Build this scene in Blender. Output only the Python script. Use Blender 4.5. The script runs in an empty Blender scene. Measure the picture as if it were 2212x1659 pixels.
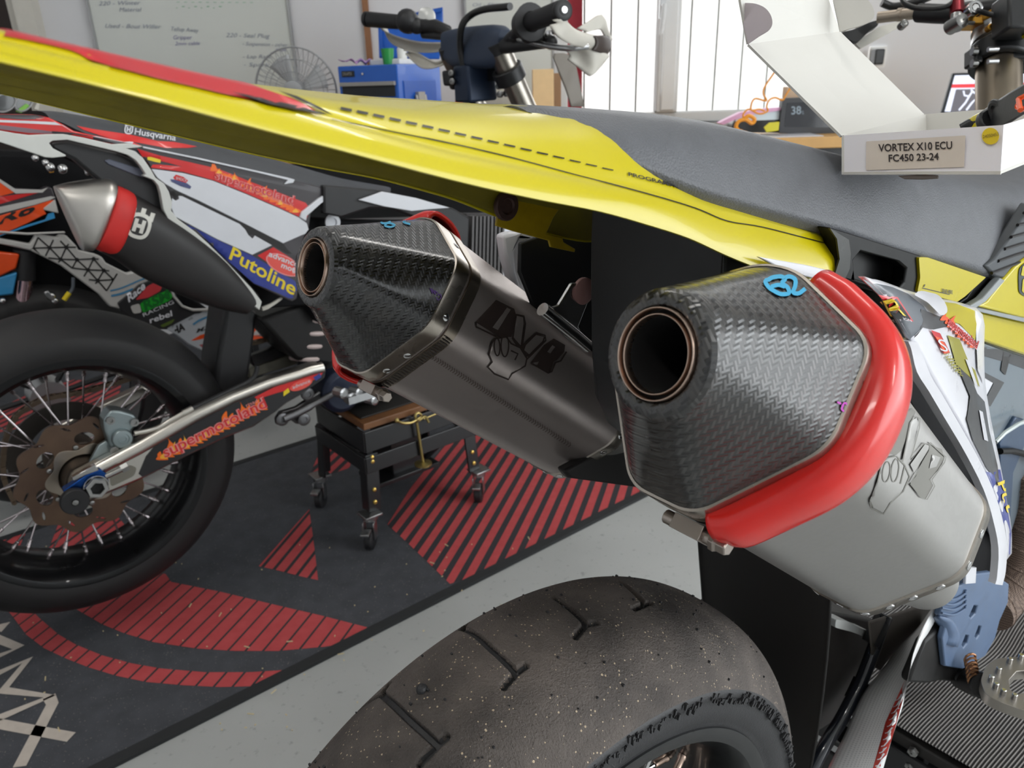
import bpy, bmesh, math, random
import numpy as np
from math import sin, cos, pi, radians, atan2, hypot
from mathutils import Vector as V, Matrix
from mathutils.bvhtree import BVHTree
from mathutils.geometry import delaunay_2d_cdt
random.seed(7)
S = bpy.context.scene
COL = S.collection

# ------------------------------------------------------------------ camera
FPX = 1662.0; PITCH = radians(21.6); ROLL = radians(-1.7); CAM = V((0, 0, 1.02))
_f = V((0, cos(PITCH), -sin(PITCH))); _r0 = V((1, 0, 0)); _u0 = V((0, sin(PITCH), cos(PITCH)))
_r = cos(ROLL)*_r0 + sin(ROLL)*_u0; _u = -sin(ROLL)*_r0 + cos(ROLL)*_u0
cd = bpy.data.cameras.new('camera'); cam = bpy.data.objects.new('camera', cd); COL.objects.link(cam)
cd.sensor_fit = 'HORIZONTAL'; cd.sensor_width = 36; cd.lens = FPX/2212*36
cam.matrix_world = Matrix(((_r.x, _u.x, -_f.x, CAM.x), (_r.y, _u.y, -_f.y, CAM.y), (_r.z, _u.z, -_f.z, CAM.z), (0, 0, 0, 1)))
cd.clip_start = .01
cd.dof.use_dof = True; cd.dof.focus_distance = .50; cd.dof.aperture_fstop = 17.0
S.camera = cam
# ------------------------------------------------------------------ exposure, world, lights
S.view_settings.view_transform = 'Standard'; S.view_settings.look = 'None'; S.view_settings.gamma = 1
S.view_settings.exposure = 0.28; S.view_settings.use_curve_mapping = False
S.cycles.max_bounces = 8; S.cycles.diffuse_bounces = 4; S.cycles.glossy_bounces = 4; S.cycles.transmission_bounces = 5
S.cycles.caustics_reflective = False; S.cycles.caustics_refractive = False; S.cycles.sample_clamp_indirect = 4
W = bpy.data.worlds.new('sky'); S.world = W; W.use_nodes = True
W.node_tree.nodes['Background'].inputs[0].default_value = (.92, .97, 1, 1)
W.node_tree.nodes['Background'].inputs[1].default_value = 3.0
def area(name, loc, rot, sx, sy, power, col=(1, 1, 1)):
    l = bpy.data.lights.new(name, 'AREA'); l.shape = 'RECTANGLE'; l.size = sx; l.size_y = sy; l.energy = power; l.color = col
    o = bpy.data.objects.new(name, l); COL.objects.link(o); o.location = loc; o.rotation_euler = rot; return o
LAMPS = [(-1.3, .9, -39, 1.2, 7), (.9, 1.7, -39, 1.2, 7), (-.5, -.9, -39, 1.2, 7), (2.62, -1.15, -55, 1.3, 22)]     # x, y, heading, length, power; last one unseen, placed to glint on far muffler cap
for (x, y, h_, l_, p_) in LAMPS:
    area('ceiling_light_glow', (x, y, 2.70), (0, 0, radians(h_)), l_, .09, p_, (1, .98, .95))
# area light added in the unseen gate opening, to light things from the right
area('gate_side_fill', (3.05, -.7, 1.2), (0, radians(90), 0), 2.1, 3.6, 25, (.95, .98, 1))
area('window_daylight', (.95, 3.30, 1.55), (radians(-90), 0, 0), 1.3, 1.2, 7, (.97, .99, 1))

sun = bpy.data.lights.new('sun', 'SUN'); sun.energy = 14; sun.angle = radians(1); so = bpy.data.objects.new('sun', sun); COL.objects.link(so)
so.rotation_euler = V((.85, .13, -.5)).to_track_quat('-Z', 'Y').to_euler()
# ------------------------------------------------------------------ pixel -> place
def ray(px, py): return _f + _r*((px-1106)/FPX) - _u*((py-829.5)/FPX)
def at(px, py, t): return CAM + ray(px, py)*t
def onz(px, py, z):
    d = ray(px, py); return CAM + d*((z-CAM.z)/d.z)
def ony(px, py, y):
    d = ray(px, py); return CAM + d*(y/d.y)
class Frame:                       # a motorcycle's own frame: x forward, y to its right, z up, from the rear axle
    def __init__(s, az, o):
        a = radians(az); s.F = V((sin(a), cos(a), 0)); s.R = V((cos(a), -sin(a), 0)); s.o = V(o)
    def W(s, x, y, z): return s.o + s.F*x + s.R*y + V((0, 0, z))
    def L(s, p): d = p - s.o; return V((d.dot(s.F), d.dot(s.R), d.z))
    def on(s, px, py, lat):
        d = ray(px, py); return CAM + d*((lat-(CAM-s.o).dot(s.R))/d.dot(s.R))
    def onx(s, px, py, x):
        d = ray(px, py); return CAM + d*((x-(CAM-s.o).dot(s.F))/d.dot(s.F))
B1 = Frame(51, (.012, .453, .345)); B2 = Frame(51, (-.842, 1.327, .358))

# ------------------------------------------------------------------ materials
def lin(c): return tuple(((v/12.92) if v <= .04045 else ((v+.055)/1.055)**2.4) for v in c)
def hexc(r, g, b): return lin((r/255, g/255, b/255)) + (1,)
class NT:
    def __init__(s, name):
        s.m = bpy.data.materials.new(name); s.m.use_nodes = True; s.t = s.m.node_tree; s.n = s.t.nodes; s.b = s.n['Principled BSDF']
    def new(s, typ, **kw):
        x = s.n.new(typ)
        for k, v in kw.items(): setattr(x, k, v)
        return x
    def link(s, a, b): s.t.links.new(a, b)
    def math(s, op, a, b=None, c=None):
        x = s.new('ShaderNodeMath', operation=op)
        for i, v in enumerate((a, b, c)):
            if v is None: continue
            if isinstance(v, (int, float)): x.inputs[i].default_value = v
            else: s.link(v, x.inputs[i])
        return x.outputs[0]
    def mix(s, fac, a, b):
        x = s.new('ShaderNodeMix', data_type='RGBA')
        for sock, v in ((x.inputs[0], fac), (x.inputs[6], a), (x.inputs[7], b)):
            if isinstance(v, (int, float, tuple)): sock.default_value = v
            else: s.link(v, sock)
        return x.outputs[2]
    def noise(s, scale, detail=4, vec=None, rough=.55):
        x = s.new('ShaderNodeTexNoise'); x.inputs['Scale'].default_value = scale; x.inputs['Detail'].default_value = detail; x.inputs['Roughness'].default_value = rough
        s.link(vec if vec else s.obj(), x.inputs['Vector']); return x.outputs['Fac']
    def obj(s):
        if not hasattr(s, '_o'): s._o = s.new('ShaderNodeTexCoord')
        return s._o.outputs['Object']
    def uv(s):
        if not hasattr(s, '_o'): s._o = s.new('ShaderNodeTexCoord')
        return s._o.outputs['UV']
    def ramp(s, fac, a, b, ca=(0, 0, 0, 1), cb=(1, 1, 1, 1)):
        x = s.new('ShaderNodeValToRGB'); e = x.color_ramp.elements
        e[0].position = a; e[0].color = ca; e[1].position = b; e[1].color = cb; s.link(fac, x.inputs[0]); return x.outputs[0]
    def bump(s, h, strength=.3, dist=.001):
        x = s.new('ShaderNodeBump'); x.inputs['Strength'].default_value = strength; x.inputs['Distance'].default_value = dist
        s.link(h, x.inputs['Height']); s.link(x.outputs[0], s.b.inputs['Normal'])
    def set(s, **kw):
        for k, v in kw.items():
            i = s.b.inputs[k.replace('_', ' ')]
            if isinstance(v, (int, float, tuple)): i.default_value = v
            else: s.link(v, i)
        return s
MATS = {}
def mat(name, rgb, rough=.4, metal=0, vary=.06, scale=30, bump=0, coat=0, spec=.5, bscale=None, dist=.001):
    """plain procedural surface: a colour with slight mottling and roughness variation"""
    if name in MATS: return MATS[name]
    t = NT(name); c = hexc(*rgb)
    nz = t.noise(scale, 3)
    d = tuple(max(0, v*(1-vary*2)) for v in c[:3]) + (1,)
    e = tuple(min(1, v*(1+vary)) for v in c[:3]) + (1,)
    t.set(Base_Color=t.mix(nz, d, e), Metallic=float(metal), Coat_Weight=float(coat))
    t.b.inputs['Specular IOR Level'].default_value = spec
    t.set(Roughness=t.math('MULTIPLY_ADD', nz, .16, rough-.08))
    if bump: t.bump(t.noise(bscale or 400, 2), bump, dist)
    MATS[name] = t.m; return t.m
def emis(name, rgb, k):
    t = NT(name); c = hexc(*rgb); t.set(Base_Color=c, Emission_Color=c, Emission_Strength=float(k)); MATS[name] = t.m; return t.m

# ------------------------------------------------------------------ objects
ORIG = {}
def thing(name, label, cat, loc, group=None):
    o = bpy.data.objects.new(name, None); COL.objects.link(o); o.location = loc; o.empty_display_size = .05
    o['label'] = label; o['category'] = cat
    if group: o['group'] = group
    ORIG[o] = V(loc); return o
def root_of(o):
    p = V((0, 0, 0))
    while o is not None: p = p + V(o.location); o = o.parent
    return p
def obj(name, verts, faces, m, parent=None, smooth=True, solid=0, bevel=0, subd=0, offset=-1, auto=40, label=None, uvs=None, mats=None, fm=None):
    org = root_of(parent) if parent is not None else V((0, 0, 0))
    me = bpy.data.meshes.new(name)
    me.from_pydata([tuple(V(v)-org) for v in verts], [], [tuple(f) for f in faces])
    o = bpy.data.objects.new(name, me); COL.objects.link(o)
    if parent is not None: o.parent = parent
    for mm in (mats or [m]): me.materials.append(mm)
    if fm is not None: me.polygons.foreach_set('material_index', fm)
    if uvs is not None:
        l = me.uv_layers.new(name='UVMap')
        for lp in me.loops: l.data[lp.index].uv = uvs[lp.vertex_index]
    if smooth:
        me.polygons.foreach_set('use_smooth', [True]*len(me.polygons))
        if auto: me.set_sharp_from_angle(angle=radians(auto))
    if solid:
        x = o.modifiers.new('thickness', 'SOLIDIFY'); x.thickness = solid; x.offset = offset; x.use_even_offset = False
    if bevel:
        x = o.modifiers.new('bevel', 'BEVEL'); x.width = bevel; x.segments = 2; x.limit_method = 'ANGLE'; x.angle_limit = radians(35)
    if subd:
        x = o.modifiers.new('smooth', 'SUBSURF'); x.levels = subd; x.render_levels = subd
    if label: o['label'] = label
    return o
class MB:
    """collects simple solids, then links them as one mesh"""
    def __init__(s): s.v = []; s.f = []
    def add(s, v, f):
        n = len(s.v); s.v += [V(p) for p in v]; s.f += [tuple(i+n for i in q) for q in f]; return s
    def box(s, c, ax, ay, az):        # centre and three half-axis vectors
        c = V(c); ax = V(ax); ay = V(ay); az = V(az)
        v = [c+ax*i+ay*j+az*k for i in (-1, 1) for j in (-1, 1) for k in (-1, 1)]
        return s.add(v, [(0, 1, 3, 2), (4, 6, 7, 5), (0, 4, 5, 1), (2, 3, 7, 6), (0, 2, 6, 4), (1, 5, 7, 3)])
    def tube(s, pts, rad, n=12, cap=True):
        pts = [V(p) for p in pts]; k = len(pts)
        rr = rad if isinstance(rad, (list, tuple)) else [rad]*k
        T = [(pts[min(i+1, k-1)]-pts[max(i-1, 0)]).normalized() for i in range(k)]
        a = T[0].orthogonal().normalized(); v = []; f = []
        for i in range(k):
            a = (a - T[i]*a.dot(T[i])).normalized(); b = T[i].cross(a)
            v += [pts[i] + (a*cos(2*pi*j/n) + b*sin(2*pi*j/n))*rr[i] for j in range(n)]
        for i in range(k-1):
            for j in range(n): f.append((i*n+j, i*n+(j+1) % n, (i+1)*n+(j+1) % n, (i+1)*n+j))
        if cap: f += [tuple(range(n-1, -1, -1)), tuple(range((k-1)*n, k*n))]
        return s.add(v, f)
    def lathe(s, c, axis, prof, n=32, a0=0, a1=2*pi, ex=None):   # prof: (distance along axis, radius)
        c = V(c); w = V(axis).normalized(); a = (ex if ex else w.orthogonal()).normalized(); b = w.cross(a); v = []; f = []
        full = abs(a1-a0-2*pi) < 1e-6; m = n if full else n+1
        for (h, r) in prof:
            for j in range(m):
                t = a0+(a1-a0)*j/n; v.append(c + w*h + (a*cos(t)+b*sin(t))*r)
        for i in range(len(prof)-1):
            for j in range(n): f.append((i*m+j, i*m+(j+1) % m, (i+1)*m+(j+1) % m, (i+1)*m+j))
        return s.add(v, f)
    def ball(s, c, r, n=10):
        return s.lathe(V(c), (0, 0, 1), [(-r*cos(pi*i/n), max(1e-5, r*sin(pi*i/n))) for i in range(n+1)], 2*n)
    def build(s, name, m, parent=None, **kw): return obj(name, s.v, s.f, m, parent, **kw)
def cat(pts, n=6, closed=False):
    """Catmull-Rom through points (tuples or vectors of any size)"""
    P = [np.array(p, float) for p in pts]; k = len(P); out = []
    for i in range(k if closed else k-1):
        p0 = P[(i-1) % k] if (closed or i > 0) else P[0]*2-P[1]
        p1 = P[i]; p2 = P[(i+1) % k]; p3 = P[(i+2) % k] if (closed or i+2 < k) else P[k-1]*2-P[k-2]
        for j in range(n):
            t = j/n
            out.append(.5*((2*p1)+(-p0+p2)*t+(2*p0-5*p1+4*p2-p3)*t*t+(-p0+3*p1-3*p2+p3)*t**3))
    if not closed: out.append(P[-1])
    return [tuple(p) for p in out]
def rnd(pts, r, n=4):
    """round the corners of a closed 2D polygon"""
    out = []; k = len(pts)
    for i in range(k):
        a = np.array(pts[i-1], float); b = np.array(pts[i], float); c = np.array(pts[(i+1) % k], float)
        la = np.linalg.norm(a-b); lc = np.linalg.norm(c-b); q = min(r, la*.45, lc*.45)
        p = b+(a-b)/la*q; s = b+(c-b)/lc*q
        for j in range(n+1):
            t = j/n; out.append(tuple((1-t)**2*p+2*t*(1-t)*b+t*t*s))
    return out
def fill2d(loops, grid=None):
    """triangulate a polygon with holes (first loop is the rim); optional inner grid points"""
    co = []; ed = []
    for lp in loops:
        n = len(co); co += [V((p[0], p[1])) for p in lp]; ed += [(n+i, n+(i+1) % len(lp)) for i in range(len(lp))]
    def inside(x, y, lp):
        r = False; k = len(lp)
        for i in range(k):
            x1, y1 = lp[i][:2]; x2, y2 = lp[(i+1) % k][:2]
            if (y1 > y) != (y2 > y) and x < (x2-x1)*(y-y1)/(y2-y1)+x1: r = not r
        return r
    if grid:
        xs = [p.x for p in co]; ys = [p.y for p in co]
        for i in range(int((max(xs)-min(xs))/grid)+1):
            for j in range(int((max(ys)-min(ys))/grid)+1):
                x = min(xs)+(i+.5)*grid; y = min(ys)+(j+.5)*grid
                if inside(x, y, loops[0]) and not any(inside(x, y, h) for h in loops[1:]): co.append(V((x, y)))
    r = delaunay_2d_cdt(co, ed, [], 1, 1e-7)
    f = r[2]
    if len(loops) > 1:
        c_ = lambda q: (sum(r[0][i].x for i in q)/len(q), sum(r[0][i].y for i in q)/len(q))
        f = [q for q in f if not any(inside(*c_(q), h) for h in loops[1:])]
    return [(p.x, p.y) for p in r[0]], [tuple(q) for q in f]
def slab(name, loops, place, nrm, thick, m, parent, bevel=0, smooth=True, label=None, mb=None):
    """flat plate with real thickness: 2D loops -> place(x, y), extruded by -nrm*thick, holes kept open"""
    v2, f = fill2d(loops); n = len(v2); top = [place(*p) for p in v2]; nv = V(nrm)*thick
    ar = sum((v2[q[0]][0]*v2[q[1]][1]-v2[q[1]][0]*v2[q[0]][1]) + (v2[q[1]][0]*v2[q[2]][1]-v2[q[2]][0]*v2[q[1]][1]) + (v2[q[2]][0]*v2[q[0]][1]-v2[q[0]][0]*v2[q[2]][1]) for q in f)
    if f:
        a, b, c = (top[i] for i in f[0][:3])
        if (b-a).cross(c-a).dot(nv) < 0: f = [tuple(reversed(q)) for q in f]
    cnt = {}
    for q in f:
        for i in range(len(q)):
            e = (q[i], q[(i+1) % len(q)]); cnt[e] = 1
    side = [(b, a, a+n, b+n) for (a, b) in cnt if (b, a) not in cnt]
    vs = top+[p-nv for p in top]; fs = f+[tuple(i+n for i in reversed(q)) for q in f]+side
    if mb is not None: mb.add(vs, fs); return None
    return obj(name, vs, fs, m, parent, bevel=bevel, smooth=smooth, label=label, auto=30)
def plate(name, fr, loops, lat, thick, m, parent, bevel=0, rr=0, sm=False, label=None, mb=None):
    """a plate lying in the motorcycle's side plane at a given lateral place, outlined in photo pixels"""
    ls = []
    for lp in loops:
        q = [(lambda w: (w.x, w.z))(fr.L(fr.on(p[0], p[1], lat))) for p in lp]
        if sm: q = cat(q, 4, True)
        elif rr: q = rnd(q, rr)
        ls.append(q)
    return slab(name, ls, lambda x, z: fr.W(x, lat, z), fr.R, thick, m, parent, bevel=bevel, label=label, mb=mb)
def loft(name, rows, m, parent, closed=False, cap=False, nu=1, nv=1, solid=0, uv=None, label=None, auto=40, bevel=0, offset=-1, subd=0):
    """skin over rows of points; nu/nv resample by Catmull-Rom along / across"""
    R = [[tuple(p) for p in r] for r in rows]
    if nv > 1: R = [cat(r, nv, closed) for r in R]
    if nu > 1:
        cols = [cat([r[j] for r in R], nu) for j in range(len(R[0]))]; R = [[c[i] for c in cols] for i in range(len(cols[0]))]
    k = len(R[0]); v = [V(p) for r in R for p in r]; f = []
    for i in range(len(R)-1):
        for j in range(k if closed else k-1):
            f.append((i*k+j, i*k+(j+1) % k, (i+1)*k+(j+1) % k, (i+1)*k+j))
    if cap: f += [tuple(range(k-1, -1, -1)), tuple(range((len(R)-1)*k, len(R)*k))]
    uvs = None
    if uv: uvs = [(j/(k-1)*uv[0], i/(len(R)-1)*uv[1]) for i in range(len(R)) for j in range(k)]
    return obj(name, v, f, m, parent, solid=solid, label=label, auto=auto, bevel=bevel, offset=offset, uvs=uvs, subd=subd)
def fix_normals(o):
    bm = bmesh.new(); bm.from_mesh(o.data); bmesh.ops.recalc_face_normals(bm, faces=bm.faces); bm.to_mesh(o.data); bm.free()
# --- marks lying on surfaces
def tree_of(*objs):
    v = []; f = []
    for o in objs:
        dg = bpy.context.evaluated_depsgraph_get(); e = o.evaluated_get(dg); me = e.to_mesh(); mw = o.matrix_world if o.parent is None else Matrix.Translation(root_of(o))
        n = len(v); v += [mw @ p.co for p in me.vertices]; f += [tuple(i+n for i in p.vertices) for p in me.polygons]; e.to_mesh_clear()
    return BVHTree.FromPolygons(v, f)
def hit(tree, px, py, off):
    d = ray(px, py).normalized(); loc, nrm, i, dist = tree.ray_cast(CAM, d)
    if loc is None: return None
    if nrm.dot(d) > 0: nrm = -nrm
    return loc+nrm*off
def sticker(name, tree, loops, m, parent, off=.0006, grid=12, label=None, mb=None):
    """a thin sticker or print that follows the surface it lies on; outline given where the photo shows it"""
    if mb is None: acc = MB()
    else: acc = mb
    v2, f = fill2d(loops, grid); P = [hit(tree, *p, off) for p in v2]
    ok = [q for q in f if all(P[i] is not None for i in q) and max((P[q[a]]-P[q[a-1]]).length for a in range(len(q))) < .12]
    P = [p if p is not None else V((0, 0, 0)) for p in P]
    used = sorted({i for q in ok for i in q}); mp = {i: k for k, i in enumerate(used)}
    fs = []
    for q in ok:
        a, b, c = P[q[0]], P[q[1]], P[q[2]]
        fs.append(tuple(mp[i] for i in (q if (b-a).cross(c-a).dot(CAM-a) > 0 else reversed(q))))
    acc.add([P[i] for i in used], fs)
    if mb is None and acc.f: return acc.build(name, m, parent, label=label, auto=0)
FONT = {}
def text2d(s, bold=False):
    """outline text as flat triangles in em units -> verts, tris (width normalised by caller)"""
    cu = bpy.data.curves.new('t', 'FONT'); cu.body = s; cu.size = 1; cu.fill_mode = 'FRONT'; cu.resolution_u = 3
    if bold: cu.offset = .018 if bold is True else bold
    o = bpy.data.objects.new('t', cu); COL.objects.link(o)
    dg = bpy.context.evaluated_depsgraph_get(); dg.update(); me = bpy.data.meshes.new_from_object(o.evaluated_get(dg))
    v = [(p.co.x, p.co.y) for p in me.vertices]; f = [tuple(p.vertices) for p in me.polygons]
    bpy.data.objects.remove(o); bpy.data.curves.remove(cu); bpy.data.meshes.remove(me)
    x0 = min(p[0] for p in v); x1 = max(p[0] for p in v)
    return [((p[0]-x0)/(x1-x0), p[1]/.70) for p in v], f      # cap height = 1
def text(name, s, p0, p1, up, place, m, parent, bold=False, shear=0, label=None, mb=None):
    """lettering from p0 to p1 along the baseline (2D), up = 2D vector of one capital height; place maps 2D to the surface"""
    v, f = text2d(s, bold); p0 = np.array(p0, float); p1 = np.array(p1, float); up = np.array(up, float)
    P = []
    for (a, b) in v:
        q = p0+(p1-p0)*(a+shear*b)+up*b; P.append(place(q[0], q[1]))
    if any(p is None for p in P):
        f = [q for q in f if all(P[i] is not None for i in q)]; P = [p if p is not None else V((0, 0, 0)) for p in P]
        used = sorted({i for q in f for i in q}); mp = {i: k for k, i in enumerate(used)}; f = [tuple(mp[i] for i in q) for q in f]; P = [P[i] for i in used]
    if mb is not None: mb.add(P, f); return
    if f: return obj(name, P, f, m, parent, auto=0, smooth=False, label=label)
def stroke2d(pts, w):
    """outline of a thick pen line (2D)"""
    P = [np.array(p, float) for p in pts]; L = []; R = []
    for i, p in enumerate(P):
        t = P[min(i+1, len(P)-1)]-P[max(i-1, 0)]; t = t/(np.linalg.norm(t)+1e-9); n = np.array([-t[1], t[0]])
        L.append(tuple(p+n*w/2)); R.append(tuple(p-n*w/2))
    return L+R[::-1]
def ribbon(tree, pts, w, off, mb):
    """thick pen line lying on a surface (quads)"""
    P = [np.array(p, float) for p in pts]; k = len(P); L = []; R = []
    for i, p in enumerate(P):
        t = P[min(i+1, k-1)]-P[max(i-1, 0)]; t = t/(np.linalg.norm(t)+1e-9); n = np.array([-t[1], t[0]])
        L.append(tuple(p+n*w/2)); R.append(tuple(p-n*w/2))
    put = tree if callable(tree) else (lambda x, y: hit(tree, x, y, off))
    A = [put(*p) for p in L]; B = [put(*p) for p in R]
    for i in range(k-1):
        q = [A[i], A[i+1], B[i+1], B[i]]
        if all(p is not None for p in q): mb.add(q, [(0, 1, 2, 3)] if (q[1]-q[0]).cross(q[2]-q[0]).dot(CAM-q[0]) > 0 else [(3, 2, 1, 0)])
def flames(tree, base, w_, h_, m1_, parent, off=.0008, up=(-.35, -1)):
    q = MB(); rg = random.Random(len(base)*7+int(h_))
    for i, (x, y) in enumerate(base):
        hh = h_*rg.choice((.3, .45, .6, .9, 1.25)); ln = up[0]*rg.uniform(-.4, 1.6); w = w_*rg.uniform(.8, 1.5); sx = rg.choice((-1, 1))
        pts = cat([(x-w, y+3), (x-w*.8, y-hh*.25), (x-w*.3+ln*hh*.5-sx*w*.25, y-hh*.62), (x+ln*hh+sx*w*.25, y-hh), (x+w*.15+ln*hh*.4, y-hh*.55), (x+w*.55, y-hh*.36), (x+w*.8, y-hh*.1), (x+w, y+3)], 3, True)
        sticker('', tree, [pts], None, None, off=off+.00003*(i % 5), grid=4, mb=q)
    return q.build('flame_print', m1_, parent, auto=0)
# ================================================================== the workshop
WY = 3.3
m_wall = mat('painted_wall', (214, 214, 216), .7, vary=.02, scale=3, bump=.05, bscale=60)
m_ceil = mat('ceiling_paint', (222, 222, 220), .8, vary=.01)
def floor_mat():
    t = NT('grey_floor_paint'); n = t.noise(3.5, 5); n2 = t.noise(60, 3)
    c = t.mix(n, hexc(158, 160, 158), hexc(182, 184, 183))
    t.set(Base_Color=t.mix(t.ramp(n2, .62, .75), c, hexc(140, 141, 140)), Roughness=t.math('MULTIPLY_ADD', n, .25, .22)); t.bump(n2, .04, .002); return t.m
def struct(o): o['kind'] = 'structure'; return o
def quadbox(name, x0, x1, y0, y1, z0, z1, m, parent=None, bevel=0):
    return MB().box(((x0+x1)/2, (y0+y1)/2, (z0+z1)/2), ((x1-x0)/2, 0, 0), (0, (y1-y0)/2, 0), (0, 0, (z1-z0)/2)).build(name, m, parent, smooth=False, bevel=bevel)
X0, X1, Y0 = -2.7, 3.2, -3.1
struct(quadbox('floor', X0-.2, X1+2.5, Y0-.5, WY+1.6, -.1, 0, floor_mat()))
struct(quadbox('ceiling', X0, X1, Y0, WY, 2.8, 2.9, m_ceil))
struct(quadbox('wall_left', X0-.15, X0, Y0, WY, 0, 2.8, m_wall))
struct(quadbox('wall_front', X0, X1, Y0-.15, Y0, 0, 2.8, m_wall))
w = MB()                                    # unseen right wall, with a gate opening put in to let light through
for (a, b, z0, z1) in ((Y0, -2.7, 0, 2.8), (1.3, WY, 0, 2.8), (-2.7, 1.3, 2.45, 2.8)):
    w.box((X1+.07, (a+b)/2, (z0+z1)/2), (.07, 0, 0), (0, (b-a)/2, 0), (0, 0, (z1-z0)/2))
struct(w.build('wall_right', m_wall, smooth=False))
WX0, WX1, WZ0, WZ1 = .215, 1.40, .835, 1.95
DX = -1.86
w = MB()
for (a, b, z0, z1) in ((DX+.02, WX0, 0, 2.8), (WX1, X1, 0, 2.8), (WX0, WX1, 0, WZ0), (WX0, WX1, WZ1, 2.8), (X0, DX-.88, 0, 2.8), (DX-.88, DX+.02, 2.1, 2.8)):
    w.box(((a+b)/2, WY+.08, (z0+z1)/2), ((b-a)/2, 0, 0), (0, .08, 0), (0, 0, (z1-z0)/2))
struct(w.build('wall_back', m_wall, smooth=False))
# door with a pale frame on the left, dark passage behind it
m_pvc = mat('white_window_plastic', (214, 216, 217), .35, vary=.02)
m_frame = mat('cream_door_frame', (208, 204, 194), .5, vary=.04)
w = MB()
w.box((DX+.055, WY-.02, 1.05), (.035, 0, 0), (0, .035, 0), (0, 0, 1.05)); w.box((DX-.005, WY+.02, 1.05), (.024, 0, 0), (0, .03, 0), (0, 0, 1.05))
w.box((DX-.43, WY-.02, 2.13), (.52, 0, 0), (0, .035, 0), (0, 0, .035)); w.box((DX-.9, WY-.02, 1.05), (.035, 0, 0), (0, .035, 0), (0, 0, 1.05))
d1 = struct(w.build('door_1', m_frame, smooth=False))
quadbox('door_leaf', DX-.87, DX-.03, WY+.12, WY+.16, 0, 2.09, mat('dark_brown_door', (46, 34, 28), .5), d1)
MB().tube([(DX-.12, WY+.10, 1.0), (DX-.12, WY+.06, 1.0), (DX-.22, WY+.06, 1.0)], .009).build('door_handle', mat('door_handle_steel', (170, 170, 168), .3, 1), d1)
# window
w = MB()
def wb(x0, x1, z0, z1, y0=WY+.02, y1=WY+.09): w.box(((x0+x1)/2, (y0+y1)/2, (z0+z1)/2), ((x1-x0)/2, 0, 0), (0, (y1-y0)/2, 0), (0, 0, (z1-z0)/2))
wb(WX0, WX1, WZ0, .878); wb(WX0, WX1, WZ1-.045, WZ1); wb(WX0, WX0+.045, .878, WZ1-.045); wb(WX1-.045, WX1, .878, WZ1-.045)
wb(.618, .702, .878, WZ1-.045, WY, WY+.09); wb(.632, .688, .885, WZ1-.05, WY-.012, WY+.02)
win = struct(w.build('window_1', m_pvc, smooth=False, bevel=.006))
t = NT('window_glass'); t.set(Base_Color=(1, 1, 1, 1), Roughness=0.0, Transmission_Weight=1.0, IOR=1.02); m_glass = t.m
for x0, x1 in ((WX0+.045, .618), (.702, WX1-.045)):
    quadbox('pane', x0, x1, WY+.052, WY+.056, .878, WZ1-.045, m_glass, win)
h = MB(); hp = ony(1432, 30, WY-.03)
h.box((hp.x, WY-.02, hp.z+.02), (.013, 0, 0), (0, .008, 0), (0, 0, .035)); h.tube([(hp.x, WY-.02, hp.z+.03), (hp.x, WY-.05, hp.z+.03), (hp.x-.004, WY-.055, hp.z-.02), (hp.x-.01, WY-.052, hp.z-.075)], [.009, .009, .009, .007])
h.build('window_handle', mat('handle_plastic', (206, 208, 210), .3), win, bevel=.003)
s = struct(quadbox('trim_1', WX0-.02, WX1+.02, WY-.03, WY+.03, WZ0-.025, WZ0, mat('grey_window_board', (176, 178, 178), .45)))
sp = ony(783, 0, WY-.01)
struct(quadbox('trim_2', sp.x-.003, sp.x+.02, WY-.016, WY-.001, .6, 2.5, mat('wood_strip', (150, 104, 70), .5, vary=.2, scale=20)))
# what stands outside the window
m_slat = mat('white_fence_board', (248, 248, 244), .6, vary=.02)
fx = thing('slat_fence', 'white fence of upright boards outside the window', 'fence', (1.0, WY+.75, 0))
for i in range(26):
    x = -.75+i*.128
    quadbox('board', x, x+.119, WY+.75, WY+.77, 0, 2.6, m_slat, fx)
quadbox('backing', -.75, 2.58, WY+.80, WY+.81, 0, 2.55, mat('grey_gap_backing', (150, 152, 140), .8), fx); quadbox('rail', -.75, 2.58, WY+.775, WY+.80, .5, .58, m_slat, fx); quadbox('rail', -.75, 2.58, WY+.775, WY+.80, 1.9, 1.98, m_slat, fx)  # backing added behind the boards to keep bright sky out of the gaps
po = quadbox('shutter_post', .262, .335, WY+.2, WY+.26, 0, 2.4, mat('red_post_paint', (214, 72, 84), .5))
po['label'] = 'red upright shutter post outside left side of window'; po['category'] = 'post'
# whiteboards
m_wb = mat('whiteboard_surface', (206, 209, 203), .16, vary=.02, scale=4, coat=.6)
m_ali = mat('aluminium_trim', (168, 170, 170), .45, .4)
m_pen = mat('grey_pen', (136, 142, 156), .6); m_pen2 = mat('violet_pen', (120, 118, 160), .6); m_green = mat('green_pen', (110, 168, 128), .6)
def board(name, x0, x1, z0, z1, label):
    o = thing(name, label, 'whiteboard', ((x0+x1)/2, WY, z0), 'whiteboards on the back wall')
    quadbox('panel', x0, x1, WY-.018, WY-.004, z0, z1, m_wb, o)
    f = MB()
    for (a, b, c, d) in ((x0-.003, x0+.004, z0, z1), (x1-.004, x1+.003, z0, z1), (x0-.008, x1+.008, z0-.01, z0+.006), (x0-.008, x1+.008, z1-.006, z1+.01)):
        f.box(((a+b)/2, WY-.013, (c+d)/2), ((b-a)/2, 0, 0), (0, .012, 0), (0, 0, (d-c)/2))
    f.build('frame', m_ali, o, smooth=False); return o
wx = [ony(p, 60, WY-.02).x for p in (201, 628)]
wb1 = board('whiteboard', wx[0], wx[1], .92, 2.05, 'large whiteboard with handwritten notes left of the fan')
wx = [ony(p, 40, WY-.02).x for p in (1006, 1195)]
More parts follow.
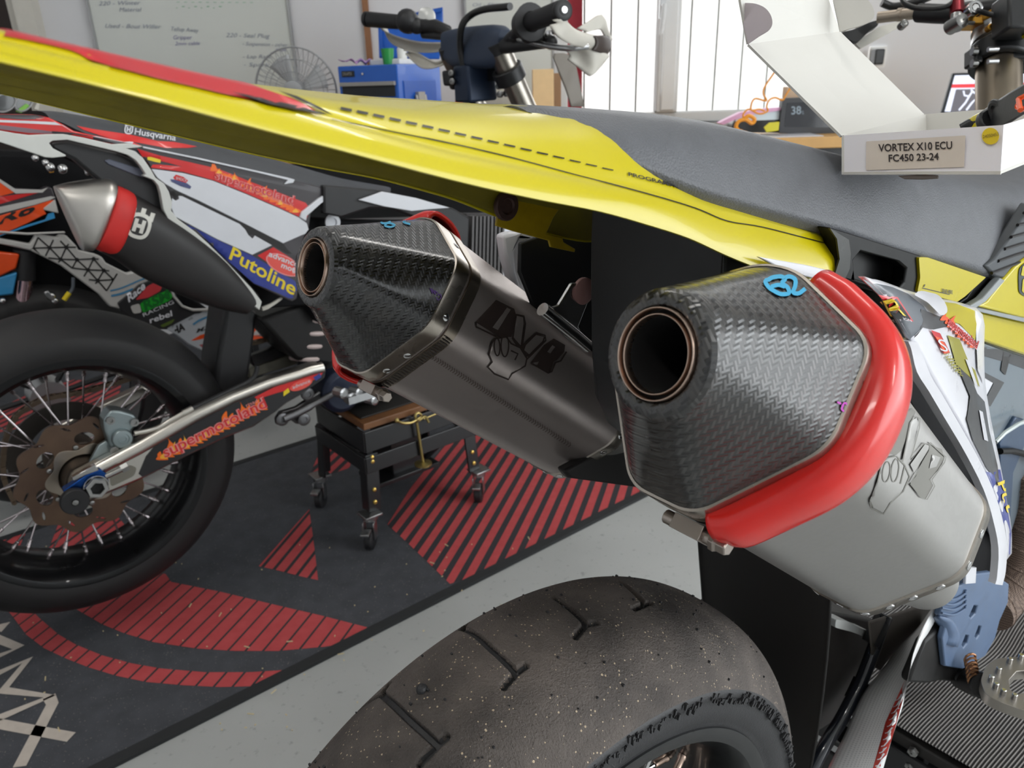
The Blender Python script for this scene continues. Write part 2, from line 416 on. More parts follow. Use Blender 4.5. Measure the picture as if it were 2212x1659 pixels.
wb2 = board('whiteboard', wx[0], wx[1], .84, 2.05, 'whiteboard seen behind the white handguard, left of the window')
def onboard(x, y): return ony(x, y, WY-.0195)
mbs = {'a': m_pen, 'b': m_pen2, 'c': m_green}
for (s_, x0, y0, x1, y1, h_, k) in (("220 - Winter", 213, 12, 302, 10, 9, 'a'), ("Material", 258, 25, 304, 25, 9, 'a'), ("Used - Bout Willer", 226, 60, 346, 62, 9, 'a'),
        ("Tellup Away", 368, 66, 428, 70, 9, 'a'), ("Gripper", 374, 85, 414, 85, 9, 'b'), ("2mm cable", 378, 98, 431, 97, 8, 'b'), ("220 - Seal Plug", 488, 80, 581, 82, 9, 'a'),
        ("- Suspension - other", 523, 98, 620, 101, 8, 'a'), ("side", 596, 110, 618, 111, 8, 'b'), ("- Lap Rate", 524, 126, 585, 126, 8, 'a'), ("- Spark", 526, 143, 582, 144, 8, 'a'),
        ("- - - - - - - - - - -", 380, 7, 545, 8, 8, 'c'), (". - . - . - . -", 380, 18, 478, 18, 12, 'c')):
    text('handwriting', s_, (x0, y0), (x1, y1), (0, -h_), onboard, mbs[k], wb1, shear=.03)
for (s_, x0, y0, x1, y1) in (("Oil - filter", 1020, 14, 1082, 12), ("Sprocket", 1040, 28, 1092, 24)): text('handwriting', s_, (x0, y0), (x1, y1), (0, -7), onboard, m_pen, wb2, shear=.03)
# lamps under the ceiling
m_led = emis('lamp_diffuser', (255, 250, 240), 4); m_white = mat('white_plastic', (225, 225, 222), .4)
for i, (x, y, h_, l_, p_) in enumerate(LAMPS):
    o = thing('ceiling_light', 'long ceiling light under the workshop ceiling', 'ceiling light', (x, y, 2.8), 'ceiling lights of the workshop')
    a = V((cos(radians(h_)), sin(radians(h_)), 0)); b = V((-a.y, a.x, 0))
    MB().box((x, y, 2.775), a*(l_/2+.02), b*.07, (0, 0, .025)).build('housing', m_white, o, smooth=False)
    MB().box((x, y, 2.745), a*(l_/2), b*.05, (0, 0, .004)).build('diffuser', m_led, o, smooth=False)
# ------------------------------------------------------------------ floor mat
def onfloor(z): return lambda x, y: onz(x, y, z)
MT = .006
def matcloth():
    t = NT('mat_black_pile'); n = t.noise(25, 5); n2 = t.noise(700, 2); n3 = t.noise(300, 1)
    c = t.mix(n, hexc(50, 52, 57), hexc(80, 82, 88)); t.set(Base_Color=t.mix(t.ramp(n3, .70, .74), c, hexc(120, 118, 112)), Roughness=.9); t.bump(n2, .5, .002); return t.m
def matred(name, a, b, duty, per):
    """red print with dark lines along the floor direction a -> b"""
    A, B = onz(*a, 0), onz(*b, 0); d = (B-A).normalized(); t = NT(name)
    sx = t.new('ShaderNodeSeparateXYZ'); t.link(t.new('ShaderNodeNewGeometry').outputs['Position'], sx.inputs[0])
    q = t.math('ADD', t.math('MULTIPLY', sx.outputs[0], -d.y/per), t.math('MULTIPLY', sx.outputs[1], d.x/per))
    q = t.math('LESS_THAN', t.math('FRACT', t.math('ADD', q, .3)), duty)
    n = t.noise(40, 4); red = t.mix(n, hexc(172, 58, 62), hexc(198, 84, 86))
    t.set(Base_Color=t.mix(q, hexc(50, 48, 52), red), Roughness=.9); t.bump(t.noise(700, 2), .5, .002); return t.m
c = [V((p.x, p.y, 0)) for p in (B2.W(x, y, 0) for x, y in ((-1.05, -.50), (1.62, -.50), (1.62, .405), (-1.05, .405)))]
gm = thing('floor_mat', 'black garage mat with red stripes and white lettering on the grey floor', 'mat', (-.8, 1.4, 0))
def flatz(z): return lambda x, y: V((x, y, z))
slab('pile', [[(p.x, p.y) for p in c]], flatz(MT), (0, 0, 1), .0055, matcloth(), gm)
ring = [(c[i].lerp(c[(i+1) % 4], t_)) for i in range(4) for t_ in (0, .5)]
e = MB()
for i in range(4):
    a, b = c[i], c[(i+1) % 4]; d = (b-a).normalized(); n_ = V((-d.y, d.x, 0)); e.box(((a+b)/2)+V((0, 0, .004)), (b-a)/2, n_*.011, (0, 0, .0038))
e.build('rubber_edge', mat('mat_edge_rubber', (36, 38, 40), .6), gm, smooth=False)
def floorpoly(name, pts, m, z=MT+.0006):
    q = [onz(*p, z) for p in pts]; v2, f = fill2d([[(p.x, p.y) for p in q]])
    f = [g if ((v2[g[1]][0]-v2[g[0]][0])*(v2[g[2]][1]-v2[g[0]][1])-(v2[g[1]][1]-v2[g[0]][1])*(v2[g[2]][0]-v2[g[0]][0])) > 0 else g[::-1] for g in f]
    return obj(name, [V((x, y, z)) for x, y in v2], f, m, gm, auto=0)
mr1 = matred('mat_red_wide_lines', (433, 1403), (535, 1297), .86, .0335); mr2 = matred('mat_red_thin_lines', (972, 1258), (1062, 1105), .56, .034)
mr3 = matred('mat_red_corner_lines', (560, 1222), (640, 1130), .72, .031)
floorpoly('printed_ring', [(30, 1335), (57, 1371), (95, 1400), (142, 1422), (190, 1441), (253, 1460), (316, 1473), (396, 1480), (475, 1484), (551, 1482), (620, 1447), (538, 1452), (443, 1452), (348, 1444), (285, 1433), (222, 1416), (165, 1393), (127, 1371), (85, 1335), (60, 1310), (10, 1310)], mr1)
floorpoly('printed_block', [(120, 1290), (184, 1327), (222, 1349), (269, 1368), (332, 1387), (427, 1401), (506, 1406), (601, 1406), (700, 1397), (722, 1394), (797, 1356), (696, 1330), (601, 1308), (475, 1278), (370, 1257), (358, 1240), (260, 1215)], mr1)
floorpoly('printed_triangle', [(559, 1223), (600, 1232), (650, 1245), (687, 1253), (680, 1190), (668, 1100)], mr3)
floorpoly('printed_block', [(837, 1133), (872, 1165), (925, 1215), (972, 1261), (1008, 1250), (1200, 1158), (1330, 1090), (1450, 1030), (1300, 960), (1100, 920), (985, 930), (892, 1047)], mr2)
floorpoly('printed_block', [(700, 952), (760, 965), (756, 1010), (692, 1032), (672, 1020)], mr2)
floorpoly('printed_block', [(-40, 1195), (10, 1165), (55, 1152), (40, 1185), (0, 1215)], mr3); floorpoly('printed_block', [(100, 1200), (125, 1135), (245, 1105), (275, 1140), (190, 1190)], mr3)
lm = MB()
for st in (((-20, 1352), (6, 1358), (10, 1346)), ((-30, 1370), (40, 1398), (-30, 1428)), ((-30, 1466), (60, 1425), (6, 1491), (108, 1504), (-30, 1562)), ((106, 1504), (113, 1520), (42, 1656)), ((-30, 1558), (154, 1592))):
    P = [onz(*p, MT+.0012) for p in st]; k = 11
    q = stroke2d([(p.x, p.y) for p in P], .0205)
    n = len(P)
    for i in range(n-1): lm.add([V((*q[i], MT+.0012)), V((*q[i+1], MT+.0012)), V((*q[2*n-2-i], MT+.0012)), V((*q[2*n-1-i], MT+.0012))], [(3, 2, 1, 0)])
lm.build('printed_lettering', mat('mat_cream_print', (196, 186, 176), .9, vary=.1, scale=60), gm, auto=0)
db = MB()
for i in range(70):
    px, py = random.uniform(30, 1150), random.uniform(1150, 1600)
    p = onz(px, py, MT+.0015); a = random.uniform(0, pi)
    l_ = random.choice((.0012, .0015, .002, .006)); db.box(p, V((cos(a), sin(a), 0))*l_, V((-sin(a), cos(a), 0))*.0009, (0, 0, .0007))
o = db.build('wood_crumbs', mat('straw_crumbs', (206, 190, 150), .8), smooth=False); o['kind'] = 'stuff'; o['label'] = 'pale crumbs and splinters scattered on black floor mat'; o['category'] = 'debris'
# ================================================================== motorcycle nearest to the camera
M1 = thing('motorcycle', 'yellow motorcycle with two silver carbon tipped mufflers, nearest to the camera', 'motorcycle', (B1.o.x, B1.o.y, 0))
m_yel = mat('yellow_plastic', (202, 187, 8), .30, vary=.03, scale=9, coat=.35, bump=.02, bscale=90)
m_blk = mat('black_plastic', (24, 25, 27), .42, vary=.15, scale=40, bump=.08, bscale=300)
m_gloss = mat('gloss_black', (13, 14, 15), .42, vary=.1, spec=.18)
m_wht = mat('white_plastic_gloss', (226, 226, 232), .3, vary=.02, coat=.3)
m_gry = mat('grey_decal', (92, 98, 106), .35, coat=.3); m_dgry = mat('dark_grey_decal', (52, 53, 57), .35, coat=.3); m_inkb = mat('black_ink', (26, 24, 24), .4)
m_red = mat('red_rubber', (222, 36, 30), .24, vary=.05, scale=14, coat=.3); m_redd = mat('red_decal', (206, 32, 44), .3, coat=.3)
m_ti = None
def steel(name, rgb, rough, metal=1.0):
    t = NT(name); n = t.noise(7, 5); n2 = t.noise(260, 3)
    c = hexc(*rgb); d = tuple(v*.80 for v in c[:3])+(1,)
    t.set(Base_Color=t.mix(n, d, c), Metallic=metal, Roughness=t.math('MULTIPLY_ADD', n2, .14, rough-.07)); t.bump(n2, .06, .0006); MATS[name] = t.m; return t.m
m_ti = steel('brushed_titanium', (180, 178, 175), .44, .92); m_tid = steel('weathered_titanium', (186, 176, 172), .44, .9)
m_chr = steel('polished_steel', (205, 205, 205), .16); m_alu = steel('bare_aluminium', (196, 197, 198), .34); m_bolt = steel('bolt_steel', (160, 160, 158), .3)
m_bronze = steel('heat_tinted_ring', (200, 176, 160), .3)
def carbon(name, warm):
    t = NT(name); uv = t.uv(); sx = t.new('ShaderNodeSeparateXYZ'); t.link(uv, sx.inputs[0]); u, v = sx.outputs[0], sx.outputs[1]
    i = t.math('FLOOR', u); j = t.math('FLOOR', v); m = t.math('MODULO', t.math('ADD', i, j), 4); m = t.math('ABSOLUTE', m)
    wv = t.math('LESS_THAN', m, 1.5)
    fu = t.math('ABSOLUTE', t.math('SUBTRACT', t.math('FRACT', u), .5)); fv = t.math('ABSOLUTE', t.math('SUBTRACT', t.math('FRACT', v), .5))
    hx = t.math('ADD', t.math('MULTIPLY', wv, t.math('SUBTRACT', 1, t.math('MULTIPLY', fu, 1.8))), t.math('MULTIPLY', t.math('SUBTRACT', 1, wv), t.math('SUBTRACT', .9, t.math('MULTIPLY', fv, 1.8))))
    n = t.noise(40, 4)
    c = t.mix(wv, hexc(20, 20, 21), hexc(*warm)); t.set(Base_Color=t.mix(t.ramp(n, .55, .8), c, hexc(60, 56, 52)))
    t.set(Roughness=t.math('ADD', t.math('MULTIPLY', wv, .16), t.math('MULTIPLY_ADD', n, .2, .16)), Coat_Weight=.6, Coat_Roughness=.15, Specular_IOR_Level=.7)
    t.bump(hx, .55, .0006); MATS[name] = t.m; return t.m
m_carb = carbon('carbon_weave', (44, 43, 42)); m_carb2 = carbon('carbon_weave_gloss', (40, 40, 42))
# --- rear fender: an upside-down channel with a thin skin
FX = [-.44, -.36, -.30, -.243, -.182, -.121, -.08, -.043, -.01, .02, .05, .08, .12, .16, .178]
FT = [.738, .721, .7075, .693, .6795, .6712, .6675, .664, .6605, .6420, .6260, .6150, .6010, .5890, .5830]
FG = [.733, .714, .700, .6855, .6705, .6530, .6430, .634, .6270, .6180, .6080, .6000, .5890, .5780, .5730]
FL = [.733, .710, .694, .678, .659, .6400, .6285, .619, .6085, .5980, .5850, .5730, .5580, .5480, .5530]
FW = [.070, .088, .096, .099, .100, .100, .100, .100, .101, .102, .103, .104, .105, .106, .106]
rows = []
for x, zt, zg, zl, w_ in zip(FX, FT, FG, FL, FW):
    half = [(0, zt), (.30*w_, zt-.0008), (.55*w_, zt-.004), (.70*w_, zt-.25*(zt-zg)-.002), (.80*w_, zt-.6*(zt-zg)), (.875*w_, zg+.001), (.89*w_, zg-.0015), (.95*w_, zg*.55+zl*.45+.002), (.99*w_, zg*.2+zl*.8+.0005), (w_, zl), (.982*w_, zl-.0003)]
    rows.append([B1.W(x, -a, z) for a, z in reversed(half[1:])]+[B1.W(x, a, z) for a, z in half])
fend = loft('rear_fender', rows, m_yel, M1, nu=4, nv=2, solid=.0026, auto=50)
fix_normals(fend); fend.data.materials.append(mat('shaded_dirty_underside', (126, 114, 12), .6, vary=.2, scale=40)); fend.modifiers['thickness'].material_offset = 1; fend.modifiers['thickness'].material_offset_rim = 0  # inner skin: underside shade put into the colour, along with mud
T_f = tree_of(fend)
def fs(name, pts, m, **k): return sticker(name, T_f, [pts], m, fend, **k)
def topsheet(name, tree, low, top, m, off, parent):
    """print on the fender top between a lower edge taken from the photo and a line near the ridge (x, lat)"""
    lo = [B1.L(hit(tree, *p, 0)) for p in low]; v2, f = fill2d([[(p.x, p.y) for p in lo]+top], .006); P_ = []
    for x, y in v2:
        h_ = tree.ray_cast(B1.W(x, y, 1.2), V((0, 0, -1))); P_.append(h_[0]+h_[1]*off if h_[0] is not None else None)
    f = [q_ for q_ in f if all(P_[i] is not None for i in q_)]; P_ = [p if p is not None else V((0, 0, 0)) for p in P_]
    f = [q_ if (P_[q_[1]]-P_[q_[0]]).cross(P_[q_[2]]-P_[q_[0]]).z > 0 else q_[::-1] for q_ in f]
    us = sorted({i for q_ in f for i in q_}); mp = {i: k for k, i in enumerate(us)}
    return obj(name, [P_[i] for i in us], [tuple(mp[i] for i in q_) for q_ in f], m, parent, auto=0)
topsheet('red_graphic', T_f, [(8, 80), (60, 89), (110, 100), (150, 110), (172, 119), (190, 130), (240, 147), (285, 158), (330, 170), (380, 182), (430, 193), (475, 204), (520, 214), (560, 222), (600, 231), (640, 239), (690, 247), (660, 229), (630, 216), (600, 206), (570, 196)], [(-.172, .036), (-.20, .03), (-.235, .028), (-.262, .03)], m_redd, .0006, fend)
fs('black_graphic', [(500, 206), (560, 214), (640, 232), (705, 250), (690, 250), (640, 244), (580, 230)], m_inkb, off=.0011)
fs('black_graphic', [(600, 203), (640, 214), (690, 236), (716, 252), (704, 248), (670, 232), (620, 212)], m_inkb, off=.0011)
q = MB()
ribbon(T_f, cat([(716, 258), (820, 280), (960, 308), (1100, 340), (1250, 380), (1400, 420), (1500, 450), (1570, 478), (1650, 492), (1790, 528)], 5), 2.2, .0004, q)
for a in range(17):
    t_ = a/17; x = 735+600*t_; y = 236+(372-236)*t_**1.06; ribbon(T_f, [(x, y), (x+24, y+5.0)], 5.5-3.5*t_, .0005, q)
q.build('printed_line', m_inkb, fend, auto=0)
def txt(name, tree, s_, p0, p1, h_, m, parent, off=.0007, **k):
    return text(name, s_, p0, p1, h_, lambda x, y: hit(tree, x, y, off), m, parent, **k)
txt('printed_lettering', T_f, 'PROGRAMMED  POWER', (1356, 381), (1560, 432), (-1, -8), m_inkb, fend, bold=True)
txt('printed_lettering', T_f, 'ADVANCED  TECHNOLOGY', (1560, 432), (1730, 478), (-1, -8), m_inkb, fend, bold=True)
txt('printed_lettering', T_f, 'BY SOFTWARE', (1640, 466), (1748, 494), (-1, -9), m_inkb, fend)
# bolt and tabs under the fender
bp = B1.W(.058, -.094, .5905); q = MB().lathe(bp, B1.R, [(0, .0001), (0, .0095), (.0015, .0105), (.004, .0105), (.005, .0095), (.005, .006), (.0035, .005), (.0035, .0001)], 24)
q.build('fender_bolt', mat('rusty_bolt', (84, 62, 58), .6, .4, vary=.3, scale=200, bump=.3), M1)
plate('fender_bracket', B1, [[(1085, 395), (1218, 440), (1210, 450), (1196, 470), (1185, 495), (1180, 505), (1215, 513), (1218, 523), (1243, 538), (1242, 545), (1190, 534), (1186, 520), (1110, 500), (1072, 488)]], -.0955, .0022, mat('worn_yellow_plastic', (190, 160, 20), .45, vary=.18, scale=60), M1, bevel=.0006)
# inner fender: black box between the mufflers
IW = .072
rows = []
for x, zt, zb in ((.092, .606, .545), (.098, .604, .45), (.13, .585, .41), (.20, .57, .36), (.30, .54, .31), (.42, .50, .30)):
    rows.append([B1.W(x, a*IW, z) for a, z in ((-.55, zb), (-.55, (zt+zb)/2), (-.54, zt-.01), (-.5, zt), (0, zt), (.9, zt), (.98, zt-.01), (1, (zt+zb)/2), (1, zb), (.9, zb-.006), (0, zb-.008), (-.5, zb-.006))])
loft('inner_fender', rows, m_blk, M1, closed=True, cap=True, nu=2, bevel=.002)
# mud flap hanging in front of the tyre
m_flap = mat('rubber_flap', (34, 32, 31), .6, vary=.2, scale=20, bump=.1, bscale=120)
rows = []
for x, z, k in ((.250, .42, .060), (.272, .33, .070), (.285, .27, .074), (.296, .22, .076), (.308, .15, .075), (.322, .05, .071), (.332, -.05, .064), (.345, -.16, .056)):
    rows.append([B1.W(x-.004, -k, z), B1.W(x, -k*.93, z), B1.W(x+.004, -k*.5, z), B1.W(x+.006, 0, z), B1.W(x+.004, k*.5, z), B1.W(x, k*.93, z), B1.W(x-.004, k, z)])
loft('mud_flap', rows, m_flap, M1, nu=2, nv=2, solid=.003)
plate('lower_side_panel', B1, [[(1218, 1018), (1300, 975), (1345, 930), (1345, 870), (1480, 880), (1500, 1080), (1440, 1072), (1405, 1058), (1230, 1034)]], -.115, .012, m_flap, M1, bevel=.003)
# --- seat
SX = [-.045, -.02, .03, .09, .178, .27, .36, .44, .52, .62, .74, .86]
ST = [.6640, .6630, .6590, .6520, .6350, .6170, .6020, .589, .577, .570, .572, .58]
SB = [.6600, .6440, .6230, .6050, .5810, .5530, .530, .508, .495, .480, .47, .47]
SW = [.055, .075, .088, .093, .098, .103, .106, .107, .107, .10, .095, .085]
rows = []
for x, zt, zb, w_ in zip(SX, ST, SB, SW):
    d = zt-zb
    half = [(0, zt), (.35*w_, zt-.0008), (.62*w_, zt-.05*d-.001), (.76*w_, zt-.16*d), (.87*w_, zt-.38*d), (.94*w_, zt-.62*d), (.985*w_, zt-.86*d), (w_, zb), (.95*w_, zb-.006)]
    rows.append([B1.W(x, -a, z) for a, z in reversed(half[1:])]+[B1.W(x, a, z) for a, z in half])
t = NT('grey_seat_vinyl'); vo = t.new('ShaderNodeTexVoronoi'); vo.inputs['Scale'].default_value = 800; t.link(t.obj(), vo.inputs['Vector'])
n = t.noise(60, 3); t.set(Base_Color=t.mix(n, hexc(82, 84, 88), hexc(98, 100, 105)), Roughness=.52); t.bump(vo.outputs['Distance'], .4, .0006); m_seat = t.m
seat = loft('seat', rows, m_seat, M1, nu=3, nv=3, cap=True, auto=60); fix_normals(seat)
# seat nose grip ribs at the right edge of the picture
# --- side: airbox panel, grab panel, shrouds
P = lambda *a, **k: plate(a[0], B1, a[1], a[2], a[3], a[4], M1, **k)
HH = [(1860, 542), (1938, 563), (1958, 580), (1954, 610), (1940, 626), (1898, 618), (1848, 602), (1844, 562)]
side = P('airbox_panel', [[(1794, 491), (1990, 552), (2000, 580), (1992, 630), (1968, 646), (1900, 626), (1830, 606), (1800, 598), (1812, 560), (1808, 520)], HH], .1045, .010, m_gloss, bevel=.0015)
P('airbox_rim', [[(1793, 493), (1834, 518), (1838, 548), (1836, 580), (1824, 606), (1802, 598), (1814, 560), (1808, 516)]], .1062, .0012, mat('smoked_edge', (40, 41, 38), .3, spec=.25))
P('hand_hold', [[(1846, 530), (1950, 556), (1975, 590), (1960, 640), (1900, 634), (1836, 616), (1830, 560)]], .088, .004, mat('hand_hold_black', (9, 9, 10), .36, spec=.18), bevel=.001)
P('panel_tip', [[(1640, 555), (1676, 561), (1740, 572), (1788, 583), (1804, 592), (1766, 604), (1700, 588)]], .109, .003, m_wht, bevel=.0008)
grab = P('grab_panel', [[(1985, 556), (2004, 556), (2130, 599), (2085, 640), (2068, 652), (1982, 630), (1988, 600)]], .1065, .008, m_yel, bevel=.0012, rr=.002)
T_g = tree_of(grab)
txt('printed_lettering', T_g, 'GRAB HERE', (2033, 631), (2056, 635), (0, -8), m_inkb, grab, bold=True)
q = MB(); ribbon(T_g, [(1992, 622), (2050, 636)], 1.6, .0005, q); ribbon(T_g, [(1994, 620), (1997, 614)], 1.6, .0005, q); q.build('printed_line', m_inkb, grab, auto=0)
P('vent_slot', [[(2120, 596), (2160, 602), (2110, 650), (2090, 660), (2070, 656), (2090, 642)]], .1035, .012, m_gloss, bevel=.001)
P('grey_trim', [[(2162, 600), (2172, 606), (2130, 652), (2112, 664), (2230, 690), (2230, 700), (2092, 668), (2098, 660), (2124, 644)]], .112, .006, mat('light_grey_plastic', (150, 156, 158), .35), bevel=.001)
tank = P('tank_shroud', [[(2168, 606), (2195, 575), (2240, 540), (2420, 560), (2420, 730), (2230, 692), (2114, 662), (2132, 652)]], .1115, .02, m_yel, bevel=.002)
P('side_shroud', [[(1958, 634), (1990, 640), (2090, 666), (2230, 700), (2420, 750), (2420, 830), (2230, 772), (2120, 735), (2000, 700)]], .106, .012, m_yel, bevel=.002)
P('seat_side_ribs', [[(2130, 575), (2150, 560), (2180, 520), (2230, 440), (2420, 480), (2420, 545), (2245, 536), (2192, 572), (2168, 602), (2150, 598)]], .1095, .01, mat('grip_rubber', (66, 70, 74), .6), bevel=.002)
q = MB(); 
for i in range(6):
    a = B1.on(2142+14*i, 590-26*i, .1098); b = B1.on(2225+4*i, 560-20*i, .1098); q.tube([a, a.lerp(b, .5)+V((0, 0, .0005)), b], .0014, 6)
q.build('rib_line', m_inkb, M1)
T_t = tree_of(tank)
em = MB(); em2 = MB()
fsz = [(2198, 598), (2200, 578), (2215, 565), (2260, 560), (2262, 640), (2212, 641), (2199, 632)]
s1 = sticker('emblem_plate', T_t, [rnd(fsz, 8)], mat('dark_teal_ink', (32, 48, 50), .4), tank, off=.0008)
sticker('emblem_plate', T_t, [rnd([(2204, 628), (2206, 603), (2212, 600), (2250, 598), (2250, 606), (2214, 608), (2212, 626), (2250, 628), (2250, 634), (2210, 634)], 2)], m_yel, tank, off=.0013)
sticker('emblem_plate', T_t, [rnd([(2202, 594), (2206, 574), (2250, 570), (2250, 576), (2212, 580), (2209, 596)], 2)], m_yel, tank, off=.0013)
shr = P('radiator_shroud', [[(2110, 734), (2230, 776), (2420, 840), (2420, 1060), (2230, 1010), (2172, 1190), (2140, 1140), (2120, 900)]], .100, .01, mat('shroud_grey', (112, 124, 134), .3, coat=.4), bevel=.002)
T_s = tree_of(shr)
sticker('black_graphic', T_s, [[(2112, 736), (2140, 745), (2200, 768), (2300, 806), (2300, 830), (2180, 785), (2112, 765)]], m_dgry, shr)
sticker('black_graphic', T_s, [[(2118, 800), (2168, 826), (2138, 878), (2124, 870), (2145, 828), (2118, 812)]], m_dgry, shr)
sticker('black_graphic', T_s, [[(2168, 740), (2182, 765), (2170, 810), (2160, 800)]], m_inkb, shr, off=.0009)
sticker('white_graphic', T_s, [[(2120, 812), (2144, 826), (2122, 868)]], m_wht, shr)
P('frame_tube_guard', [[(2160, 960), (2196, 900), (2212, 905), (2230, 925), (2190, 1020), (2180, 1180), (2165, 1160)]], .104, .02, mat('navy_metal', (58, 78, 104), .4, .3), bevel=.002)
q = MB(); q.tube([B1.on(*p, .112) for p in ((2150, 955), (2170, 935), (2200, 916), (2240, 900))], .0022, 8); q.build('breather_hose', mat('clear_hose', (196, 206, 206), .3), M1)
q = MB(); q.tube([B1.on(*p, .108) for p in ((2160, 975), (2186, 974), (2212, 980), (2240, 990))], .0035, 8); q.build('black_cable', m_gloss, M1)
# --- white number panel on the right side
PW = [((1860, 597), (1962, 634)), ((1905, 640), (2020, 648)), ((1938, 690), (2066, 656)), ((1975, 755), (2118, 680)), ((2010, 815), (2121, 760)), ((2050, 880), (2124, 830)), ((2086, 941), (2138, 915)),
      ((2125, 1014), (2157, 1005)), ((2154, 1087), (2170, 1078)), ((2169, 1146), (2181, 1140)), ((2170, 1209), (2182, 1195))]
rows = []
for a, b in PW:
    m1 = (a[0]*.5+b[0]*.5, a[1]*.5+b[1]*.5)
    rows.append([B1.on(*a, .168), B1.on(a[0]*.75+b[0]*.25, a[1]*.75+b[1]*.25, .167), B1.on(*m1, .162), B1.on(a[0]*.25+b[0]*.75, a[1]*.25+b[1]*.75, .153), B1.on(*b, .140)])
pan = loft('number_panel', rows, m_wht, M1, nu=3, nv=3, solid=.003, offset=0)
EL = [(1962, 738), (1969, 756), (1981, 804), (2007, 846), (2037, 897), (2086, 980), (2125, 1058), (2145, 1122), (2157, 1185), (2154, 1244), (2150, 1262)]
ER = [(1968, 733), (1988, 775), (2010, 812), (2032, 848), (2062, 898), (2106, 975), (2138, 1040), (2160, 1100), (2171, 1160), (2170, 1215), (2160, 1258)]
rows = []
for a, b in zip(EL, ER):
    p, q_ = B1.on(*a, .172), B1.on(*b, .1665); m1 = (p+q_)/2+B1.R*.004
    rows.append([p-B1.R*.006, p, m1, q_, q_-B1.R*.006])
o = loft('panel_edge', rows, m_wht, pan, closed=True, cap=True, nu=3); fix_normals(o)
rows = [[B1.on(1958+52*i, 618+8*j+22*i, .170-.004*j) for j in (0, 1)] for i in (0, 1)]
P('airbox_shadow_wall', [[(1930, 690), (1990, 700), (2130, 950), (2176, 1150), (2160, 1262), (2120, 1262), (2060, 1180), (2100, 1100), (1960, 860)]], .088, .01, mat('matt_black_parts', (20, 20, 22), .75, spec=.15), bevel=.002)
T_p = tree_of(pan)
def ps(name, pts, m, off=.0008, rr=0): return sticker(name, T_p, [rnd(pts, rr) if rr else pts], m, pan, off=off)
m_oli = mat('olive_decal', (158, 152, 40), .35, coat=.3); m_ylw = mat('yellow_decal', (232, 206, 40), .4); m_blu = mat('blue_decal', (44, 58, 140), .4, coat=.2); m_ora = mat('orange_decal', (240, 90, 30), .35, coat=.2)
ps('grey_graphic', [(1864, 600), (1925, 622), (1958, 636), (1992, 662), (2010, 690), (1985, 712), (1966, 734), (1940, 690), (1908, 642)], m_gry)
ps('grey_graphic', [(1985, 668), (2034, 688), (2042, 706), (2012, 712), (1990, 706), (1978, 722), (1965, 737), (1984, 712)], m_dgry, off=.0011)
ps('white_lobe', [(1956, 642), (1978, 639), (2018, 648), (2030, 664), (2033, 680), (2018, 687), (1990, 660)], m_wht, off=.004, rr=8)
ps('yellow_graphic', [(2020, 652), (2062, 657), (2103, 672), (2107, 700), (2104, 735), (2070, 700), (2035, 690), (2034, 670)], m_yel)
ps('sticker_panel', [(1880, 625), (1933, 642), (1968, 694), (1920, 681)], m_redd, off=.0014); ps('sticker_panel', [(1885, 629), (1930, 644), (1962, 690), (1921, 678)], m_inkb, off=.0017)
txt('sticker_lettering', T_p, 'SR', (1906, 668), (1948, 681), (-16, -32), m_ylw, pan, off=.0022, bold=True); txt('sticker_lettering', T_p, 'DESIGN', (1926, 686), (1961, 694), (-3, -6), m_wht, pan, off=.0022)
ps('red_sticker', [(2006, 713), (2026, 720), (2048, 762), (2034, 764)], m_redd, off=.0012); ps('orange_sticker', [(2014, 726), (2028, 731), (2045, 760), (2034, 762)], m_ora, off=.0015)
txt('sticker_lettering', T_p, 'S', (2025, 757), (2042, 760), (-8, -26), m_wht, pan, off=.0019)
ps('olive_graphic', [(2044, 724), (2070, 733), (2092, 788), (2104, 800), (2114, 836), (2100, 822), (2062, 786)], m_oli)
q = MB()
for i in range(7): ribbon(T_p, [(2034+4*i, 766+6*i), (2046+4*i, 762+6*i), (2040+5*i, 774+6*i), (2058+3*i, 776+6*i)], 2.2, .0012, q)
q.build('scribble_graphic', m_oli, pan, auto=0)
ps('black_graphic', [(2064, 788), (2096, 820), (2108, 850), (2124, 868), (2134, 930), (2152, 1006), (2156, 1050), (2128, 1010), (2098, 950), (2085, 905), (2092, 856)], m_dgry, off=.001)
ps('white_bar', [(2080, 775), (2089, 780), (2107, 833), (2100, 830)], m_wht, off=.0015); ps('white_bar', [(2110, 886), (2118, 890), (2130, 954), (2121, 950)], m_wht, off=.0015)
ps('front_edge', [(2103, 672), (2112, 676), (2119, 690), (2119, 800), (2122, 830), (2108, 800), (2105, 740)], m_wht, off=.0012)
ps('blue_graphic', [(2127, 1016), (2158, 1014), (2171, 1080), (2182, 1150), (2180, 1196), (2170, 1205), (2168, 1140), (2152, 1080)], m_blu, off=.001)
txt('panel_lettering', T_p, 'Put', (2150, 1043), (2172, 1108), (16, -6), m_ylw, pan, off=.0016, bold=True)
flames(T_p, [(2036+7.5*i, 690+7.2*i) for i in range(9)], 7, 17, m_ora, pan, off=.0014, up=(.25, -1))
txt('panel_lettering', T_p, 'supermotoland', (2040, 702), (2104, 754), (5, -16), mat('pale_red_outline', (236, 150, 150), .4), pan, off=.0017, bold=.05)
txt('panel_lettering', T_p, 'supermotoland', (2040, 700), (2104, 752), (5, -15), m_redd, pan, off=.0019, bold=True)
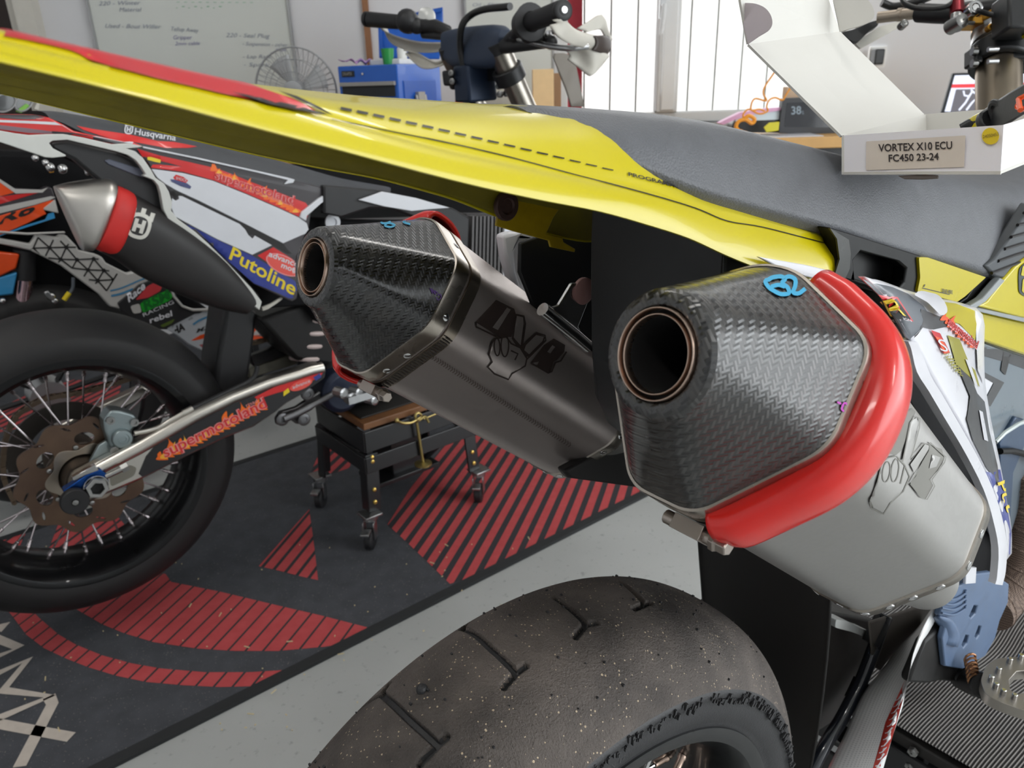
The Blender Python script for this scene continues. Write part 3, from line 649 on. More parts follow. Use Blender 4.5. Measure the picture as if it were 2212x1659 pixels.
# ------------------------------------------------------------------ mufflers
OCT = [(47, 52), (50, 2), (6, -50), (-34, -50), (-78, 2), (-75, 52), (-24, 80), (-4, 80)]
def octo(sc=1.0, off=0.0, rr=11, n=128):
    """rounded eight-sided section sampled by angle round the outlet axis (metres)"""
    cx, cy = -14, 15; pts = []
    base = []
    for (x, y) in OCT: base.append(((x-cx)*sc+cx, (y-cy)*sc+cy))
    if off:
        q = []; k = len(base)
        for i in range(k):
            a, b, c_ = np.array(base[i-1]), np.array(base[i]), np.array(base[(i+1) % k]); d1 = (b-a)/np.linalg.norm(b-a); d2 = (c_-b)/np.linalg.norm(c_-b)
            n1 = np.array([d1[1], -d1[0]]); n2 = np.array([d2[1], -d2[0]])
            s1 = 1 if n1 @ (b-np.array([cx, cy])) > 0 else -1; m_ = (n1+n2)*s1; m_ = m_/(m_ @ m_)*2; q.append(tuple(b+m_*off*1000))
        base = q
    P2 = rnd(base, rr, 8)
    out = []
    for i in range(n):
        t = 2*pi*i/n; d = np.array([cos(t), sin(t)]); best = 0
        for j in range(len(P2)):
            a = np.array(P2[j]); b = np.array(P2[(j+1) % len(P2)]); e = b-a; den = d[0]*e[1]-d[1]*e[0]
            if abs(den) < 1e-9: continue
            r_ = (a[0]*e[1]-a[1]*e[0])/den; u_ = (a[0]*d[1]-a[1]*d[0])/den
            if r_ > 0 and -1e-6 <= u_ <= 1+1e-6: best = max(best, r_)
        out.append((d[0]*best/1000, d[1]*best/1000))
    return out
_oc = {}
def O(sc=1.0, off=0.0, rr=11):
    k = (sc, off, rr)
    if k not in _oc: _oc[k] = octo(*k)
    return _oc[k]
NSEG = 128
class Axis:
    def __init__(s, E, pit, yaw):
        p, y = radians(pit), radians(yaw); A = V((cos(p)*cos(y), cos(p)*sin(y), -sin(p))); U = V((-sin(y), cos(y), 0)); Wv = U.cross(A)
        if Wv.z < 0: Wv = -Wv
        g = lambda v: B1.F*v.x+B1.R*v.y+V((0, 0, v.z)); s.E = B1.W(*E); s.A, s.U, s.V = g(A), g(U), g(Wv)
        q = radians(17); A2 = V((cos(q)*cos(y), cos(q)*sin(y), -sin(q))); W2 = U.cross(A2)
        if W2.z < 0: W2 = -W2
        s.A2, s.V2 = g(A2), g(W2)
    def p(s, d, u, w): return s.E+s.A*d+s.U*u+s.V*w
    def pn(s, d, u, w): return s.E+s.A2*d+s.U*u+s.V2*w      # the outlet faces straighter back than the body
def circ(r, n=NSEG): return [(r*cos(2*pi*i/n), r*sin(2*pi*i/n)) for i in range(n)]
def blend(a, b, t): return [(p[0]*(1-t)+q_[0]*t, p[1]*(1-t)+q_[1]*t) for p, q_ in zip(a, b)]
def muffler(ax, cmat, bmat, side, label):
    sub = lambda name, secs, m, par, **k: loft(name, [[ax.p(d, u, w) for u, w in sec] for d, sec in secs], m, par, closed=True, **k)
    S0, SE = .0734, .333
    body = sub('muffler', [(.080, O()), (.086, O()), (.15, O(1.0)), (.25, O(1.005)), (SE-.012, O(1.01)), (SE-.008, O(1.01))], bmat, M1); body['label'] = label
    fix_normals(body)
    # carbon cap: round nose growing into the eight-sided base, with weave coordinates
    nose = [(.0022, .0200), (.0006, .0208), (0, .0222), (.0002, .0248), (.0012, .0268), (.0034, .0281), (.0064, .0288)]
    rowsP = [[ax.pn(d, u, w) for u, w in circ(r_)] for d, r_ in nose]
    base = [ax.p(S0, u, w) for u, w in O()]; last = rowsP[-1]; c29 = circ(.0288)
    for i in range(1, 11):
        t = i/10; rowsP.append([a.lerp(b, t) for a, b in zip(last, base)])
    n = NSEG; v = []; f = []; uvs = []; L_ = 0
    sets = [(0, 6, 0), (5, len(rowsP), 1)]        # outlet face, then the cone: the weave runs differently on each
    for k0, k1, cone in sets:
        st = len(v); L_ = 0
        for k in range(k0, k1):
            row = rowsP[k]; pr = 0
            if k > k0: L_ += (row[0]-rowsP[k-1][0]).length
            for j in range(n+1):
                p = row[j % n]; q_ = p-ax.E
                if j: pr += (p-row[j-1]).length
                v.append(p); uu, ww, dd = q_.dot(ax.U), q_.dot(ax.V), q_.dot(ax.A)
                uvs.append(((uu+ww)/.0034, (uu-ww)/.0034) if not cone else ((dd+uu*.3+ww)/.0029, (dd+uu*.3-ww)/.0029))
        for k in range(k1-k0-1):
            for j in range(n): f.append((st+k*(n+1)+j, st+k*(n+1)+j+1, st+(k+1)*(n+1)+j+1, st+(k+1)*(n+1)+j))
    cap = obj('end_cap', v, f, cmat, body, uvs=uvs, auto=28, label='carbon fibre end cap'); fix_normals(cap)
    ring = MB(); A_ = ax.A2
    for ro, ri, z_ in ((.0199, .0190, -.0010), (.0172, .0163, -.0004)):
        ring.lathe(ax.E, A_, [(.006, ro), (z_+.0004, ro), (z_, ro-.0003), (z_, ri+.0003), (z_+.0004, ri), (.004, ri)], 64, ex=ax.U)
    ring.build('outlet_ring', m_bronze, cap, label='copper tinted double outlet ring')
    MB().lathe(ax.E, A_, [(.0035, .0202), (.0035, .0170)], 64, ex=ax.U).lathe(ax.E, A_, [(.0025, .01632), (.065, .0164), (.065, .0001)], 48, ex=ax.U).build('outlet_pipe', mat('sooty_pipe', (16, 14, 14), .85), cap)
    sub('rivet_band', [(S0-.0012, O(1.0, -.0004)), (S0-.001, O(1.0, .0009)), (S0+.001, O(1.0, .0014)), (S0+.012, O(1.0, .0014)), (S0+.0125, O())], mat('stainless_band', (176, 168, 158), .28, 1), body)
    T = tree_of(body, cap)
    rv = MB()
    for (u, w) in ((.030, -.022), (-.055, -.026), (.022, .068), (.052, .014), (.016, -.038)):
        nrm = (ax.U*(u+.014)+ax.V*(w-.015)).normalized(); c_ = ax.p(S0+.004, u, w)-nrm*.001
        h_ = T.ray_cast(ax.p(S0+.009, u*1.5, w*1.5), -(ax.U*u+ax.V*w).normalized())
        if h_[0] is not None: rv.lathe(h_[0], h_[1] if h_[1].dot(ax.U*u+ax.V*w) > 0 else -h_[1], [(.0008, .0030), (.0017, .0028), (.0022, .0018), (.0023, .0001)], 12)
    rv.build('rivets', m_chr, body)
    # strap clamp with its screw
    cs = [(.0885, O(1.0, .0003)), (.0885, O(1.0, .0016)), (.0985, O(1.0, .0016)), (.0985, O(1.0, .0003))]
    cl = sub('strap_clamp', cs, mat('clamp_steel', (150, 140, 128), .3, 1), body)
    sl = MB()
    for j in range(NSEG):
        if 2 <= j % 128 <= 128: pass
    for k in range(26):
        t_ = k/26; a_ = V((.050-.044*t_, .002-.052*t_, 0)); d_ = V((-.044, -.052, 0)).normalized(); nn = V((.052, -.044, 0)).normalized()
        c_ = ax.p(.0935, a_.x+nn.x*.0016, a_.y+nn.y*.0016); dw = ax.U*d_.x+ax.V*d_.y; nw = ax.U*nn.x+ax.V*nn.y
        sl.box(c_, ax.A*.0034, dw*.0005, nw*.0003)
    sl.build('clamp_slots', mat('slot_dark', (60, 52, 48), .6), cl)
    p0 = ax.p(.0935, -.004, -.056); sc_ = MB(); dd = (ax.U*.75-ax.V*.66).normalized() if side > 0 else (-ax.U*.75-ax.V*.30).normalized()
    sc_.box(p0, ax.A*.0055, ax.U*.009, ax.V*.004)
    ax2 = (ax.U*.55-ax.V*.65).normalized()
    sc_.tube([p0-ax.U*.016, p0+ax.U*.013], .0038, 12); sc_.lathe(p0+ax.U*.013, ax.U, [(0, .0001), (0, .0052), (.003, .0055), (.004, .0045), (.009, .0045), (.0095, .004), (.0095, .0001)], 6)
    sc_.build('clamp_screw', mat('screw_steel', (170, 160, 152), .35, 1), cl, bevel=.0005)
    # front rim with rivets and closing cone
    sub('front_rim', [(SE-.010, O(1.01)), (SE-.009, O(1.01, .0012)), (SE+.003, O(1.01, .0012)), (SE+.0065, O(.985, .0008)), (SE+.008, O(.95))], mat('stainless_band', (176, 168, 158), .28, 1), body)
    sub('front_cone', [(SE+.007, O(.955)), (SE+.03, blend(O(.9), circ(.03), .4)), (SE+.075, circ(.027)), (SE+.10, circ(.025))], m_ti, body, cap=True)
    rv = MB()
    for (u, w) in ((.052, .035), (.050, .01), (.040, -.010), (.028, -.024), (.018, -.037), (.006, -.05), (-.012, -.051), (-.030, -.05)):
        o_ = ax.U*(u)+ax.V*(w)
        h_ = T.ray_cast(ax.p(SE-.014, u*1.6, w*1.6), -o_.normalized())
        if h_[0] is not None:
            nn = h_[1] if h_[1].dot(o_) > 0 else -h_[1]; rv.lathe(h_[0]+ax.A*.011+nn*.0012, nn, [(0, .0034), (.0005, .0032), (.0008, .0024), (.0006, .0014), (.0004, .0001)], 14)
    rv.build('rivets', m_chr, body)
    return body, cap
AN = Axis((-.0582, .1479, .5671), 38.8, .6); AF = Axis((-.0717, -.1430, .5596), 38.6, -1.4)
mN, capN = muffler(AN, m_carb, m_ti, 1, 'right-hand silver muffler with red guard, nearest to the camera')
mF, capF = muffler(AF, m_carb2, m_tid, -1, 'left-hand silver muffler with strap clamp')
# red silicone guard hugging the outer side
def guard(ax, a0, a1, parent, sgn=1):
    sec = O(1.0, 0, 30); rows = []; n = 40
    pf = [(.0790, .0010), (.0782, .006), (.0796, .0100), (.0835, .0128), (.089, .0136), (.095, .0136), (.101, .0125), (.107, .0100), (.1115, .0070), (.1145, .0036), (.1150, .0012)]
    for i in range(n+1):
        t = a0+(a1-a0)*i/n; k = (t/(2*pi)*NSEG) % NSEG; j = int(k); fr = k-j
        u = sec[j][0]*(1-fr)+sec[(j+1) % NSEG][0]*fr; w = sec[j][1]*(1-fr)+sec[(j+1) % NSEG][1]*fr
        j2 = (j+3) % NSEG; j0 = (j-3) % NSEG; tg = V((sec[j2][0]-sec[j0][0], sec[j2][1]-sec[j0][1], 0)).normalized(); nn = V((tg.y, -tg.x, 0))
        e = min(1, .82+min(i, n-i)*.18/2)
        rows.append([ax.p(d, u+nn.x*h_*e, w+nn.y*h_*e) for d, h_ in pf])
    o = loft('heat_guard', rows, m_red, parent, nu=2, nv=3, solid=.004, offset=0, label='red rubber guard'); return o
guard(AN, radians(-80), radians(88), mN); guard(AF, radians(104), radians(236), mF)
# marks on the caps and bodies
T_cN, T_cF, T_mN, T_mF = tree_of(capN), tree_of(capF), tree_of(mN), tree_of(mF)
m_cy = mat('blue_paint_pen', (62, 170, 214), .5)
def pen(tree, lines, w, m, parent, name='pen_mark', off=.0007):
    q = MB()
    for l_ in lines: ribbon(tree, cat(l_, 6), w, off, q)
    return q.build(name, m, parent, auto=0)
pen(T_cN, [[(1657, 606), (1652, 612), (1660, 624), (1672, 632), (1686, 638), (1702, 636), (1700, 624), (1688, 614), (1694, 606), (1686, 600), (1668, 602), (1657, 608)], [(1664, 622), (1680, 618), (1694, 622)],
           [(1690, 604), (1704, 600), (1716, 606), (1716, 620), (1712, 634), (1724, 636), (1738, 626)]], 9, m_cy, capN)
pen(T_cF, [[(836, 476), (824, 478), (826, 484), (842, 484), (852, 488), (844, 492), (832, 490), (836, 484), (850, 478), (838, 476)], [(856, 478), (866, 474), (874, 478), (872, 482), (886, 486)]], 4.2, m_cy, capF)
m_pink = mat('pink_paint_pen', (206, 70, 200), .5); m_vio = mat('violet_paint_pen', (120, 84, 170), .5)
pen(T_cN, [[(1806, 868), (1814, 872)], [(1816, 878), (1822, 870), (1828, 876), (1824, 888), (1816, 884), (1819, 874)]], 4, m_pink, capN)
pen(T_cF, [[(928, 622), (934, 634), (932, 624), (940, 636), (938, 628), (946, 634)], [(944, 638), (950, 636), (952, 642), (946, 648), (942, 642)]], 2.2, m_vio, capF)
def logo(tree, body, dark, mid, D, slot, shadow, lines, fist, ovals, wl):
    q = MB()
    for d_ in D: sticker('', tree, [d_], None, None, off=.0004, grid=8, mb=q)
    q.build('engraved_letters', dark, body, auto=0)
    q = MB()
    for d_ in slot: sticker('', tree, [d_], None, None, off=.0007, grid=8, mb=q)
    sticker('', tree, [fist], None, None, off=.00065, grid=8, mb=q)
    q.build('engraved_highlights', mid, body, auto=0)
    q = MB()
    for l_ in lines: ribbon(tree, l_, wl, .0009, q)
    for (cx, cy, rx, ry, an) in ovals:
        pts = [(cx+rx*cos(t)*cos(an)-ry*sin(t)*sin(an), cy+rx*cos(t)*sin(an)+ry*sin(t)*cos(an)) for t in np.linspace(0, 2*pi, 22)]; ribbon(tree, pts, wl*.8, .0009, q)
    ribbon(tree, fist+[fist[0]], wl, .0009, q)
    q.build('engraved_outline', dark, body, auto=0, label='engraved hand and three letter logo')
z5 = lambda L: [(900+x*.3557, 500+y*.3557) for x, y in L]
m_eng = mat('engraving_brown', (62, 50, 46), .5, .3); m_engl = mat('engraving_grey', (134, 132, 126), .42, .6)
logo(T_mF, mF, m_eng, m_tid,
     [z5([(480, 415), (590, 470), (600, 500), (585, 600), (575, 640), (530, 640), (500, 640), (355, 550)]), z5([(830, 650), (900, 690), (895, 730), (850, 780), (830, 790), (810, 850), (790, 855), (730, 815), (740, 790), (690, 800), (740, 730), (770, 690)]), z5([(600, 500), (655, 520), (650, 600), (640, 690), (720, 615), (780, 640), (770, 670), (690, 760), (660, 760), (600, 690), (575, 650)])],
     [z5([(545, 462), (568, 474), (490, 598), (457, 582)]), z5([(605, 512), (642, 522), (645, 560), (628, 690), (600, 660), (585, 640)]), z5([(722, 628), (768, 640), (760, 665), (680, 745), (650, 720), (660, 690)]), z5([(820, 690), (838, 700), (808, 740), (790, 730)])], None,
     [z5([(355, 550), (358, 578), (500, 648)]), z5([(600, 505), (645, 515), (655, 560), (640, 690), (725, 615), (775, 632), (780, 660), (665, 775)]), z5([(600, 505), (580, 640)]), z5([(690, 800), (730, 820), (795, 858), (815, 850), (838, 795), (870, 785), (905, 730)]), z5([(568, 722), (610, 742), (592, 780)])],
     z5([(450, 680), (435, 745), (455, 790), (430, 820), (470, 860), (555, 895), (575, 860), (655, 815), (665, 770), (625, 705), (570, 680), (540, 640), (500, 645), (470, 650)]),
     [(*z5([(484, 700)])[0], 6.2, 19, -.05), (*z5([(531, 692)])[0], 8.2, 24, .0)], 3.6)
z6 = lambda L: [(1250+x*.435, 520+y*.435) for x, y in L]
logo(T_mN, mN, m_engl, m_ti,
     [z6([(1590, 850), (1650, 830), (1668, 850), (1650, 910), (1600, 1040), (1570, 1065), (1510, 1045)]), z6([(1735, 1010), (1800, 1035), (1812, 1080), (1780, 1140), (1740, 1180), (1755, 1215), (1720, 1280), (1695, 1270), (1640, 1210), (1670, 1170), (1700, 1100)])],
     [z6([(1645, 890), (1672, 880), (1680, 905), (1640, 1080), (1600, 1090)]), z6([(1712, 1010), (1735, 1015), (1730, 1035), (1660, 1150), (1640, 1110)]), z6([(1750, 1060), (1790, 1075), (1770, 1120), (1735, 1130)])], None,
     [z6([(1600, 1095), (1640, 900), (1662, 872), (1685, 885), (1682, 930), (1640, 1085), (1706, 1004), (1735, 1010), (1735, 1040), (1640, 1200)]), z6([(1640, 1205), (1690, 1270), (1722, 1282), (1760, 1215), (1745, 1185), (1808, 1100), (1815, 1075), (1735, 1000)]), z6([(1580, 1080), (1612, 1115), (1590, 1205)]), z6([(1440, 1290), (1450, 1325), (1510, 1352)])],
     z6([(1500, 1095), (1478, 1190), (1442, 1285), (1460, 1325), (1510, 1350), (1540, 1300), (1605, 1240), (1635, 1170), (1610, 1110), (1570, 1068), (1530, 1075)]),
     [(*z6([(1520, 1145)])[0], 8, 22, .12), (*z6([(1563, 1138)])[0], 8, 25, .12)], 2.6)
# weld seam on the far body
q = MB()
for i in range(60):
    t_ = i/60; x, y = 935+300*t_, 770+192*t_; ribbon(T_mF, [(x-3, y+5), (x+2, y+1), (x+1, y-5)], 1.6, .0008, q)
q.build('weld_seam', mat('weld_bead', (120, 104, 98), .4, .9), mF, auto=0)
# hanger bracket over the far muffler
lat = -.085
plate('muffler_hanger', B1, [[(1237, 612), (1262, 612), (1276, 640), (1250, 706), (1270, 740), (1262, 756), (1225, 730), (1188, 690), (1176, 668), (1180, 655), (1196, 664), (1208, 660)], [(1246+11*cos(t), 634+15*sin(t)) for t in np.linspace(0, 2*pi, 16)[:-1]]], lat, .004, m_alu, M1, bevel=.001)
q = MB(); q.tube([B1.on(1172, 668, lat+.004), B1.on(1200, 690, lat+.004), B1.on(1240, 722, lat+.004), B1.on(1270, 748, lat+.004)], .0055, 12); q.build('hanger_flange', m_chr, M1)
q = MB(); q.lathe(B1.on(1257, 628, lat-.002), B1.R, [(0, .0001), (0, .011), (.003, .011), (.004, .009), (.004, .0001)], 20); q.build('rubber_bush', mat('pink_bush', (196, 150, 146), .5), M1)
# pale frame panel of the far side
plate('far_number_panel', B1, [[(1088, 508), (1104, 503), (1142, 500), (1190, 512), (1196, 522), (1120, 522), (1112, 545), (1116, 585), (1130, 635), (1150, 668), (1136, 664), (1108, 610), (1094, 560)]], -.165, .012, m_wht, M1, bevel=.003)
plate('far_airbox_wall', B1, [[(1124, 524), (1200, 496), (1430, 500), (1430, 800), (1290, 770), (1190, 700), (1150, 660), (1122, 590)]], -.125, .004, m_blk, M1, bevel=.003)
# ------------------------------------------------------------------ rear wheel
def tyre_mesh(fr, lat0, Ro, prof, n, name, m, parent, grooves=None, roughen=0, label=None, th=None):
    th = np.linspace(0, 2*pi, n, endpoint=False) if th is None else th; n = len(th); A = np.array(prof); k = len(A)
    TH = th[:, None]+np.zeros((1, k)); LT = A[None, :, 0]+np.zeros((n, 1)); RR = A[None, :, 1]+np.zeros((n, 1))
    if grooves: RR = RR - grooves(TH, LT, RR)
    if roughen:
        rg = np.random.RandomState(3); RR = RR + (rg.rand(n, k)-.5)*roughen*(RR > .262)
    F3, R3 = np.array(fr.F), np.array(fr.R); O3 = np.array(fr.o)
    X = O3 + F3*(RR*np.cos(TH))[..., None] + R3*(LT+lat0)[..., None] + np.array([0, 0, 1.])*(RR*np.sin(TH))[..., None]
    v = X.reshape(-1, 3).tolist(); f = []
    for i in range(n):
        a, b = i*k, ((i+1) % n)*k
        f += [(a+j, a+j+1, b+j+1, b+j) for j in range(k-1)]
    o = obj(name, v, f, m, parent, auto=0, label=label); fix_normals(o); return o
def crown(l): return .303-.0015*abs(l/.03)**1.5-.0400*(abs(l)/.0825)**3.0
def prof_tyre():
    L = [i/84*.0815 for i in range(-84, 85)]
    out = [(l, crown(l)) for l in L]
    e = crown(.0815)
    side = [(.0822, e-.004), (.0806, e-.006), (.0798, e-.009), (.0800, .243), (.0788, .235), (.0765, .229), (.0745, .2255), (.0745, .222), (.070, .219)]
    return [(-a, b) for a, b in reversed(side)]+out+side
def rub(name, a, b, specks):
    t = NT(name); n1 = t.ramp(t.noise(16, 6), .3, .72); n2 = t.noise(520, 5); n3 = t.noise(900, 2)
    c = t.mix(n1, hexc(*a), hexc(*b))
    if specks:
        vo = t.new('ShaderNodeTexVoronoi'); vo.inputs['Scale'].default_value = 400; t.link(t.obj(), vo.inputs['Vector'])
        sp = t.math('LESS_THAN', vo.outputs['Distance'], t.math('MULTIPLY_ADD', t.noise(130, 2), .62, -.08)); sel = t.math('GREATER_THAN', t.noise(45, 3), .47)
        sx = t.new('ShaderNodeSeparateColor'); t.link(vo.outputs['Color'], sx.inputs[0]); sel = t.math('MULTIPLY', sel, t.math('GREATER_THAN', sx.outputs[0], .72))
        c = t.mix(t.math('MULTIPLY', sp, sel), c, hexc(190, 172, 146))
        c = t.mix(t.math('MULTIPLY', t.ramp(n2, .66, .70), .6), c, hexc(20, 19, 20))
    t.set(Base_Color=c, Roughness=.62 if specks else .5); t.bump(t.math('ADD', t.math('MULTIPLY', n2, 1.0), t.math('MULTIPLY', n3, .5)), .9 if specks else .25, .0016); MATS[name] = t.m; return t.m
m_tread = rub('worn_tread', (60, 55, 52), (112, 103, 97), True); m_side = rub('tyre_sidewall', (38, 38, 40), (50, 50, 52), False)
wh = bpy.data.objects.new('rear_wheel', None); COL.objects.link(wh); wh.parent = M1; wh.location = B1.o-ORIG[M1]
# find where the photo shows one tread sipe, then repeat it round the tyre
def tyre_hit(px, py):
    d = ray(px, py); best = None
    for t in np.linspace(.3, 1.1, 1600):
        p = B1.L(CAM+d*t)
        if abs(p.y) < .0815 and hypot(p.x, p.z) < crown(p.y): return (atan2(p.z, p.x), p.y)
    return None
def sipe(lines): return [[tyre_hit(*p) for p in l] for l in lines]
SP = {1: [[(841, 1476), (824, 1499), (777, 1532)], [(824, 1499), (880, 1550), (944, 1608)], [(963, 1592), (941, 1612), (907, 1649)]],
      2: [[(1009, 1347), (998, 1358), (945, 1384)], [(998, 1358), (1058, 1398), (1114, 1452)], [(1134, 1438), (1114, 1453), (1088, 1483)]],
      3: [[(1146, 1272), (1110, 1286)], [(1146, 1272), (1197, 1290), (1266, 1347)], [(1287, 1344), (1266, 1348), (1242, 1375)]],
      4: [[(1276, 1238), (1341, 1257), (1392, 1304)], [(1405, 1302), (1392, 1305), (1370, 1315)]]}
SEG = []; mean = {}
for k_, ls in SP.items():
    g = sipe(ls); a_ = [p[0] for l in g for p in l if p]; mean[k_] = sum(a_)/len(a_)
    for l in g:
        l = [p for p in l if p]
        SEG += [(l[i], l[i+1]) for i in range(len(l)-1)]
g2 = [[p for p in l if p] for l in sipe(SP[2])]; step = abs(mean[2]-mean[1]); sgn_ = 1
for m_ in range(3, 40):
    dt = (mean[1]-mean[2])*m_
    if abs(dt) > 2*pi-3.2*step: break
    for l in g2: SEG += [((l[i][0]+dt, l[i][1]), (l[i+1][0]+dt, l[i+1][1])) for i in range(len(l)-1)]
def sipes(TH, LT, RR):
    out = np.zeros_like(TH)
    for (a, b) in SEG:
        for w_ in (0, 2*pi, -2*pi):
            ax_, ay_ = (a[0]+w_)*.295, a[1]; bx, by = (b[0]+w_)*.295, b[1]
            if max(ax_, bx) < .50*.295 or min(ax_, bx) > (2*pi+.60)*.295: continue
            X, Y = TH*.295, LT; ex, ey = bx-ax_, by-ay_; L2 = ex*ex+ey*ey+1e-12
            t = np.clip(((X-ax_)*ex+(Y-ay_)*ey)/L2, 0, 1); d = np.hypot(X-ax_-t*ex, Y-ay_-t*ey)
            out = np.maximum(out, .0054*np.clip((.0031-d)/.0013, 0, 1))
    return out*(np.abs(LT) < .0815)
tp = prof_tyre()
TH_ = np.concatenate([np.linspace(.55, 2.80, 1900, endpoint=False), np.linspace(2.80, .55+2*pi, 260, endpoint=False)]); NT_ = len(TH_)
ty = tyre_mesh(B1, 0, .303, tp, 0, 'tyre', m_tread, wh, sipes, .0003, th=TH_)
ty.data.materials.append(m_side); k_ = len(tp)
mi = [1 if (abs(tp[j][0]) > .0797 and tp[j][1] < .2625 and tp[j+1][1] < .2625) or min(tp[j][1], tp[j+1][1]) < .2545 else 0 for j in range(k_-1)]*NT_
_th = (TH_+np.append(TH_[1:], TH_[0]+2*pi))/2; _lt = np.array([(tp[j][0]+tp[j+1][0])/2 for j in range(k_-1)])
_g = sipes(_th[:, None]+np.zeros((1, k_-1)), _lt[None, :]+np.zeros((NT_, 1)), None)
mi = np.where(_g.reshape(-1) > .0036, 1, np.array(mi)).astype(int).tolist()
ty.data.polygons.foreach_set('material_index', mi)
q = MB(); rg = random.Random(5)
for i in range(900):
    t = rg.uniform(0, 2*pi); r_ = crown(.0815)-.004+rg.uniform(-.0045, .003); l_ = .0822+rg.uniform(-.001, .001)
    c_ = B1.W(r_*cos(t), l_, r_*sin(t)); s_ = rg.uniform(.0006, .0016); er = V((B1.F*cos(t)))+V((0, 0, sin(t))); et = B1.F*(-sin(t))+V((0, 0, cos(t)))
    q.box(c_, er*s_*1.6, et*s_*.7, B1.R*s_*.8)
for i in range(160):
    t = rg.uniform(.2, 2.9); l_ = rg.uniform(-.075, .078); r_ = crown(l_)+.0006; s_ = rg.uniform(.0003, .0008)
    q.box(B1.W(r_*cos(t), l_, r_*sin(t)), B1.F*s_, B1.R*s_*1.4, (0, 0, s_))
th_, lt_ = tyre_hit(912, 1490); r_ = crown(lt_); q.ball(B1.W(r_*cos(th_), lt_, r_*sin(th_)), .0042, 8)
o = q.build('rubber_shreds', m_side, wh, smooth=False); o['kind'] = 'stuff'
def arcput(fr, r0_, lat_): return lambda x, y: fr.W((r0_+y)*sin(x), lat_, (r0_+y)*cos(x))
text('sidewall_lettering', 'OUTSIDE RUN 17', (-.22, 0), (.05, 0), (0, .008), arcput(B1, .2365, .0797), mat('raised_rubber', (62, 61, 62), .5), ty)
def rim(fr, half, parent, m, r_=.222):
    q = MB(); pf = []
    for s_ in (1,):
        pf = [(half+.002, r_-.012), (half+.004, r_-.004), (half+.004, r_+.001), (half+.001, r_+.002), (half-.006, r_-.002), (half-.012, r_-.014), (half*.55, r_-.018), (half*.35, r_-.026), (-half*.35, r_-.026), (-half*.55, r_-.018), (-half+.012, r_-.014), (-half+.006, r_-.002), (-half-.001, r_+.002), (-half-.004, r_+.001), (-half-.004, r_-.004), (-half-.002, r_-.012),
              (-half+.010, r_-.022), (-half*.5, r_-.028), (-half*.35, r_-.034), (half*.35, r_-.034), (half*.5, r_-.028), (half-.010, r_-.022), (half+.002, r_-.012)]
    q.lathe(fr.o, fr.R, pf, 128); o = q.build('rim', m, parent, auto=30); fix_normals(o); return o
m_rim = mat('black_rim', (28, 29, 31), .3, .6, coat=.3)
rm = rim(B1, .072, wh, m_rim)
def spokes(fr, parent, m, mn, n=36, rh=.034, rr=.188, lh=.045, seed=0):
    for i in range(n):
        a = 2*pi*i/n+.05; sd = 1 if i % 2 == 0 else -1; lean = (.55 if (i//2) % 2 == 0 else -.55)
        p0 = fr.W(rh*cos(a+lean), sd*lh, rh*sin(a+lean)); p1 = fr.W(rr*cos(a), sd*.012, rr*sin(a))
        d = (p1-p0); sp = MB().tube([p0, p1], .0019, 8).build('spoke', m, parent)
        MB().lathe(p0+d*.88, d, [(0, .0026), (.001, .0036), (.012, .0036), (.013, .0044), (.016, .0044), (.017, .0034), (.024, .0034)], 10).build('nipple', mn, sp)
spokes(B1, wh, m_chr, m_bronze)
MB().lathe(B1.o, B1.R, [(-.075, .001), (-.075, .02), (-.055, .022), (-.05, .046), (-.04, .046), (-.035, .026), (.035, .026), (.04, .046), (.05, .046), (.055, .022), (.075, .02), (.075, .001)], 40).build('hub', m_blk, wh)
# ------------------------------------------------------------------ swingarm, right leg
def mesh_mat():
    t = NT('ribbed_aluminium'); uv = t.uv(); sx = t.new('ShaderNodeSeparateXYZ'); t.link(uv, sx.inputs[0])
    u = t.math('MULTIPLY', sx.outputs[0], 40); v = t.math('MULTIPLY', sx.outputs[1], 150)
    hole = t.math('MULTIPLY', t.math('GREATER_THAN', t.math('SINE', t.math('MULTIPLY', u, 6.28)), .2), t.math('GREATER_THAN', t.math('SINE', t.math('MULTIPLY', v, 6.28)), .1))
    c = t.mix(t.math('MULTIPLY', hole, .4), hexc(250, 250, 250), hexc(170, 172, 174)); t.set(Base_Color=c, Metallic=.0, Roughness=.26, Specular_IOR_Level=.8); t.bump(t.math('SUBTRACT', 1, hole), .6, .0006); return t.m
m_ribal = mesh_mat()
CL = [((2030, 1290), (2002, 1330)), ((1996, 1352), (1975, 1366)), ((1976, 1398), (1940, 1400)), ((1963, 1452), (1902, 1450)), ((1952, 1496), (1862, 1502)), ((1930, 1560), (1826, 1582)), ((1902, 1655), (1788, 1660)), ((1876, 1740), (1752, 1745)), ((1840, 1830), (1715, 1830))]
rows = []
for (b, a) in CL:                      # b: right/lower edge, a: left/upper edge in the photo
    A_ = B1.on(*a, .070); C_ = B1.on(*b, .118); top = (A_+C_)/2+V((0, 0, .016))+B1.R*.012
    A2 = A_-V((0, 0, .045)); C2 = C_-V((0, 0, .030))
    rows.append([A2, A_, A_.lerp(top, .55)+V((0, 0, .004)), top, top.lerp(C_, .5)+V((0, 0, .004))+B1.R*.003, C_, C2, (A2+C2)/2-V((0, 0, .004))])
arm = loft('swingarm', rows, m_ribal, M1, closed=True, nu=4, nv=3, uv=(1, 1), auto=50); fix_normals(arm)
T_a = tree_of(arm)
sticker('red_decal', T_a, [[(1957, 1468), (1963, 1472), (1936, 1560), (1908, 1665), (1884, 1665), (1914, 1560)]], mat('red_print', (196, 56, 44), .4, coat=.2, vary=.3, scale=120), arm)
q = MB(); ribbon(T_a, [(1962, 1474), (1935, 1562), (1906, 1664)], 3, .001, q); q.build('yellow_line', m_ora, arm, auto=0)
q = MB()
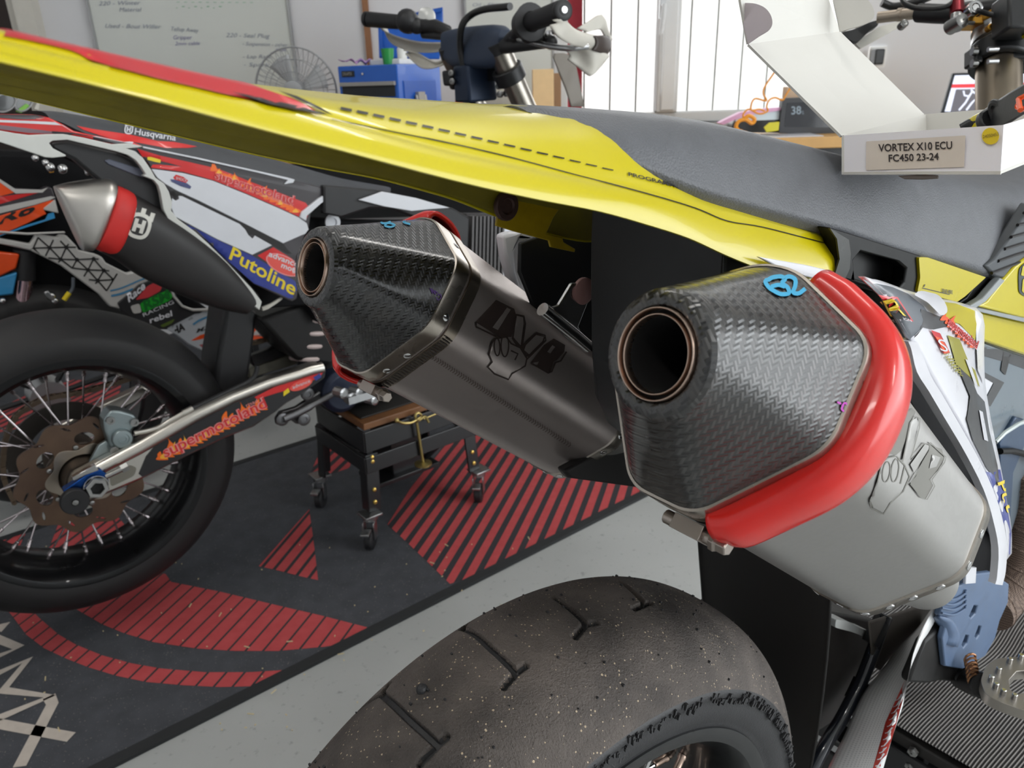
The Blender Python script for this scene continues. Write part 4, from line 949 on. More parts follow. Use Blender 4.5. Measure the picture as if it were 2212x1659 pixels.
for i in range(12): ribbon(T_a, [(1950-4.5*i, 1500+14*i), (1942-4.5*i, 1512+14*i), (1936-4.5*i, 1514+14*i)], 2, .0011, q)
q.build('white_outline', m_wht, arm, auto=0)
# brake hose and chain guard beside the arm
q = MB(); q.tube(cat([B1.on(*p, .062) for p in ((1912, 1330), (1888, 1400), (1862, 1468), (1846, 1500), (1816, 1556), (1782, 1610), (1748, 1675), (1715, 1745))], 6), .0072, 14); q.build('brake_hose', mat('blue_black_hose', (26, 30, 38), .16, coat=.6), M1)
for a, b in (((1880, 1390), (1910, 1330)), ((1842, 1512), (1862, 1470)), ((1800, 1596), (1818, 1565))): MB().tube([B1.on(*a, .060), B1.on(*b, .060)], .0095, 12).build('hose_clip', m_blk, M1)
plate('chain_guide', B1, [[(1790, 1322), (1890, 1340), (1900, 1360), (1860, 1450), (1800, 1560), (1770, 1580), (1756, 1540), (1758, 1470), (1772, 1400)]], .035, .05, mat('brown_black_plastic', (44, 40, 38), .5, bump=.05), M1, bevel=.004)
plate('rubber_gaiter', B1, [[(1806, 1338), (1830, 1342), (1862, 1358), (1876, 1362), (1868, 1376), (1842, 1366), (1804, 1356)]], .05, .02, mat('grey_white_rubber', (188, 190, 188), .5), M1, bevel=.004, rr=.004)
plate('red_chain_slider', B1, [[(1722, 1602), (1734, 1612), (1748, 1614), (1756, 1634), (1752, 1652), (1738, 1648), (1720, 1640)]], .03, .03, m_red, M1, bevel=.003)
plate('frame_plate', B1, [[(1880, 1345), (2020, 1300), (2012, 1338), (1975, 1368), (1940, 1402), (1902, 1450), (1888, 1440)]], .066, .004, mat('dull_frame', (96, 90, 84), .5, .5), M1, bevel=.004)
# blue-grey frame guard with three slots
gl = [[(2040, 1290), (2052, 1272), (2080, 1262), (2110, 1240), (2142, 1236), (2180, 1262), (2178, 1300), (2160, 1340), (2150, 1378), (2128, 1418), (2092, 1438), (2080, 1446), (2042, 1440), (2036, 1380), (2044, 1352), (2030, 1330)],
      [(2094, 1330), (2104, 1308), (2112, 1310), (2108, 1326), (2098, 1336)], [(2078, 1392), (2086, 1372), (2093, 1374), (2090, 1390), (2082, 1400)], [(2106, 1374), (2114, 1352), (2120, 1354), (2116, 1372), (2110, 1380)]]
gd = plate('frame_guard', B1, gl, .128, .006, mat('slate_plastic', (92, 112, 142), .45, vary=.12, scale=60), M1, bevel=.0015)
q = MB()
for i in range(4):
    y = 1288+11*i; q.tube(cat([B1.on(*p, .1295) for p in ((2034, y+3), (2060, y+7), (2082, y-4), (2086, y-14))], 5), .0012, 8)
q.build('guard_rib', mat('slate_plastic', (92, 112, 142), .45), gd)
rows = []
for y0_, x0_ in ((1330, 2030), (1350, 2044), (1372, 2050), (1392, 2044)):
    rows.append([B1.on(x0_-12, y0_, .118), B1.on(x0_-4, y0_-2, .126), B1.on(x0_+8, y0_, .1285), B1.on(x0_+18, y0_+4, .128)])
loft('guard_lip', rows, mat('slate_plastic', (92, 112, 142), .45), gd, nu=2, nv=2, solid=.003)
plate('white_tag', B1, [[(2088, 1226), (2110, 1226), (2108, 1260), (2086, 1262)]], .133, .003, m_wht, M1, bevel=.0006)
plate('white_link', B1, [[(2022, 1382), (2036, 1366), (2046, 1370), (2040, 1392), (2026, 1396)]], .09, .02, mat('grey_white_rubber', (188, 190, 188), .5), M1, bevel=.003)
plate('engine_case', B1, [[(1968, 1462), (2000, 1385), (2036, 1350), (2050, 1430), (2090, 1446), (2120, 1450), (2126, 1464), (2110, 1474), (2090, 1478), (2058, 1474), (2030, 1472), (2000, 1478), (1966, 1476)]], .1215, .010, mat('dark_engine', (30, 29, 29), .55, .3, vary=.3, scale=60), M1, bevel=.003)
# wrapped header pipe
t = NT('exhaust_wrap'); wv = t.new('ShaderNodeTexChecker'); wv.inputs['Scale'].default_value = 620; t.link(t.obj(), wv.inputs['Vector']); n = t.noise(30, 3)
t.set(Base_Color=t.mix(wv.outputs['Fac'], hexc(74, 60, 52), t.mix(n, hexc(128, 108, 96), hexc(150, 130, 116))), Roughness=.8); t.bump(wv.outputs['Fac'], .5, .001); m_wrap = t.m
hp_ = [B1.on(*p, .105) for p in ((2140, 1322), (2165, 1290), (2195, 1225), (2215, 1150), (2228, 1080), (2236, 1010))]
q = MB(); cp = cat(hp_, 10); q.tube(cp, .026, 28); o = q.build('wrapped_header', m_wrap, M1)
q = MB()
for i in range(4, len(cp)-4, 6):
    d = (V(cp[i+1])-V(cp[i])).normalized(); q.lathe(V(cp[i]), d+B1.R*.25, [(-.002, .0265), (0, .0278), (.002, .0265)], 28)
q.build('wrap_turn', m_wrap, o)
q = MB(); q.tube(cat([B1.on(*p, .085) for p in ((2175, 1135), (2196, 1130), (2212, 1118), (2240, 1090))], 5), .011, 16); q.build('mid_pipe', m_chr, M1)
# foot peg with teeth
fp = [(2128, 1440), (2150, 1422), (2196, 1418), (2240, 1422), (2240, 1540), (2204, 1532), (2160, 1516), (2128, 1500), (2118, 1470)]
z_ = B1.L(B1.on(2170, 1470, .175)).z+B1.o.z
pl = [onz(*p, z_) for p in fp]
pg = slab('foot_peg', [rnd([(p.x, p.y) for p in pl], .006), [(lambda w: (w.x, w.y))(onz(*p, z_)) for p in ((2180, 1468), (2196, 1450), (2236, 1446), (2236, 1490), (2196, 1500), (2182, 1490))]], lambda x, y: V((x, y, z_)), (0, 0, 1), .012, steel('cast_peg_steel', (170, 164, 156), .42), M1, bevel=.0015)
for p in ((2140, 1470), (2156, 1452), (2180, 1432), (2204, 1424), (2166, 1500), (2190, 1510), (2150, 1486)):
    MB().lathe(onz(*p, z_), (0, 0, 1), [(-.001, .0028), (.006, .0026), (.0065, .002), (.0065, .0001)], 10).build('peg_tooth', m_chr, pg)
q = MB(); a = B1.on(2120, 1500, .15); q.tube([B1.on(2078, 1465, .11), B1.on(2096, 1472, .135), B1.on(2126, 1482, .16)], .014, 14); q.build('peg_mount', mat('dark_engine', (30, 29, 29), .55, .3), M1, bevel=.002)
q = MB(); hc = B1.on(2095, 1420, .14); hd = (B1.on(2104, 1472, .15)-hc); n_ = 60
q.tube([hc+hd*(i/n_)+(V((cos(i*.62), 0, sin(i*.62)))*.006) for i in range(n_+1)], .0013, 6); q.build('peg_spring', mat('copper_spring', (150, 110, 80), .35, .9), M1)
MB().tube([B1.on(2068, 1452, .12), B1.on(2100, 1458, .135), B1.on(2120, 1500, .15)], .010, 14).build('brake_pedal_pivot', m_blk, M1)
# ================================================================== second motorcycle, on the stand over the mat
M2 = thing('motorcycle', 'white and red motorcycle with black muffler standing over the floor mat', 'motorcycle', (B2.o.x, B2.o.y, 0))
Q = lambda *a, **k: plate(a[0], B2, a[1], a[2], a[3], a[4], k.pop('parent', M2), **k)
m_wht2 = mat('white_body_plastic', (214, 216, 222), .35, vary=.03, coat=.2); m_edge2 = mat('ivory_plastic_edge', (196, 192, 182), .45, vary=.05)
m_blk2 = mat('black_side_plastic', (34, 34, 36), .5, vary=.15, bump=.05); m_char = mat('charcoal_decal', (58, 54, 58), .4, coat=.2)
m_red2 = mat('bright_red_decal', (212, 40, 40), .35, coat=.2); m_lil = mat('slate_lilac_sheen', (92, 97, 112), .4)
wh2 = bpy.data.objects.new('rear_wheel', None); COL.objects.link(wh2); wh2.parent = M2; wh2.location = B2.o-ORIG[M2]
pf2 = [(-.072, .218), (-.0745, .226), (-.077, .236)]+[(l, .300-.0012*abs(l/.03)**1.5-.036*(abs(l)/.076)**2.6) for l in np.linspace(-.076, .076, 33)]+[(.077, .236), (.0745, .226), (.072, .218)]
tyre_mesh(B2, 0, .30, pf2, 240, 'tyre', mat('black_slick_rubber', (27, 26, 27), .62, vary=.12, scale=20, bump=.12, bscale=300), wh2)
rim(B2, .070, wh2, m_rim, .224)
m_spk = steel('pink_tinted_spoke', (206, 196, 198), .25)
spokes(B2, wh2, m_spk, m_spk)
hub = MB().lathe(B2.o, B2.R, [(-.075, .001), (-.075, .03), (-.058, .034), (-.05, .048), (-.04, .048), (-.035, .03), (.035, .03), (.04, .05), (.05, .05), (.052, .062), (.058, .062), (.06, .040), (.085, .034), (.085, .001)], 40).build('hub', steel('worn_hub', (110, 100, 92), .45), wh2)
def disc_loops(R_, r_, n=10):
    out = []
    for i in range(200):
        t = 2*pi*i/200; out.append((R_*(1+.055*math.cos(n*t))*cos(t), R_*(1+.055*math.cos(n*t))*sin(t)))
    holes = [[(r_*cos(-t), r_*sin(-t)) for t in np.linspace(0, 2*pi, 60)[:-1]]]
    for i in range(6):
        a = 2*pi*i/6+.3; c_ = (.072*cos(a), .072*sin(a)); rr_ = []
        for t in np.linspace(0, 2*pi, 24)[:-1]:
            rr_.append((c_[0]+.0125*cos(t)*cos(a)-.017*sin(t)*sin(a), c_[1]+.0125*cos(t)*sin(a)+.017*sin(t)*cos(a)))
        holes.append(rr_)
    for i in range(12):
        a = 2*pi*i/12+.1; an = a+.9; c_ = (.0965*cos(a), .0965*sin(a)); q = []
        for t in np.linspace(0, 2*pi, 14)[:-1]: q.append((c_[0]+.009*cos(t)*cos(an)-.0022*sin(t)*sin(an), c_[1]+.009*cos(t)*sin(an)+.0022*sin(t)*cos(an)))
        holes.append(q)
    return [out]+holes
t = NT('heat_browned_disc'); n = t.noise(14, 4); gx = t.new('ShaderNodeTexCoord')
t.set(Base_Color=t.mix(n, hexc(74, 58, 56), hexc(126, 104, 84)), Metallic=.85, Roughness=.42); m_disc = t.m
slab('brake_disc', disc_loops(.108, .054), lambda x, z: B2.W(x, .066, z), B2.R, .004, m_disc, wh2, bevel=.0006)
slab('disc_carrier', [[(.058*(1+.10*cos(6*t))*cos(t), .058*(1+.10*cos(6*t))*sin(t)) for t in np.linspace(0, 2*pi, 90)[:-1]], [(.042*cos(t), .042*sin(t)) for t in np.linspace(0, 2*pi, 40)[:-1]]], lambda x, z: B2.W(x, .0675, z), B2.R, .004, steel('carrier_steel', (168, 158, 146), .35), wh2, bevel=.0005)
for i in range(6):
    a = 2*pi*i/6+.55; MB().lathe(B2.W(.0585*cos(a), .0675, .0585*sin(a)), B2.R, [(0, .0001), (0, .0045), (.002, .0042), (.0025, .003), (.0025, .0001)], 12).build('disc_bolt', m_bolt, wh2)
# swingarm
m_sat = steel('satin_swingarm', (206, 202, 194), .32)
top = [(150, 1026), (300, 951), (420, 884), (540, 830), (610, 806), (650, 795), (690, 785)]; low = [(140, 1082), (190, 1088), (300, 1041), (483, 951), (549, 924), (596, 893), (704, 815)]
Q('swingarm', [[(157, 1030), (222, 996), (300, 955), (420, 886), (500, 848), (580, 818), (640, 800), (672, 789), (692, 785), (706, 800), (704, 818), (650, 856), (622, 872), (596, 892), (549, 924), (483, 950), (400, 990), (304, 1039), (240, 1066), (205, 1082), (175, 1080), (150, 1066)]], .118, .030, m_sat, bevel=.007)
q = MB(); q.tube([B2.on(*p, .112) for p in ((168, 1038), (222, 1008), (300, 967), (420, 898), (500, 859), (580, 828), (640, 810), (672, 799), (696, 794))], [.011, .012, .013, .013, .0125, .012, .012, .0125, .012], 16)
q.build('swingarm_beam', m_sat, M2)
dec = Q('swingarm_decal', [[(316, 986), (345, 952), (432, 908), (535, 852), (620, 813), (690, 799), (704, 802), (698, 818), (650, 852), (620, 868), (594, 888), (546, 918), (480, 945), (400, 984), (308, 1031), (300, 1024)]], .1195, .002, m_blk2)
T_d = tree_of(dec)
def sd(name, pts, m, off=.0006, par=None): return sticker(name, T_d, [pts], m, par or dec, off=off)
m_fl1 = mat('flame_orange', (246, 112, 30), .4); m_fl2 = mat('flame_yellow', (250, 180, 60), .4)
bs = [(350+11.8*i, 990-6.0*i) for i in range(19)]
flames(T_d, bs, 12, 34, m_fl1, dec); flames(T_d, [(x+4, y-3) for x, y in bs[:14:2]], 7, 24, m_fl2, dec, off=.0011)
m_wr = mat('pale_red_outline', (236, 150, 150), .4)
for m_, bo, of in ((m_wr, .05, .0014), (m_red2, .004, .0022)):
    text('decal_lettering', 'supermotoland', (356, 988), (577, 878), (-9, -21), lambda x, y, of=of: hit(T_d, x, y, of), m_, dec, bold=bo)
text('decal_lettering', 'road', (532, 879), (557, 868), (-3, -7), lambda x, y: hit(T_d, x, y, .0015), m_wr, dec)
sd('red_graphic', [(549, 858), (600, 832), (640, 818), (700, 796), (706, 802), (690, 815), (640, 838), (600, 848), (556, 862)], m_red2, .0007)
sd('yellow_graphic', [(612, 846), (622, 838), (626, 846), (612, 856)], m_ylw, .001)
sticker('oval_sticker', T_d, [[(650+26*cos(t)*.9+6*sin(t), 831-11*cos(t)+8*sin(t)) for t in np.linspace(0, 2*pi, 24)[:-1]]], mat('salmon_print', (232, 90, 80), .4), dec, off=.0012)
text('decal_lettering', 'advance', (632, 840), (670, 825), (-2, -7), lambda x, y: hit(T_d, x, y, .0016), m_wht2, dec)
sd('blue_graphic', [(676, 815), (690, 806), (694, 814), (682, 822)], m_blu, .0013)
# axle end: blue adjuster block, hollow nut, black roller
m_blue = steel('blue_anodised', (36, 78, 150), .3)
Q('axle_block', [[(136, 1061), (188, 1025), (217, 1014), (231, 1024), (236, 1042), (229, 1058), (214, 1068), (188, 1077), (146, 1074)]], .135, .018, m_blue, bevel=.002)
Q('axle_top_plate', [[(156, 1032), (206, 1004), (214, 1016), (186, 1026), (158, 1040)]], .136, .012, m_chr, bevel=.001)
ac = B2.on(207, 1050, .137)
MB().lathe(ac, B2.R, [(0, .0001), (0, .021), (.004, .021), (.004, .0195)], 30).lathe(ac, B2.R, [(.004, .0198), (.012, .0198), (.0135, .0185), (.0135, .012), (.002, .0115), (.002, .0001)], 6).build('axle_nut', m_chr, M2)
MB().lathe(ac, B2.R, [(.0136, .0118), (.003, .0116), (.003, .0001)], 24).build('axle_bore', mat('deep_black', (8, 8, 8), .6), M2)
rc = B2.on(159, 1079, .137)
MB().lathe(rc, B2.R, [(0, .0001), (0, .022), (.002, .0235), (.012, .0235), (.014, .022), (.014, .0065), (.012, .006), (.012, .0001)], 30).build('axle_slider', m_blk2, M2)
MB().lathe(rc, B2.R, [(.012, .0055), (.0155, .005), (.016, .0001)], 16).build('slider_bolt', m_bolt, M2)
q = MB(); q.tube([B2.on(228, 1030, .134), B2.on(262, 1014, .134)], .005, 10); q.tube([B2.on(262, 1014, .134), B2.on(276, 1007, .134)], .0085, 6); q.build('chain_adjuster', m_bolt, M2)
Q('arm_end_window', [[(236, 1022), (280, 1004), (296, 1010), (290, 1028), (240, 1052)]], .1193, .0015, steel('arm_recess', (150, 146, 136), .4), rr=.006)
# caliper
m_cal = steel('cast_caliper', (160, 172, 174), .45)
cal = Q('brake_caliper', [[(224, 908), (232, 895), (242, 886), (262, 888), (290, 896), (298, 906), (296, 920), (286, 930), (285, 950), (272, 968), (250, 974), (238, 966), (232, 945), (226, 930)]], .098, .036, m_cal, bevel=.006)
pc = B2.on(263, 946, .099); MB().lathe(pc, B2.R, [(-.004, .0185), (.006, .0185), (.009, .016), (.0095, .011), (.008, .0105), (.0085, .006), (.007, .0055), (.007, .0001)], 28).build('piston_cap', m_cal, cal)
for p in ((238, 908), (246, 972), (290, 912)): MB().lathe(B2.on(*p, .099), B2.R, [(-.002, .008), (.004, .0075), (.004, .004), (.001, .0035), (.001, .0001)], 12).build('caliper_bolt', m_bolt, cal)
Q('caliper_bracket', [[(188, 1008), (214, 962), (230, 952), (250, 972), (232, 990), (200, 1008)]], .088, .010, m_cal, bevel=.002)
q = MB(); q.tube(cat([B2.on(*p, .108) for p in ((290, 936), (320, 930), (345, 922), (372, 906), (395, 893))], 5), .0048, 12); q.tube([B2.on(395, 893, .108), B2.on(416, 882, .108)], .0066, 12); q.build('brake_line_fitting', m_sat, M2)
q = MB(); q.tube(cat([B2.on(*p, .108) for p in ((414, 883), (450, 866), (500, 842), (540, 822), (552, 808), (556, 790))], 5), .0045, 12); q.build('brake_hose', m_blk2, M2)
# far leg of the swingarm, chain and sprocket
Q('swingarm_far_leg', [[(110, 930), (160, 905), (240, 868), (310, 836), (330, 850), (260, 888), (180, 925), (130, 950)]], -.10, .03, m_sat, bevel=.005)
Q('chain_slider', [[(536, 798), (600, 775), (660, 752), (700, 742), (704, 764), (660, 782), (600, 800), (540, 818)]], -.05, .03, mat('grey_green_metal', (120, 118, 106), .5, .5, vary=.2), bevel=.003)
Q('chain_slider_rubber', [[(540, 770), (600, 748), (690, 724), (700, 744), (640, 760), (548, 792)]], -.045, .02, m_blk2, bevel=.003)
def chain(name, pts, lat):
    q = MB(); P_ = [B2.on(*p, lat) for p in pts]; P_ = [V(p) for p in cat(P_, 8)]; d_acc = 0; k = 0
    L_ = [0]
    for i in range(1, len(P_)): L_.append(L_[-1]+(P_[i]-P_[i-1]).length)
    s_ = 0
    while s_ < L_[-1]-.013:
        def atl(x):
            for i in range(1, len(L_)):
                if L_[i] >= x: return P_[i-1].lerp(P_[i], (x-L_[i-1])/(L_[i]-L_[i-1]+1e-9))
            return P_[-1]
        a, b = atl(s_), atl(s_+.0127); d = (b-a)/2; up = B2.R.cross(d).normalized()
        for sg in (-1, 1): q.box((a+b)/2+B2.R*sg*(.006 if k % 2 else .0042), d*1.45, B2.R*.0009, up*.0042)
        q.tube([a-B2.R*.0075, a+B2.R*.0075], .0036, 8); s_ += .0127; k += 1
    return q.build(name, steel('oily_chain', (132, 116, 100), .4), M2, smooth=False)
chain('chain', [(30, 1085), (8, 1030), (10, 960), (30, 905), (62, 878), (100, 860), (170, 848), (230, 832), (292, 814)], -.06)
chain('chain', [(540, 742), (600, 728), (660, 712)], -.05)
MB().lathe(B2.W(0, -.06, 0), B2.R, [(-.003, .07), (-.003, .105), (.003, .105), (.003, .07), (-.003, .07)], 60).build('sprocket', steel('sprocket_steel', (92, 88, 84), .45), wh2)
# mud flap and dark inner parts
Q('chain_flap', [[(487, 664), (556, 672), (552, 720), (545, 770), (536, 828), (522, 842), (480, 852), (466, 836), (468, 790), (478, 730)]], .03, .10, m_blk2, bevel=.008)
Q('inner_side_wall', [[(100, 306), (146, 300), (251, 322), (340, 350), (480, 400), (660, 470), (760, 476), (1000, 478), (1010, 560), (960, 560), (760, 640), (690, 700), (662, 660), (560, 668), (470, 560), (365, 470), (300, 470), (262, 400), (235, 384), (143, 344)]], .085, .03, mat('matt_black_parts', (20, 20, 22), .7), bevel=.004)
# seat of the second bike
ST2 = [(84, 240), (124, 241), (179, 250), (244, 261), (301, 268), (360, 283), (423, 299), (547, 331), (661, 364), (740, 386), (840, 404)]
SB2 = [(108, 257), (135, 265), (180, 286), (250, 309), (309, 319), (360, 330), (425, 345), (547, 372), (640, 394), (720, 414), (820, 440)]
rows = []
for a, b in zip(ST2, SB2):
    A_ = B2.on(*a, .03); C_ = B2.on(*b, .112); A0 = B2.L(A_); C0 = B2.L(C_); x_ = (A0.x, C0.x)
    hs = [(A0.x, .03, A0.z), (A0.x*.8+C0.x*.2, .062, A0.z*.9+C0.z*.1), (A0.x*.5+C0.x*.5, .09, A0.z*.6+C0.z*.4), (C0.x, .112, C0.z)]
    rows.append([B2.W(x, -y, z) for x, y, z in reversed(hs)]+[B2.W(x, y, z) for x, y, z in hs])
m_seat2 = mat('charcoal_seat_cover', (70, 72, 76), .55, bump=.3, bscale=500)
seat2 = loft('seat', rows, m_seat2, M2, nu=3, nv=3, auto=60)
T_2 = tree_of(seat2)
sticker('red_stripe', T_2, [[(138, 263), (165, 272), (200, 279), (280, 291), (340, 305), (376, 307), (426, 317), (406, 320), (357, 320), (300, 309), (244, 301), (163, 280)]], m_red2, seat2)
text('seat_lettering', 'Husqvarna', (290, 291), (379, 305), (2, -13), lambda x, y: hit(T_2, x, y, .0012), m_wht2, seat2, bold=True)
def crown_emblem(tree, cx, cy, k, an, m, parent, off):
    """ring-shaped H badge with a gun-sight top"""
    R2 = lambda x, y: (cx+k*(x*cos(an)-y*sin(an)), cy+k*(x*sin(an)+y*cos(an)))
    q = MB(); o_ = [R2(1.0*abs(cos(t))**.75*(1 if cos(t) > 0 else -1), 1.08*abs(sin(t))**.8*(1 if sin(t) > 0 else -1)) for t in np.linspace(0, 2*pi, 44)[:-1]]
    i_ = [R2(.70*abs(cos(t))**.7*(1 if cos(t) > 0 else -1), .78*abs(sin(t))**.75*(1 if sin(t) > 0 else -1)) for t in np.linspace(0, 2*pi, 36)[:-1]]
    g = max(1.5, k*.25)
    sticker('', tree, [o_, i_], None, None, off=off, grid=g, mb=q)
    for pr in ([(-.98, -.6), (-1.0, -1.35), (-.62, -1.35), (-.62, -1.05), (-.5, -.85)], [(-.2, -.9), (-.2, -1.5), (.2, -1.5), (.2, -.9)], [(.98, -.6), (1.0, -1.35), (.62, -1.35), (.62, -1.05), (.5, -.85)]): sticker('', tree, [[R2(*p) for p in pr]], None, None, off=off, grid=g, mb=q)
    sticker('', tree, [[R2(*p) for p in ((-.48, -.55), (-.16, -.55), (-.16, -.16), (.16, -.16), (.16, -.55), (.48, -.55), (.48, .55), (.16, .55), (.16, .16), (-.16, .16), (-.16, .55), (-.48, .55))]], None, None, off=off, grid=g, mb=q)
    return q.build('crowned_badge', m, parent, auto=0, smooth=False)
crown_emblem(T_2, 278, 281, 9.5, .15, m_wht2, seat2, .0012)
# fender / tail graphics left of the seat
tl = Q('rear_fender', [[(-60, 246), (0, 247), (78, 248), (106, 254), (135, 268), (160, 283), (200, 292), (290, 308), (309, 316), (262, 319), (244, 312), (179, 298), (140, 291), (65, 293), (0, 283), (-60, 276)]], .118, .05, m_red2, bevel=.003)
T_l = tree_of(tl)
def sl_(name, pts, m, off=.0006): return sticker(name, T_l, [pts], m, tl, off=off)
sl_('dark_graphic', [(-60, 247), (0, 248), (78, 249), (112, 258), (60, 258), (-60, 257)], m_char); sl_('white_stripe', [(-60, 257), (0, 259), (60, 261), (118, 264), (134, 271), (70, 267), (0, 264), (-60, 263)], m_wht2)
sl_('white_stripe', [(106, 254), (114, 253), (136, 267), (162, 282), (200, 291), (288, 308), (286, 311), (198, 295), (158, 286), (132, 270)], m_wht2, .001)
sl_('lilac_graphic', [(-60, 271), (0, 270), (60, 277), (112, 284), (112, 288), (60, 287), (0, 279), (-60, 279)], mat('grey_mauve_decal', (128, 106, 116), .4)); sl_('dark_graphic', [(112, 283), (160, 287), (200, 295), (286, 311), (258, 312), (200, 302), (150, 292), (112, 288)], m_char)
sl_('pink_graphic', [(70, 250), (92, 249), (98, 254), (86, 258), (78, 257)], mat('pale_pink_decal', (206, 140, 136), .4), .001)
Q('tail_panel', [[(-60, 275), (0, 282), (33, 288), (65, 292), (106, 290), (140, 290), (179, 297), (244, 312), (280, 310), (309, 316), (298, 319), (275, 321), (293, 328), (309, 341), (326, 366), (336, 384), (355, 397), (365, 414), (372, 437), (370, 455), (384, 473), (422, 501), (452, 528), (490, 566), (544, 623), (566, 652), (561, 670), (549, 661), (533, 638), (509, 607), (471, 566), (422, 526), (376, 490), (363, 473), (353, 452), (347, 418), (342, 401), (332, 389), (309, 380), (315, 376), (304, 359), (293, 346), (277, 335), (251, 327), (146, 302), (114, 304), (106, 309), (114, 320), (143, 335), (142, 338), (114, 341), (98, 340), (0, 307), (-60, 294)]], .150, .014, mat('white_tail_plastic', (208, 209, 204), .4, vary=.05), bevel=.003)
Q('tail_recess', [[(108, 308), (146, 303), (251, 328), (290, 345), (312, 374), (345, 405), (362, 470), (300, 470), (250, 420), (160, 345), (112, 322)]], .128, .03, m_blk2, bevel=.006)
Q('tail_recess_sheen', [[(225, 347), (236, 344), (308, 366), (311, 384), (293, 379), (236, 356)]], .1305, .004, m_lil, bevel=.0015)  # highlight on the recess drawn as a paler plate
# side cover with graphics
sc2 = Q('side_cover', [[(262, 318), (309, 317), (430, 345), (560, 372), (638, 390), (716, 410), (672, 462), (668, 490), (660, 506), (640, 560), (646, 604), (642, 646), (630, 652), (549, 614), (488, 562), (452, 526), (384, 472), (370, 452), (372, 436), (365, 412), (336, 383), (320, 352), (296, 326)]], .140, .012, m_char, bevel=.002)
T_k = tree_of(sc2)
def sk(name, pts, m, off=.0007, sm=0): return sticker(name, T_k, [pts], m, sc2, off=off, grid=10)
Q('seat_trim', [[(309, 316), (430, 341), (560, 370), (623, 384), (637, 388), (634, 395), (614, 398), (622, 389), (560, 374), (430, 345), (309, 320)]], .143, .004, m_wht2, bevel=.0008)
sk('red_graphic', [(296, 321), (345, 336), (400, 348), (470, 364), (540, 392), (660, 438), (670, 452), (662, 472), (650, 470), (600, 447), (528, 416), (461, 389), (395, 371), (327, 362), (318, 352), (395, 360), (461, 378), (440, 372), (360, 351), (308, 338)], m_red2)
sk('yellow_sticker', [(318, 339), (326, 339), (347, 345), (346, 352), (336, 350), (318, 345)], m_ylw, .0012)
w1 = Q('number_plate', [[(327, 365), (395, 374), (461, 391), (528, 418), (600, 449), (648, 471), (663, 482), (667, 496), (660, 505), (612, 526), (520, 479), (430, 434), (380, 411), (358, 398), (340, 384)]], .1425, .003, m_wht2, bevel=.001)
w2 = Q('number_plate', [[(372, 428), (380, 434), (387, 430), (386, 423), (394, 424), (518, 484), (530, 496), (537, 508), (546, 516), (551, 509), (588, 530), (545, 551), (471, 518), (378, 468), (370, 450)]], .1425, .003, m_wht2, bevel=.001)
T_w1, T_w2 = tree_of(w1), tree_of(w2)
sticker('badge', T_w1, [[(374, 383), (380, 377), (396, 382), (406, 390), (402, 395), (378, 389)]], m_red2, w1); sticker('badge', T_w1, [[(368, 387), (378, 388), (404, 396), (413, 403), (410, 408), (390, 402), (370, 392)]], mat('navy_print', (70, 76, 120), .4), w1, off=.0009)
text('badge_lettering', 'SHOCK', (379, 387), (403, 393), (1, -6), lambda x, y: hit(T_w1, x, y, .0014), m_wht2, w1)
sk('black_slot', [(345, 393), (380, 411), (430, 434), (520, 479), (612, 526), (645, 552), (640, 560), (590, 531), (551, 508), (538, 506), (518, 482), (394, 422), (384, 424), (378, 432), (368, 424), (360, 408)], m_inkb)
sk('blue_graphic', [(378, 469), (471, 519), (546, 553), (600, 584), (646, 606), (642, 646), (630, 651), (549, 612), (500, 570), (452, 527)], m_blu)
text('panel_lettering', 'Putoline', (494, 558), (634, 638), (9, -26), lambda x, y: hit(T_k, x, y, .0012), m_ylw, sc2, bold=True)
sk('red_graphic', [(556, 552), (590, 534), (650, 566), (648, 604), (600, 582)], m_red2)
sticker('oval_sticker', T_k, [[(612+42*cos(t)*.88-18*sin(t)*.45, 572+42*cos(t)*.42+20*sin(t)*.9) for t in np.linspace(0, 2*pi, 36)[:-1]]], m_wr, sc2, off=.001); sticker('oval_sticker', T_k, [[(612+39*cos(t)*.88-16*sin(t)*.45, 572+39*cos(t)*.42+17.5*sin(t)*.9) for t in np.linspace(0, 2*pi, 36)[:-1]]], mat('salmon_print', (224, 84, 76), .4), sc2, off=.0014)
text('sticker_lettering', 'advance', (579, 553), (642, 577), (3, -11), lambda x, y: hit(T_k, x, y, .0019), m_wht2, sc2, bold=True); text('sticker_lettering', 'moto', (606, 577), (644, 592), (3, -11), lambda x, y: hit(T_k, x, y, .0019), m_wht2, sc2, bold=True)
bs = [(462+11*i, 366+5.6*i) for i in range(17)]
flames(T_k, bs, 9, 17, m_fl1, sc2, up=(.1, -1)); flames(T_k, bs[1::3], 5, 12, m_fl2, sc2, off=.0012, up=(.1, -1))
for m_, bo, of in ((m_wr, .05, .0016), (m_red2, .004, .0024)): text('panel_lettering', 'supermotoland', (462, 385), (634, 441), (3, -17), lambda x, y, of=of: hit(T_k, x, y, of), m_, sc2, bold=bo)
text('panel_lettering', 'road and track riding parts', (506, 404), (632, 446), (1, -4), lambda x, y: hit(T_k, x, y, .0014), m_wr, sc2)
Q('white_subframe_strut', [[(648, 470), (652, 458), (690, 428), (722, 410), (724, 418), (694, 440), (664, 466), (662, 478)]], .146, .008, m_wht2, bevel=.002)
Q('strut_tip', [[(566, 664), (586, 656), (602, 646), (611, 640), (611, 646), (598, 656), (580, 668), (568, 672)]], .13, .006, m_edge2, bevel=.001)
wc = B2.on(718, 480, .115); MB().lathe(wc, B2.R, [(0, .0165), (.003, .0165), (.004, .014), (.004, .0085), (.001, .008), (.001, .0001)], 24).build('frame_bolt', m_wht2, M2)
